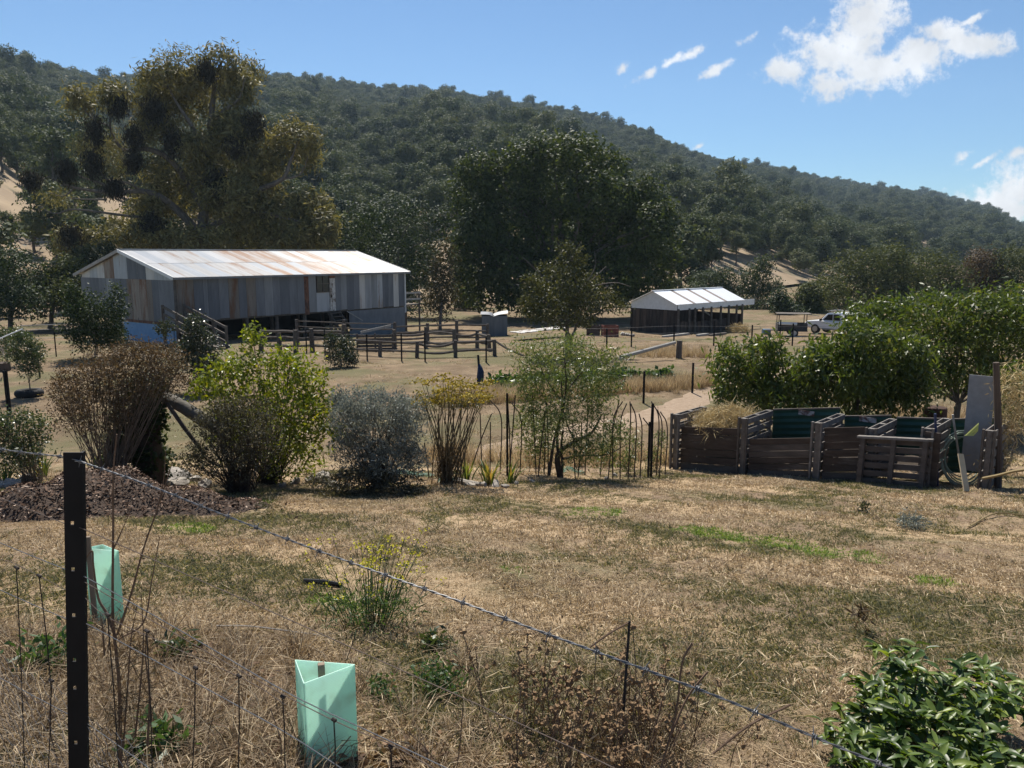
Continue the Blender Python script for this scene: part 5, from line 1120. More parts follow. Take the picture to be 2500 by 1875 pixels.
o = link('low_weeds', np_mesh('low_weeds', V - np.array(b_), Q, M_greyb, S), loc=b_); tag(o, 'low tangled weeds along the foot of the silver shrub', 'weeds')
# fennel: stalks and flat yellow umbels
rng = np.random.default_rng(207); fb = GX(1090, 14.0); fen = thing('fennel_clump', 'fennel clump with bare stalks and flat yellow flower heads', 'fennel', fb)
M_yel = leafmat('fennel_umbels', [(0, (.16, .13, .02)), (.5, (.27, .21, .03)), (1, (.42, .33, .06))], trans=.35, rough=.6, tint=(1.1, 1, .5)); M_fstem = mat('fennel_stalk', (.075, .058, .035), (.15, .12, .07), scale=6, rough=.8, bump=0)
mbs = MB(); um = []
for k in range(46):
    uu, vv = rng.uniform(1025, 1190), rng.uniform(925, 990); d = 14.0 + rng.normal() * .25; e = P(uu, vv, d); b0 = fb + Vector((rng.normal() * .13, rng.normal() * .1, 0))
    mbs.tube(curve_pts([b0, b0.lerp(e, .5) + Vector((rng.normal() * .04, 0, .05)), e], 3), [.011, .010, .009, .008, .007, .006, .005], 4, cap=False)
    for _ in range(3):
        c_ = np.array(e) + rng.normal(size=3) * np.array([.10, .10, .03]); um.append(c_)
mbs.build('stalks', M_fstem, fen); um = np.repeat(np.array(um), 16, 0); n_ = len(um); pos = um + rng.normal(size=(n_, 3)) * np.array([.055, .055, .016]); ax = rng.normal(size=(n_, 3)) * np.array([1, 1, .35])
V, Q = cards(pos, ax, .05, .034, rng); link('flower_heads', np_mesh('flower_heads', V - np.array(fb), Q, M_yel, rng.random(n_)), fen)
V, Q, S = lobe_leaves(rng, pxlobes([(1100,985,80,22),(1050,980,30,20),(1160,980,40,20)], 14, .2, rng), 240, 8, .06, .06, .008, rmin=.1); link('foliage', np_mesh('foliage', V - np.array(fb), Q, M_young, S), fen)
V, Q, S = lobe_leaves(rng, pxlobes([(1095,1120,40,40),(1085,1150,26,26)], 14, .1, rng), 150, 8, .05, .14, .012, rmin=.1, droop=-.8); link('dead_base', np_mesh('dead_base', V - np.array(fb), Q, M_brown, S), fen)
# irises: every blade a part
M_iris = leafmat('iris_blades', [(0, (.05, .085, .028)), (.5, (.11, .15, .04)), (.8, (.22, .23, .06)), (1, (.36, .22, .07))], trans=.35, rough=.4, tint=(1.2, 1.2, .5))
def blade_mesh(w, h, bend, shv):
    vs = []; n_ = 4
    for i in range(n_ + 1):
        t = i / n_; wd = w * (1 - t ** 2.2) * .5 + .001; q = Vector((bend * t * t * h, 0, h * t * (1 - .25 * abs(bend) * t))); vs += [q + Vector((0, -wd, 0)), q + Vector((0, wd, 0))]
    return np_mesh('blade', [tuple(v) for v in vs], [(2 * i, 2 * i + 1, 2 * i + 3, 2 * i + 2) for i in range(n_)], M_iris, [shv] * n_)
rng = np.random.default_rng(208); BL = [blade_mesh(rng.uniform(.03, .045), rng.uniform(.36, .56), rng.uniform(.1, .75), s_) for s_ in np.linspace(.05, 1, 10)]
def iris(base, n_, label, spread=.13, sc=1.0):
    t = thing('iris_clump', label, 'iris', base)
    for k in range(n_):
        a = rng.uniform(0, 6.28); o = link('blade', BL[int(rng.integers(0, 10))], t, Vector((math.cos(a), math.sin(a), 0)) * rng.uniform(0, spread)); o.rotation_euler = (rng.normal() * .12, rng.normal() * .15, a); o.scale = (sc,) * 3
iris(G(1195, 1185), 30, 'green and yellow iris clump between fennel and slender tree'); iris(G(1140, 1175), 22, 'smaller iris clump at the foot of the fennel', sc=.9); iris(G(1245, 1178), 20, 'yellowing iris clump beside the slender tree trunk', sc=.9)
iris(G(105, 1165), 26, 'yellow green iris clump behind the bark mulch pile'); iris(G(240, 1160), 14, 'thin iris clump beside the brown shrub', sc=1.0); iris(G(15, 1190), 16, 'iris clump beside the pale stone at the left edge', sc=.9)
# slender weeping tree with glossy pale leaves
rng = np.random.default_rng(209); wb = G(1368, 1165); M_wl = leafmat('glossy_narrow_leaves', [(0, (.055, .078, .022)), (.5, (.11, .145, .04)), (.85, (.19, .225, .08)), (1, (.30, .33, .17))], trans=.34, rough=.38, spec=.4)
wt_ = big_tree('slender_tree', 'slender multi stemmed tree with narrow glossy leaves in the shrub bed', wb, pxlobes([(1330,850,50,26),(1390,870,60,40),(1300,890,46,34),(1450,880,50,34),(1500,870,40,26),(1340,930,70,40),(1420,940,70,44),(1280,940,40,30),(1490,930,40,36),(1380,990,80,30),(1290,1040,34,60),(1330,1070,26,40),(1450,1010,36,30),(1500,1060,40,40),(1400,840,40,20),(1270,850,30,12),(1310,1100,30,36),(1440,1080,40,40),(1360,1040,55,44),(1480,1115,40,30),(1410,1110,30,30),(1300,980,40,40),(1460,960,46,40)], wb.y, .5, rng), 1900, 8, .10, .095, .020, M_wl, M_dktwig, rng, .03, P(1375, 1050, wb.y), limbs=
    [([wb, P(1362, 1110, wb.y), P(1400, 1080, wb.y), P(1445, 1055, wb.y), P(1470, 1010, wb.y)], .07, .012), ([P(1375, 1120, wb.y), P(1420, 1112, wb.y), P(1480, 1110, wb.y), P(1530, 1085, wb.y)], .03, .008),
     ([wb, P(1360, 1060, wb.y), P(1375, 1000, wb.y), P(1382, 930, wb.y), P(1375, 850, wb.y)], .035, .008), ([P(1340, 1160, wb.y), P(1352, 1080, wb.y), P(1372, 1000, wb.y), P(1370, 930, wb.y)], .035, .012), ([P(1420, 1100, wb.y), P(1390, 1050, wb.y), P(1372, 990, wb.y)], .022, .008),
     ([P(1372, 980, wb.y), P(1330, 920, wb.y), P(1310, 860, wb.y)], .015, .005), ([P(1380, 960, wb.y), P(1430, 900, wb.y), P(1490, 870, wb.y)], .015, .005), ([P(1375, 900, wb.y), P(1400, 850, wb.y)], .012, .005)], droop=.35, out=.5, rmin=.1)
# small low saplings by the bays
for u_, v_, lab in ((1535, 1160, 'small willow leaved sucker in front of the stick fence'), (1600, 1150, 'pale narrow leaved sapling by the first compost bay')):
    b_ = G(u_, v_); shrub('leafy_sucker', lab, b_, pxlobes([(u_, v_ - 40, 20, 26), (u_ + 15, v_ - 75, 18, 24), (u_ - 14, v_ - 20, 14, 16)], b_.y, .1, rng), 10, rng, M_wl, M_dktwig, 90, 7, .05, .08, .016, r0=.006, droop=.2, rmin=.1)
# stick fence: bent dark rods, each a part
sf0 = GX(1060, 15.2); sf = thing('stick_fence', 'row of dark bent sticks stuck in the ground behind the shrub bed', 'fence', sf0); rng = np.random.default_rng(210)
for (ub_, vb_, ut_, vt_, bend) in [(1043,1160,1036,1080,0),(1065,1150,1071,1010,.0),(1110,1150,1105,985,.0),(1078,1110,1125,1000,-.1),(1142,1120,1200,1010,-.15),(1175,1120,1172,1008,0),(1195,1125,1197,1030,.35),(1220,1110,1195,975,.9),(1247,1130,1238,960,.05),(1270,1105,1250,985,.8),(1243,1060,1258,965,0),(1310,1130,1300,960,0),(1315,1060,1335,985,-.1),(1330,1100,1328,1000,.1),(1340,1130,1333,980,.1),(1408,1100,1398,1030,0),(1415,1130,1420,1030,.1),(1432,1140,1436,990,0),(1470,1130,1475,1010,.1),
        (1490,1120,1512,975,-.3),(1502,1130,1520,980,-.6),(1520,1120,1530,985,-.4),(1540,1110,1538,980,.7),(1555,1120,1540,985,.5),(1570,1115,1560,1010,.4),(1590,1080,1592,985,.0),(1590,1110,1570,1020,.8),(1610,1100,1590,980,.7),(1618,1090,1605,1000,.8),(1632,1120,1612,1005,.5)]:
    d = 15.4 + rng.normal() * .25; b0 = GX(ub_, d); e = P(ut_, vt_, d); m = b0.lerp(e, .55) + Vector((bend * .16 + .05 * abs(bend) , 0, .12 * abs(bend)))
    if abs(bend) > .3: m = Vector((b0.x + .03 * bend, b0.y, b0.z + (e.z - b0.z) * .75))
    MB().tube(curve_pts([b0, m, e], 5), .0125, 5).build('stick', M_dktwig, sf)
for u_, vt_ in ((1238, 960), (1597, 985), (1590, 1030)):
    picket(GX(u_, 15.3), P(u_, vt_, 15.3).z - GX(u_, 15.3).z, 'rusty dark picket standing in the stick fence', 'pickets in the stick fence', w=.04)
# green netting scraps
M_net = mat('green_netting', (.02, .13, .085), (.05, .22, .15), scale=30, rough=.5)
for i, (u0, v0, L_) in enumerate([(1000, 1165, 1.0), (1400, 1158, .5), (1100, 1178, .45)]):
    c_ = G(u0, v0); pts = curve_pts([c_ + Vector((-L_ / 2, 0, .04)), c_ + Vector((-L_ * .2, .05, .12)), c_ + Vector((L_ * .15, -.03, .07)), c_ + Vector((L_ / 2, .03, .02))], 5); mb = MB()
    for k in range(7): mb.tube([p + Vector((0, .03 * k - .1, .03 * math.sin(k * 2 + j * .8))) for j, p in enumerate(pts)], .006, 3, cap=False)
    o = mb.build('green_netting', M_net); tag(single(o, c_), ['green plastic netting heaped beside the silver shrub', 'green netting tangled at the foot of the slender tree', 'green netting scrap under the fennel'][i], 'netting')
# edging stones: things of their own
M_rock = mat('bed_stone', (.22, .195, .165), (.42, .38, .33), scale=5, rough=.9, bump=.5, c3=(.12, .10, .085), thr=.58)
rng = np.random.default_rng(211); rock_me = []
for k in range(5):
    bmx = bmesh.new(); bmesh.ops.create_icosphere(bmx, subdivisions=2, radius=1)
    for vv in bmx.verts:
        q = vv.co.copy(); vv.co *= 1 + .22 * math.sin(q.x * 3 + k * 2) + .16 * math.cos(q.y * 4 + k) + .12 * math.sin(q.z * 5 + 3 * k); vv.co.z *= .65
    me = bpy.data.meshes.new('bed_stone'); bmx.to_mesh(me); bmx.free(); me.materials.append(M_rock); rock_me.append(me)
for i, (u_, v_, r_) in enumerate([(20,1192,34),(70,1178,26),(395,1188,30),(425,1170,34),(440,1190,26),(475,1178,20),(500,1192,22),(720,1180,16),(760,1178,22),(790,1176,28),(812,1186,18),(1110,1180,10),(1150,1188,14),(1180,1186,12),(1210,1188,14),(1232,1190,12),(1260,1182,8),(1300,1178,9),(850,1192,16),(690,1188,12),(1480,1170,8),(1500,1162,8)]):
    c_ = G(u_, v_); s_ = r_ * px(c_.y) * .85; o = link('bed_stone', rock_me[i % 5], loc=c_ + Vector((0, 0, s_ * .35))); o.scale = (s_ * rng.uniform(.9, 1.3), s_ * rng.uniform(.8, 1.1), s_ * rng.uniform(.8, 1.1)); o.rotation_euler = (rng.normal() * .2, rng.normal() * .2, rng.uniform(0, 6))
    lab, grp = ('pale edging stone in front of the ivy stump and shrubs', 'stones edging the shrub bed') if 300 < u_ < 900 else (('small edging stone along the iris and fennel bed', 'stones along the iris bed') if u_ >= 900 else ('large pale stone behind the bark mulch pile', 'stones by the mulch pile'))
    tag(o, lab, 'stone', grp)
o = MB().tube(curve_pts([G(1108, 1176) + Z * .05, G(1150, 1186) + Z * .05, G(1185, 1188) + Z * .04], 4), [.04, .045, .05, .045, .05, .045, .04, .045, .035], 7).build('edging_branch', M_palebark); tag(single(o, G(1150, 1186)), 'pale dead branch edging the iris bed', 'branch')
# vegetable patch, dry grass strip, soil mound
rng = np.random.default_rng(212); M_veg = leafmat('vegetable_leaves', [(0, (.03, .06, .02)), (.5, (.055, .105, .032)), (1, (.10, .16, .05))], trans=.35, rough=.45, spec=.4)
c_ = G(1300, 945); lb = []
for k in range(34):
    u_ = rng.uniform(1190, 1620); p = G(u_, 957 - (u_ - 1190) * .055 + rng.uniform(-8, 8)); lb.append((p + Z * .15, (.5, .4, .28 + .15 * rng.random())))
V, Q, S = lobe_leaves(rng, lb, 1500, 6, .09, .17, .14, rmin=.3, droop=0); o = link('pumpkin_vines', np_mesh('pumpkin_vines', V - np.array(c_), Q, M_veg, S), loc=c_); tag(o, 'long patch of leafy green pumpkin vines across the middle paddock', 'vegetable patch')
# bark mulch pile
mc = G(270, 1245); M_mulch = mat('bark_mulch_bed', (.030, .020, .015), (.085, .058, .042), scale=30, rough=.95, bump=.8)
def mz(x, y):
    r_ = ((x - mc.x + .35) / 2.1) ** 2 + ((y - mc.y - .4) / 1.25) ** 2 + .16 * np.sin(x * 2.3) + .14 * np.sin(y * 3.1 + x) + .07 * np.sin(x * 7 + y * 5); return .50 * np.maximum(0, 1 - r_) ** 1.3
nx, ny = 50, 34; X, Y = np.meshgrid(np.linspace(mc.x - 2.7, mc.x + 2.7, nx), np.linspace(mc.y - 1.1, mc.y + 1.8, ny), indexing='ij'); Zm = gz(X, Y) + mz(X, Y) - .02 + .02 * np.sin(X * 9 + Y * 7)
V = np.stack([X, Y, np.where(mz(X, Y) > .004, Zm, gz(X, Y) - .08)], -1).reshape(-1, 3); ii = np.arange(nx * ny).reshape(nx, ny); Q = np.stack([ii[:-1, :-1], ii[1:, :-1], ii[1:, 1:], ii[:-1, 1:]], -1).reshape(-1, 4)
mt = thing('mulch_pile', 'low wide pile of dark bark mulch in front of the shrubs', 'mulch pile', mc); link('heap', np_mesh('heap', V - np.array(mc), Q, M_mulch, smooth=True), mt)
n_ = 15000; x = mc.x + rng.uniform(-2.8, 2.8, n_); y = mc.y + rng.uniform(-1.1, 1.8, n_); k_ = (mz(x, y) > rng.random(n_) * .06) | (rng.random(n_) < .05); x, y = x[k_], y[k_]; n_ = len(x)
C = np.stack([x, y, gz(x, y) + mz(x, y) + .008 + rng.random(n_) * .015], -1); ax = rng.normal(size=(n_, 3)) * np.array([1, 1, .45]); M_chip = leafmat('bark_chips', [(0, (.026, .015, .010)), (.6, (.10, .060, .040)), (.88, (.23, .155, .11)), (1, (.48, .38, .30))], trans=0, rough=.9, spec=.1)
V, Q = cards(C, ax, rng.uniform(.02, .05, n_) * (1 + 3 * rng.random(n_) ** 6), rng.uniform(.012, .035, n_), rng, N=unit(rng.normal(size=(n_, 3)) * .5 + np.array([0, 0, 1])) ); o = link('bark_chips', np_mesh('bark_chips', V - np.array(mc), Q, M_chip, rng.random(n_) ** 1.3), mt); o['kind'] = 'stuff'
# left low shrub behind the mulch
rng = np.random.default_rng(213); b_ = GX(55, 14.2)
shrub('green_shrub', 'loose green shrub at the left end of the shrub bed', b_, pxlobes([(40,1030,55,34),(90,1050,34,34),(20,1080,50,40),(70,1100,50,40),(0,1050,40,40),(30,1140,60,30)], 14.2, .3, rng), 60, rng, M_young, M_twig, 600, 8, .06, .06, .03, r0=.007, rmin=.2)

# ================================================================== GRASS
def tuft_mesh(name, n_, h, w, spread, lean, rng, material, pw=1.0):
    a = rng.uniform(0, 6.28, n_); r_ = spread * np.sqrt(rng.random(n_)); b0 = np.stack([np.cos(a) * r_, np.sin(a) * r_, np.full(n_, -.01)], -1)
    d = np.stack([np.cos(a) * lean + rng.normal(size=n_) * lean, np.sin(a) * lean + rng.normal(size=n_) * lean, np.ones(n_)], -1); d = unit(d); hh = h * rng.uniform(.35, 1.1, n_)[:, None]
    sd = unit(np.cross(d, rdir(rng, n_))) * w * .5; mid = b0 + d * hh * .55; tip = b0 + d * hh + np.stack([d[:, 0], d[:, 1], -np.abs(d[:, 0]) - np.abs(d[:, 1])], -1) * hh * .35
    V = np.stack([b0 - sd, b0 + sd, mid + sd * .8, tip + sd * .15, tip - sd * .15, mid - sd * .8], 1).reshape(-1, 3)
    Q = []
    for i in range(n_): Q += [(6 * i, 6 * i + 1, 6 * i + 2, 6 * i + 5), (6 * i + 5, 6 * i + 2, 6 * i + 3, 6 * i + 4)]
    return np_mesh(name, V, Q, material, np.repeat(rng.random(n_) ** pw, 2))
M_straw = leafmat('dry_grass_blades', [(0, (.12, .082, .045)), (.4, (.34, .25, .148)), (.75, (.58, .455, .285)), (1, (.78, .66, .46))], trans=.3, rough=.6, tint=(1.05, 1, .85), rand=.3)
M_oliveg = leafmat('olive_grass_blades', [(0, (.055, .062, .030)), (.5, (.125, .130, .066)), (1, (.34, .30, .18))], trans=.3, rough=.6, rand=.3)
M_greeng = leafmat('fresh_grass_blades', [(0, (.07, .12, .022)), (.6, (.14, .22, .04)), (1, (.24, .32, .07))], trans=.4, rough=.5)
rng = np.random.default_rng(300)
def tuft_thing(name, label, mesh, loc, s_=1.0, cat='grass tuft'):
    o = link(name, mesh, loc=loc); o.scale = (s_,) * 3; return tag(o, label, cat)
tA = tuft_thing('grass_tuft', 'short straw coloured grass tuft on the lawn near the seed head weeds', tuft_mesh('dry_tuft', 24, .05, .0075, .07, .7, rng, M_straw), G(1500, 1480), 1.3)
tB = tuft_thing('grass_tuft', 'flattened pale straw tuft in the lawn by the tree guard', tuft_mesh('dry_tuft', 22, .055, .008, .08, 1.2, rng, M_straw), G(950, 1600), 1.3)
tC = tuft_thing('grass_tuft', 'olive grass tuft in the lawn below the compost bays', tuft_mesh('olive_tuft', 22, .055, .007, .065, .5, rng, M_oliveg), G(1750, 1400), 1.3)
tD = tuft_thing('grass_tuft', 'fresh green grass tuft in the bright strip of lawn', tuft_mesh('green_tuft', 22, .05, .008, .06, .7, rng, M_greeng), G(1800, 1318), 1.3)
tE = tuft_thing('grass_tuft', 'tall dry brown grass clump beside the dirt path', tuft_mesh('tall_tuft', 40, .62, .010, .14, .18, rng, M_straw), G(1650, 960), 1.0)
def density(x, y):
    return np.sin(x * 1.3 + 2 * np.sin(y * .7)) + np.sin(y * 1.9 - x * .8) + .7 * np.sin(x * 3.1 + y * 2.3)
n_ = 82000; y = 1.6 + 14.9 * rng.random(n_) ** 1.6; x = rng.uniform(-1, 1, n_) * (.78 * y + 1.6)
m_ = (mz(x, y) < .01); x, y = x[m_], y[m_]; dn_ = density(x, y) + rng.normal(size=len(x)) * .8
bnd = np.sin(1.9 * (y + .62 * x + 1.5 + .5 * np.sin(x * .9) + .3 * np.sin(y * 1.7)))
ix = np.where((dn_ - 1.1 * bnd > .5), 2, np.where(rng.random(len(x)) < .5 - .35 * bnd, 0, 1))
pu, pv = hill_px(np.stack([x, y, gz(x, y)], -1))
gp = np.zeros(len(x))
for a, b, c_, d, r_ in ((1770,1308,130,14,.12),(1900,1326,80,15,.1),(1990,1345,80,16,.2),(1250,1395,40,8,0),(2290,1420,60,12,.1),(620,1230,40,12,0),(1450,1250,80,12,0),(880,1470,130,22,0),(460,1290,60,12,0),(2110,1360,60,14,.2)):
    gp = np.maximum(gp, 1 - ((pu - a) / c_) ** 2 - ((pv - b - (pu - a) * r_) / d) ** 2)
ix = np.where((gp > 0) & (rng.random(len(x)) < .92), 3, ix)
bare = density(x * .8 + 3, y * .8 + 5); sc_ = rng.uniform(.5, 1.35, len(x)) * np.where(bare < -1.3, .65, 1.0) * (.75 + .03 * y)
lawn = gn_scatter('lawn_grass', np.stack([x, y, gz(x, y)], -1), rng.uniform(0, 6.28, len(x)), sc_, 3 - ix, [tA, tB, tC, tD]); tag(lawn, 'dry patchy lawn grass sloping down to the compost bays', 'grass')
n_ = 9000; y = 17 + 45 * rng.random(n_) ** 1.3; x = rng.uniform(-1, 1, n_) * (.72 * y + .5); dn_ = density(x * .5, y * .5) + rng.normal(size=n_) * .7
m_ = dn_ > .1; x, y, dn_ = x[m_], y[m_], dn_[m_]; ix = np.where(dn_ > 1.5, 2, np.where(rng.random(len(x)) < .5, 0, 1))
pad = gn_scatter('paddock_grass', np.stack([x, y, gz(x, y)], -1), rng.uniform(0, 6.28, len(x)), rng.uniform(1.4, 3.2, len(x)), 2 - ix, [tA, tB, tC]); tag(pad, 'short dry grass tufts over the flat paddock by the sheds', 'grass')
# tall dry grass strip by the path and under the fallen pole
pts = []
for k in range(900):
    u_ = rng.uniform(1080, 1760); p = G(u_, 985 - (u_ - 1080) * .075 + rng.uniform(-12, 12)); pts.append(p)
for k in range(150):
    u_ = rng.uniform(1560, 1730); pts.append(G(u_, 866 + rng.uniform(-10, 8)))
for k in range(160):
    u_ = rng.uniform(1040, 1640); pts.append(G(u_, 1130 + rng.uniform(-14, 14)))
for k in range(120): pts.append(G(rng.uniform(2150, 2500), rng.uniform(1010, 1060)))
pts = np.array(pts); tg = gn_scatter('tall_dry_grass', pts, rng.uniform(0, 6.28, len(pts)), rng.uniform(.45, 1.1, len(pts)) * np.where(pts[:, 1] < 17, .5, 1), np.zeros(len(pts), int), [tE]); tag(tg, 'band of tall dry brown grass behind the dirt path', 'grass')
# loose straw lying about the foreground
n_ = 5200; y = 2.2 + 5.5 * rng.random(n_) ** 1.6; x = rng.uniform(-1, 1, n_) * (.72 * y + .4) - (y < 4) * .5; C = np.stack([x, y, gz(x, y) + .012 + .05 * rng.random(n_) ** 2], -1); ax = rng.normal(size=(n_, 3)) * np.array([1, 1, .22])
V, Q = cards(C, ax, rng.uniform(.05, .26, n_), .0045, rng); o = link('loose_straw', np_mesh('loose_straw', V, Q, M_straw, rng.random(n_) ** .7), None); tag(o, 'loose straw and dead stalks littering the ground by the near fence', 'straw', kind='stuff')
# rank dry weeds by the near fence
tF = tuft_thing('dry_weed', 'dense dry weed tussock at the foot of the near black picket', tuft_mesh('dry_weed_tuft', 46, .34, .0055, .07, .45, rng, leafmat('dry_weed_stalks', [(0, (.07, .045, .028)), (.5, (.27, .195, .12)), (1, (.62, .50, .33))], trans=.2, rough=.7, tint=(1, .95, .8))), G(300, 1860), .9, 'dry weed')
pts = []
for k in range(620):
    u_ = rng.uniform(-120, 720) if k < 460 else rng.uniform(700, 1750); y_ = 2.3 + 2.3 * rng.random() ** (1.3 if k < 460 else 2.2); pts.append(tuple(GX(u_, y_)))
pts = np.array(pts); rk = gn_scatter('rank_dry_weeds', pts, rng.uniform(0, 6.28, len(pts)), rng.uniform(.25, .85, len(pts)), np.zeros(len(pts), int), [tF]); tag(rk, 'rank dry weeds and stalks along the near wire fence', 'weeds')
# scattered small weeds on the lawn, one thing each
def weed(label, u_, v_, h, w, m_, nl, L, Wd, rng, cat='weed', droop=-.3):
    b_ = G(u_, v_); V, Q, S = lobe_leaves(rng, [(b_ + Z * h * .5, (w, w, h * .5))], max(6, nl // 6), 6, w * .3, L, Wd, rmin=.1, droop=droop, out=.5)
    o = link('lawn_weed', np_mesh('lawn_weed', V - np.array(b_), Q, m_, S), loc=b_); return tag(o, label, cat)
for a in [('grey green low weed on the lawn before the front pallet', 2225, 1290, .16, .16, M_silver, 420, .07, .015), ('small dark thistle on the lawn below the bays', 2110, 1255, .18, .07, M_rose, 90, .06, .02), ('reddish dock weed standing on the lawn', 2105, 1545, .22, .07, M_brown, 90, .07, .015),
          ('dark green weed right of the near tree guard', 930, 1705, .12, .07, M_veg, 200, .028, .012), ('round green weed behind the seed head stems', 1075, 1700, .16, .11, M_veg, 520, .036, .014), ('wispy olive grass clump near the mulch pile', 660, 1265, .3, .16, M_olive, 160, .12, .008), ('tall olive tussock in the middle of the lawn', 1060, 1300, .26, .2, M_oliveg, 260, .15, .008),
          ('brown tussock above the mustard weed', 930, 1365, .22, .12, M_oliveg, 200, .13, .008), ('green weed against the fence stays', 130, 1640, .16, .16, M_veg, 420, .06, .02), ('leafy green weed at the foot of the dead stalks', 395, 1850, .12, .12, M_veg, 220, .06, .03), ('broad leaved pale weed in the straw', 1060, 1582, .06, .12, M_young, 200, .06, .025), ('sparse green weed by the buried hole', 430, 1610, .12, .09, M_young, 140, .07, .018)]:
    weed(*a, rng)
# mustard weed with yellow flowers
mb_ = G(905, 1525); mw = thing('mustard_weed', 'green weed clump with small yellow flowers on the lawn', 'weed', mb_); sm = MB(); fl = []
for k in range(60):
    a = rng.uniform(0, 6.28); r_ = rng.uniform(.05, .42); e = mb_ + Vector((math.cos(a) * r_ * 1.2, math.sin(a) * r_ * .8 + .1, rng.uniform(.22, .55))); b0 = mb_ + Vector((math.cos(a) * r_ * .45, math.sin(a) * r_ * .4, 0)); sm.tube([b0, b0.lerp(e, .5) + Vector((0, 0, .04)), e], [.003, .0026, .002], 3, cap=False)
    for _ in range(9): fl.append(np.array(e) + rng.normal(size=3) * .018)
sm.build('stems', mat('green_stem', (.05, .075, .025), (.09, .12, .045), rough=.7, bump=0), mw); fl = np.array(fl); V, Q = cards(fl, rdir(rng, len(fl)), .018, .014, rng); link('flowers', np_mesh('flowers', V - np.array(mb_), Q, leafmat('mustard_petals', [(0, (.5, .44, .03)), (1, (.7, .64, .06))], trans=.3, tint=(1, 1, .5)), rng.random(len(fl))), mw)['kind'] = 'stuff'
V, Q, S = lobe_leaves(rng, [(mb_ + Z * .12, (.34, .28, .14))], 150, 7, .05, .07, .008, droop=-.5, rmin=.1); link('leaves', np_mesh('leaves', V - np.array(mb_), Q, M_veg, S), mw)
o = MB().tube([G(742, 1424) + Z * .02, G(790, 1430) + Z * .03, G(835, 1434) + Z * .02], [.02, .024, .018], 7).build('charred_stick', M_picket); tag(single(o, G(742, 1424)), 'short charred black stick lying beside the mustard weed', 'stick')
for i, q in enumerate([[(530, 1535), (620, 1548), (780, 1558)], [(520, 1548), (640, 1556), (700, 1563)], [(2365, 1290), (2430, 1262), (2500, 1262)]]):
    pts = curve_pts([G(*a) + Z * (.02 + .03 * (j == 1)) for j, a in enumerate(q)], 5); o = MB().tube(pts, .006 if i < 2 else .010, 5).build('dead_stalk', M_hay if i else M_palebark); tag(single(o, pts[0]), ['long pale dead stalk lying across the lawn', 'shorter dead stalk lying below the long pale one', 'arched pale twig at the right edge of the lawn'][i], 'stalk')

# ================================================================== NEAR FENCE
pbx = P(178, 1105, 2.1); pbase = Vector((pbx.x, pbx.y, float(gz(pbx.x, pbx.y)))); fdir = Vector((math.cos(math.atan(.57)), -math.sin(math.atan(.57)), 0)); fn = Vector((fdir.y, -fdir.x, 0)); fn = fn if fn.y < 0 else -fn
def onfence(u_, v_):
    d = ray(u_, v_); n_ = Vector((fdir.y, -fdir.x, 0)); k = n_.dot(pbx - Vector((0, 0, CZ))) / n_.dot(d); return Vector((0, 0, CZ)) + d * k
post = thing('star_picket', 'near black star picket with a row of punched holes', 'fence post', pbase)
ztop = pbx.z; w_ = .054; side = Vector((1, .0, 0)); nrm_ = Vector((0, -1, 0)); mbp = MB()
holes = [P(170, v_, 2.1).z for v_ in (1277, 1390, 1502, 1611, 1679, 1813)] + [pbase.z + .25]; hs_ = .0055; hx = -.006
tilt = Vector((.012, 0, -1)).normalized(); pbot = P(190, 1875, 2.1); psl = (pbot.x - pbx.x) / (pbx.z - pbot.z); zz_ = lambda z, x_=0: Vector((pbx.x + (ztop - z) * psl + x_, pbx.y, z))
def plate(x0, x1, za, zb): mbp.add([zz_(za, x0) + q for q in (Vector((0, 0, 0)),)] + [zz_(za, x1), zz_(zb, x1), zz_(zb, x0)] + [zz_(za, x0) + Vector((0, .005, 0)), zz_(za, x1) + Vector((0, .005, 0)), zz_(zb, x1) + Vector((0, .005, 0)), zz_(zb, x0) + Vector((0, .005, 0))], [(0, 1, 2, 3), (7, 6, 5, 4), (0, 4, 5, 1), (1, 5, 6, 2), (2, 6, 7, 3), (3, 7, 4, 0)])
plate(-w_ / 2, hx - hs_, ztop, pbase.z - .1); plate(hx + hs_, w_ / 2, ztop, pbase.z - .1)
zc_ = ztop
for h in holes: plate(hx - hs_, hx + hs_, zc_, h + hs_); zc_ = h - hs_
plate(hx - hs_, hx + hs_, zc_, pbase.z - .1); mbp.build('flange', M_picket, post)
MB().beam(zz_(ztop - .004, .012) + Vector((0, .021, 0)), zz_(pbase.z - .1, .012) + Vector((0, .021, 0)), .005, .03, (0, 1, 0)).build('rib', M_picket, post)
M_galv = mat('galvanised_wire', (.11, .112, .118), (.20, .203, .21), scale=60, rough=.55, metal=.35, bump=0)
M_rwire = mat('brown_wire', (.10, .075, .06), (.18, .14, .115), scale=60, rough=.6, metal=.3, bump=0)
nf = thing('wire_fence', 'near barbed and plain wire fence sloping across the foreground', 'wire fence', pbase)
bw = curve_pts([onfence(a, b) for a, b in ((-60, 1088), (60, 1105), (150, 1115), (190, 1125), (350, 1180), (520, 1247), (700, 1316), (930, 1400), (1115, 1466), (1300, 1535), (1540, 1622), (1760, 1704), (1990, 1800), (2160, 1870), (2300, 1930))], 40)
mb = MB(); acc = 0; st2 = [[], []]; frames = []
for i, p in enumerate(bw):
    d = (bw[min(i + 1, len(bw) - 1)] - bw[max(i - 1, 0)]).normalized(); a = d.cross(Z).normalized(); b = a.cross(d)
    if i: acc += (p - bw[i - 1]).length
    ang = acc / .055 * 2 * math.pi
    for k in (0, 1): st2[k].append(p + (a * math.cos(ang + k * math.pi) + b * math.sin(ang + k * math.pi)) * .0013)
    frames.append((acc, p, d, a, b))
for k in (0, 1): MB().tube(st2[k], .0013, 5).build('barbed_strand', M_galv, nf)
nxt = .05; rng = np.random.default_rng(400)
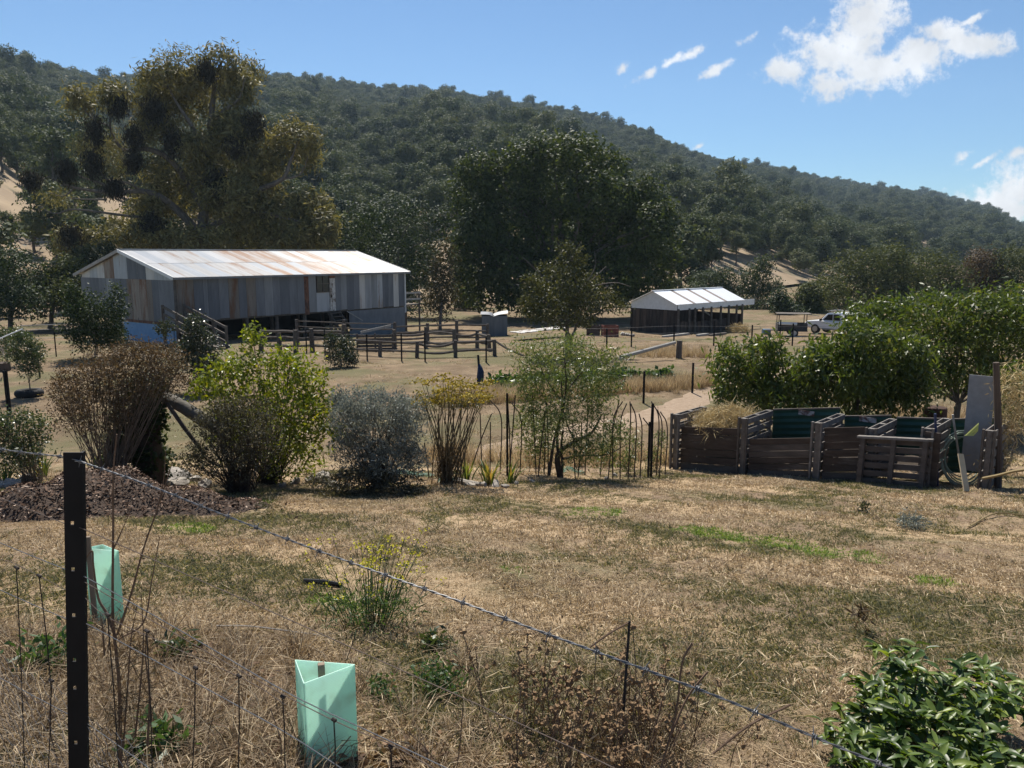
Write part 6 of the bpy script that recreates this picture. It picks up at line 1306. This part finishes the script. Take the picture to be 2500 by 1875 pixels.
for acc, p, d, a, b in frames:
    if acc >= nxt:
        nxt += .095; mbb = MB(); t0 = rng.uniform(0, 6.28)
        for k in range(2):
            for j in range(7): pass
            pts = [p + d * (.0035 * (k - .5) + .0016 * j / 3) + (a * math.cos(t0 + j * 1.05) + b * math.sin(t0 + j * 1.05)) * .0042 for j in range(9)]; mbb.tube(pts, .0012, 4)
        for k in range(4):
            an = t0 + k * 1.57; q = a * math.cos(an) + b * math.sin(an); mbb.tube([p + q * .003, p + q * .016 + d * rng.uniform(-.005, .005)], [.0012, .0005], 4)
        mbb.build('barb', M_galv, nf)
for q, m_, r_ in (([(-60, 1185), (0, 1215), (150, 1275), (205, 1292), (450, 1400), (700, 1510), (1000, 1645), (1200, 1735), (1380, 1818), (1520, 1885)], M_rwire, .0013),
                  ([(-60, 1295), (0, 1325), (150, 1386), (205, 1407), (450, 1545), (700, 1690), (900, 1785), (1100, 1880)], M_galv, .0014),
                  ([(205, 1420), (450, 1560), (700, 1700), (850, 1775), (950, 1815), (1075, 1885)], M_rwire, .0012),
                  ([(-60, 1410), (0, 1440), (160, 1510), (205, 1520), (400, 1625), (560, 1712), (700, 1790), (840, 1880)], M_galv, .0014),
                  ([(-60, 1350), (0, 1365), (45, 1380), (160, 1440)], M_rwire, .001),
                  ([(200, 1452), (260, 1505), (400, 1570), (600, 1660), (700, 1722)], M_rwire, .0011),
                  ([(-60, 1620), (0, 1655), (160, 1740), (210, 1765), (330, 1850), (380, 1890)], M_galv, .0012)):
    MB().tube(curve_pts([onfence(*a) for a in q], 6), r_, 5).build('strand', m_, nf)
M_stay = mat('dark_stay', (.02, .015, .013), (.05, .04, .034), rough=.8, bump=0)
for (u0, v0, u1, v1) in [(40, 1385, 60, 1875), (95, 1405, 125, 1680), (125, 1660, 118, 1880), (477, 1630, 470, 1880), (583, 1650, 582, 1880), (690, 1700, 696, 1880), (815, 1757, 818, 1885), (953, 1822, 955, 1890), (358, 1540, 372, 1880), (262, 1500, 290, 1880)]:
    s_ = MB().tube([onfence(u0, v0), onfence((u0 + u1) / 2 + 2, (v0 + v1) / 2), onfence(u1, v1)], .0017, 5).build('stay', M_stay, nf)
    MB().tube([onfence(u0 - 4, v0 - 2), onfence(u0 + 5, v0 + 3)], [.0042, .0042], 6).build('knot', M_stay, s_)
# hexagonal netting on the lower half
mb = MB(); hw_ = .042; hh_ = .036; A0 = onfence(-40, 1560); L_ = 1.3
for r_ in range(18):
    for c_ in range(32):
        x0 = c_ * hw_ + (hw_ / 2 if r_ % 2 else 0); z0 = -r_ * hh_; sl = -.17
        f_ = lambda x_, z_: A0 + fdir * x_ + Z * (z_ + sl * x_ + .006 * math.sin(x_ * 21 + z_ * 17)) + fn * (.008 * math.sin(x_ * 13 + z_ * 9))
        p1 = f_(x0, z0); p2 = f_(x0 + hw_ / 2, z0 - hh_ * .45); p3 = f_(x0 + hw_, z0); p4 = f_(x0 + hw_ / 2, z0 - hh_)
        mb.tube([p1, p2], .0006, 3, cap=False); mb.tube([p2, p3], .0006, 3, cap=False); mb.tube([p2, p4], .0008, 3, cap=False)
mb.build('hex_netting', M_galv, nf)
# ------------------------------------------------------------------ tree guards
def guardmat():
    m, nt, n, l = _nodes('mint_corflute'); tcx = n('ShaderNodeTexCoord'); wv = n('ShaderNodeTexWave'); wv.inputs['Scale'].default_value = 45; wv.inputs['Distortion'].default_value = .3; wv.bands_direction = 'Z'
    l(tcx.outputs['Object'], wv.inputs['Vector']); r0 = ramp(n, [(0, (.70, .92, .82)), (1, (.76, .94, .86))]); l(wv.outputs[0], r0.inputs[0])
    sn = n('ShaderNodeTexNoise'); sn.inputs['Scale'].default_value = 9; sn.inputs['Detail'].default_value = 8; l(tcx.outputs['Object'], sn.inputs['Vector']); sr = n('ShaderNodeMapRange'); sr.inputs['From Min'].default_value = .52; sr.inputs['From Max'].default_value = .80; sr.inputs['To Max'].default_value = .55; l(sn.outputs[0], sr.inputs[0])
    sm_ = n('ShaderNodeMix', data_type='RGBA'); l(sr.outputs[0], sm_.inputs['Factor']); l(r0.outputs[0], sm_.inputs['A']); sm_.inputs['B'].default_value = (.42, .47, .36, 1)
    class r: outputs = [sm_.outputs['Result']]
    b = n('ShaderNodeBsdfPrincipled'); l(r.outputs[0], b.inputs['Base Color']); b.inputs['Roughness'].default_value = .45; t = n('ShaderNodeBsdfTranslucent'); l(r.outputs[0], t.inputs[0]); x = n('ShaderNodeMixShader'); x.inputs[0].default_value = .55
    l(b.outputs[0], x.inputs[1]); l(t.outputs[0], x.inputs[2]); o = n('ShaderNodeOutputMaterial'); l(x.outputs[0], o.inputs[0]); return m
M_guard = guardmat(); M_stake = mat('hardwood_stake', (.16, .12, .085), (.28, .22, .16), scale=8, rough=.85, stretch=(1, 1, .3), bump=.2)
def guard(label, A, B, C_, zt, zb, stake, sh):
    """triangular corflute sleeve: three panels between the plan points A, B, C"""
    base = Vector(((A.x + B.x + C_.x) / 3, (A.y + B.y + C_.y) / 3, zb)); t = thing('tree_guard', label, 'tree guard', base)
    for i, (p, q) in enumerate(((A, B), (B, C_), (C_, A))):
        d = Vector((q.x - p.x, q.y - p.y, 0)).normalized(); n_ = Vector((d.y, -d.x, 0)) * .0018
        pa, pb2 = Vector((p.x, p.y, zb)), Vector((q.x, q.y, zb)); ta, tb_ = p.copy(), q.copy()
        MB().add([pa - n_, pb2 - n_, tb_ - n_, ta - n_, pa + n_, pb2 + n_, tb_ + n_, ta + n_], [(0, 1, 2, 3), (7, 6, 5, 4), (0, 4, 5, 1), (1, 5, 6, 2), (2, 6, 7, 3), (3, 7, 4, 0)]).build('panel', M_guard, t)
    o = MB().frame(Vector((stake.x, stake.y, (stake.z + zb - .1) / 2)), Vector((.96, .28, 0)), Vector((-.28, .96, 0)), Z, .028, .028, stake.z - zb + .1).build('wooden_stake', M_stake, bevel=.002); tag(single(o, (stake.x, stake.y, zb)), sh, 'stake')
gA, gB, gC = P(721, 1611, 3.12), P(866, 1622, 3.08), P(742, 1668, 2.93); zb = float(gz(gA.x, 3.05)) - .02
guard('open topped mint green tree guard in the foreground straw', gA, gB, gC, 0, zb, P(784, 1620, 3.06), 'square wooden stake inside the foreground tree guard')
gA, gB, gC = P(209, 1338, 4.95), P(287, 1340, 4.9), P(222, 1352, 4.72); gD = P(250, 1330, 5.0); zb = float(gz(gA.x, 4.9)) - .02
guard('mint green tree guard behind the near black picket', P(206, 1338, 4.85), P(250, 1329, 5.02), P(289, 1345, 4.78), 0, zb, P(214, 1310, 4.66), 'weathered wooden stake beside the farther tree guard')

# ------------------------------------------------------------------ dead stalks by the post
M_stalk = mat('dead_stalk_brown', (.10, .06, .04), (.20, .13, .085), scale=20, rough=.85, bump=0)
sb0 = P(282, 1800, 2.75); sb0.z = float(gz(sb0.x, sb0.y)); dw = thing('dead_weed', 'tall branching dead weed stalks beside the black picket', 'dead weed', sb0)
K2 = lambda a, b, d=2.75: P(a, b, d)
for q, r0 in [([sb0, K2(292, 1700), K2(284, 1600), K2(275, 1500), K2(276, 1300), K2(277, 1150), K2(285, 1060)], .008), ([K2(284, 1560), K2(262, 1500), K2(240, 1460), K2(228, 1380), K2(225, 1345), K2(205, 1370)], .006), ([K2(286, 1550), K2(320, 1450), K2(350, 1340), K2(385, 1240), K2(420, 1130)], .005), ([K2(290, 1560), K2(350, 1520), K2(370, 1420), K2(390, 1310)], .004), ([K2(277, 1340), K2(300, 1290), K2(320, 1240)], .003),
               ([K2(330, 1800), K2(345, 1650), K2(350, 1560), K2(345, 1450)], .004), ([K2(360, 1820), K2(365, 1700), K2(355, 1600), K2(358, 1540)], .005), ([K2(255, 1600), K2(250, 1530), K2(245, 1500)], .004), ([K2(300, 1830), K2(310, 1700), K2(320, 1560), K2(335, 1480)], .004), ([K2(385, 1240), K2(400, 1170), K2(404, 1100)], .003)]:
    pts = curve_pts(q, 5); MB().tube(pts, [r0 * (1 - .7 * i / len(pts)) for i in range(len(pts))], 5).build('stalk', M_stalk, dw)
V, Q, S = lobe_leaves(np.random.default_rng(5), [(P(310, 1720, 2.75), (.10, .1, .16)), (P(280, 1780, 2.7), (.1, .1, .1)), (P(345, 1600, 2.75), (.06, .06, .2))], 80, 8, .03, .06, .004, rmin=.1, droop=-.5); link('dry_wisps', np_mesh('dry_wisps', V - np.array(sb0), Q, M_brown, S), dw)['kind'] = 'stuff'
# upright dry canes left of the post and thin shoots around
rng = np.random.default_rng(6)
for i in range(26):
    u_ = rng.uniform(-20, 1150); y_ = rng.uniform(2.4, 3.6); b0 = GX(u_, y_); h = rng.uniform(.15, .5); t = Vector((rng.normal() * .12, rng.normal() * .08, h)); mbc = MB(); mbc.tube(curve_pts([b0, b0 + t * .5 + Vector((rng.normal() * .03, 0, 0)), b0 + t], 4), .002, 4, cap=False)
    for k in range(3):
        q = b0 + t * rng.uniform(.4, .9); mbc.tube([q, q + Vector((rng.normal() * .09, rng.normal() * .05, rng.uniform(.02, .12)))], [.0014, .0007], 3, cap=False)
    o = mbc.build('dry_shoot', M_stalk); tag(single(o, b0), 'thin dry weed shoot in the straw along the near fence', 'dry weed', 'dry shoots along the near fence')
# seed head weeds
bmx = bmesh.new(); bmesh.ops.create_icosphere(bmx, subdivisions=2, radius=.0115)
for i, vv in enumerate(bmx.verts): vv.co *= (1.45 if i % 3 == 0 else .75)
sh_me = bpy.data.meshes.new('seed_head'); bmx.to_mesh(sh_me); bmx.free(); sh_me.materials.append(mat('seed_head_brown', (.13, .080, .040), (.28, .18, .095), scale=200, rough=.9, bump=0))
rng = np.random.default_rng(7)
spec = [(1300, 1560, 1200, 1420, 3.5), (1440, 1760, 1350, 1560, 3.1), (1540, 1800, 1450, 1650, 3.0), (1620, 1700, 1560, 1760, 3.3), (1380, 1850, 1260, 1480, 2.9), (1500, 1600, 1440, 1600, 3.5)]
labs = ['seed head weed furthest up the lawn under the barbed wire', 'densest brown seed head weed below the barbed wire', 'brown seed head weed beside the forked dark stems', 'sparse seed head weed right of the forked dark stems', 'brown seed head weed along the brown lower wire', 'small seed head weed around the short dark stake']
for i, (uc, vc, u0, u1, y_) in enumerate(spec):
    b0 = GX(uc, y_); t = thing('seed_head_weed', labs[i], 'dead weed', b0); mbs = MB()
    for k in range(13):
        s0 = b0 + Vector((rng.normal() * .13, rng.normal() * .09, 0)); h = rng.uniform(.20, .46); e = s0 + Vector((rng.normal() * .10 + .03, rng.normal() * .08, h)); mid = s0.lerp(e, .5) + Vector((rng.normal() * .02, 0, 0)); mbs.tube(curve_pts([s0, mid, e], 3), .0022, 4, cap=False)
        tips = [e] + [s0.lerp(e, rng.uniform(.5, .9)) + Vector((rng.normal() * .05, rng.normal() * .04, rng.uniform(.0, .06))) for _ in range(3)]
        for j, q in enumerate(tips):
            if j: mbs.tube([s0.lerp(e, rng.uniform(.4, .6)), q], [.0016, .001], 3, cap=False)
            o = link('seed_head', sh_me, t, q - b0); s_ = rng.uniform(.75, 1.3); o.scale = (s_, s_, s_ * .85); o.rotation_euler = tuple(rng.uniform(0, 6, 3))
    mbs.build('stems', M_stalk, t)
    V, Q, S = lobe_leaves(rng, [(b0 + Z * .10, (.24, .18, .12))], 60, 6, .04, .07, .006, rmin=.1, droop=-.4); link('dry_leaves', np_mesh('dry_leaves', V - np.array(b0), Q, M_brown, S), t)
sk = P(1524, 1618, 3.3); skb = P(1512, 1880, 3.15); skb.z = float(gz(skb.x, skb.y))
o = MB().tube([skb, P(1537, 1516, 3.3)], [.008, .006], 6).build('dark_stake', M_stay); tag(single(o, skb), 'short dark stake sticking out of the seed head weeds', 'stake')
fk = thing('forked_stem', 'forked dark dead stem rising through the seed head weeds', 'dead weed', skb + Vector((.2, 0, 0)))
for q in ([P(1610, 1890, 2.8), P(1650, 1740, 2.8), P(1665, 1620, 2.8), P(1690, 1570, 2.8)], [P(1640, 1790, 2.8), P(1680, 1700, 2.8), P(1728, 1640, 2.8)], [P(1740, 1840, 2.8), P(1830, 1770, 2.8), P(1930, 1720, 2.8)], [P(1440, 1580, 3.3), P(1490, 1545, 3.3), P(1535, 1520, 3.3)]): MB().tube(curve_pts(q, 4), .0045, 5).build('stem', M_stalk, fk)
# crumbled earth with dead leaves in the foreground
M_clod = mat('dark_clod', (.030, .019, .013), (.075, .048, .033), scale=20, rough=.95, bump=.6)
M_dleaf = leafmat('dead_leaf_litter', [(0, (.035, .020, .012)), (.6, (.12, .07, .04)), (1, (.30, .19, .11))], trans=.15, rough=.7)
for i, (u_, v_, r_) in enumerate([(470, 1605, .10), (600, 1668, .12), (590, 1735, .10), (90, 1625, .11), (660, 1850, .1), (930, 1868, .12)]):
    c_ = G(u_, v_); t = thing('earth_clods', 'crumbled dark earth and dead leaves ' + ['at the foot of the farther weed', 'left of the foreground tree guard', 'under the wire left of the tree guard', 'behind the stays at the picket', 'at the base of the foreground tree guard', 'right of the foreground tree guard'][i], 'earth', c_)
    for k in range(9):
        bmx = bmesh.new(); rr = r_ * rng.uniform(.16, .42); bmesh.ops.create_icosphere(bmx, subdivisions=2, radius=rr)
        for vv in bmx.verts: q = vv.co.copy() / rr; vv.co *= 1 + .25 * math.sin(q.x * 4 + k) * math.cos(q.y * 5 + i) + .2 * math.sin(q.z * 6 + q.x * 3); vv.co.z *= .6
        me = bpy.data.meshes.new('clod'); bmx.to_mesh(me); bmx.free(); me.materials.append(M_clod); x_, y_ = c_.x + rng.normal() * r_ * .9, c_.y + rng.normal() * r_ * .6
        link('clod', me, t, Vector((x_, y_, float(gz(x_, y_)) + rr * .15)) - c_)
    n_ = 160; x = c_.x + rng.normal(size=n_) * r_ * 1.1; y = c_.y + rng.normal(size=n_) * r_ * .8; V, Q = cards(np.stack([x, y, gz(x, y) + .01 + .05 * rng.random(n_)], -1), rng.normal(size=(n_, 3)) * np.array([1, 1, .4]), rng.uniform(.03, .07, n_), rng.uniform(.012, .03, n_), rng)
    link('leaf_litter', np_mesh('leaf_litter', V - np.array(c_), Q, M_dleaf, rng.random(n_)), t)['kind'] = 'stuff'

# ------------------------------------------------------------------ glossy green bush at the lower right
M_laur = leafmat('glossy_bush_leaves', [(0, (.036, .066, .016)), (.5, (.075, .122, .026)), (.85, (.13, .185, .038)), (1, (.21, .26, .06))], trans=.36, rough=.40, spec=.38, tint=(1.4, 1.4, .35))
def bigleaf(L, Wd, fold, curl, sh):
    vs = []; n_ = 5
    for i in range(n_ + 1):
        t = i / n_; wd = Wd * math.sin(math.pi * min(1, t * .92 + .04)) ** .8 * .5; x_ = L * t; zc = -curl * L * t * t + .05 * L * math.sin(t * 7 + sh * 9) * fold
        vs += [(x_, -wd, zc + fold * wd), (x_, 0, zc), (x_, wd, zc + fold * wd)]
    fs = []
    for i in range(n_): fs += [(3 * i, 3 * i + 1, 3 * i + 4, 3 * i + 3), (3 * i + 1, 3 * i + 2, 3 * i + 5, 3 * i + 4)]
    return vs, fs, sh
rng = np.random.default_rng(500); LV = [bigleaf(rng.uniform(.062, .092), rng.uniform(.024, .032), rng.uniform(.3, .8), rng.uniform(.1, .6), s_) for s_ in np.linspace(0.05, 1, 8)]
LME = [np_mesh('leaf', v, f, M_laur, [s_] * len(f), smooth=True) for v, f, s_ in LV]
lb0 = GX(2330, 3.7); bush = thing('glossy_bush', 'glossy green leafy bush in the lower right foreground', 'bush', lb0); mbs = MB(); LFS = []
tops = [(2170, 1585, 3.5), (2350, 1620, 3.6), (2240, 1640, 3.4), (2440, 1690, 3.6), (2300, 1660, 3.3), (2130, 1690, 3.4), (2060, 1790, 3.3), (2180, 1720, 3.2), (2400, 1700, 3.3), (2480, 1690, 3.5), (2250, 1740, 3.1), (2350, 1740, 3.1), (2100, 1800, 3.1), (2450, 1780, 3.1), (2190, 1830, 2.95), (2300, 1830, 2.9), (2400, 1850, 2.9), (2040, 1860, 3.1), (2520, 1730, 3.4), (2500, 1850, 3.0), (2120, 1870, 2.9), (2220, 1610, 3.7), (2560, 1650, 3.7), (2390, 1640, 3.8), (2300, 1700, 3.8), (2150, 1750, 3.6), (2080, 1850, 3.3), (2260, 1880, 2.8), (2350, 1880, 2.75), (2480, 1900, 2.8), (2200, 1690, 3.5), (2420, 1740, 3.6)]
for (u_, v_, y_) in tops:
    e = P(u_, v_ + 10, y_); s0 = lb0.lerp(Vector((e.x, e.y, lb0.z)), .55); s0.z = float(gz(s0.x, s0.y)); pts = curve_pts([s0, s0.lerp(e, .5) + Vector((rng.normal() * .03, rng.normal() * .03, .03)), e], 6); mbs.tube(pts, [.007 - .004 * i / len(pts) for i in range(len(pts))], 5, cap=False)
    for k in range(26):
        t = 1 - (k / 26) ** 1.25 * .72; q = s0.lerp(e, t); j = min(int(t * (len(pts) - 1)), len(pts) - 1); q = pts[j].lerp(pts[min(j + 1, len(pts) - 1)], t * (len(pts) - 1) - j)
        a = k * 2.4 + rng.normal() * .3; LFS.append((q, a, rng.uniform(.15, .95) if k > 4 else rng.uniform(.7, 1.2), rng.uniform(.5, 1.25) * (.7 if k < 3 else 1), int(rng.integers(0, 8))))
    for k in range(8):                              # side twigs
        j = int(rng.integers(len(pts) // 3, len(pts))); an = rng.uniform(0, 6.28); e2_ = pts[j] + Vector((math.cos(an) * .12, math.sin(an) * .12, rng.uniform(.0, .1))); mbs.tube([pts[j], e2_], [.003, .002], 4, cap=False)
        for m in range(7): LFS.append((pts[j].lerp(e2_, .3 + .1 * m), rng.uniform(0, 6.28), rng.uniform(-.1, .9), rng.uniform(.7, 1.1), int(rng.integers(0, 8))))
mbs.build('stems', mat('bush_stem', (.08, .07, .03), (.14, .12, .05), rough=.8, bump=0), bush)
camv = Vector((0, 0, CZ)); sc_of = [(camv - f[0]).length + .25 * rng.random() for f in LFS]; near_ = np.argsort(sc_of); rest_v = []; rest_f = []; rest_s = []
for r_i, k in enumerate(near_):
    q, a, el, s_, v_ = LFS[k]
    if r_i < 295:
        o = link('leaf', LME[v_], bush, q - lb0); o.rotation_euler = (rng.normal() * .35, -el, a); o.scale = (s_,) * 3
    else:
        M = Matrix.Translation(q - lb0) @ Matrix.Rotation(a, 4, 'Z') @ Matrix.Rotation(-el, 4, 'Y') @ Matrix.Rotation(rng.normal() * .35, 4, 'X') @ Matrix.Scale(s_, 4); vs, fs, sh = LV[v_]; n0 = len(rest_v)
        rest_v += [tuple(M @ Vector(p)) for p in vs]; rest_f += [tuple(n0 + i for i in f) for f in fs]; rest_s += [sh] * len(fs)
o = link('inner_leaves', np_mesh('inner_leaves', rest_v, rest_f, M_laur, rest_s, smooth=True), bush); o['kind'] = 'stuff'
# ================================================================== HAZE
hm, nt, n, l = _nodes('valley_haze'); pv_ = n('ShaderNodeVolumePrincipled'); pv_.inputs['Color'].default_value = (.60, .80, 1.0, 1); pv_.inputs['Density'].default_value = 0.00013
pv_.inputs['Anisotropy'].default_value = .3
o = n('ShaderNodeOutputMaterial'); l(pv_.outputs[0], o.inputs['Volume'])
hz0 = MB().box((0, 700, 145), 5200, 1600, 300).build('haze', hm); tag(hz0, 'thin blue valley haze in front of the hill', 'haze', kind='stuff')
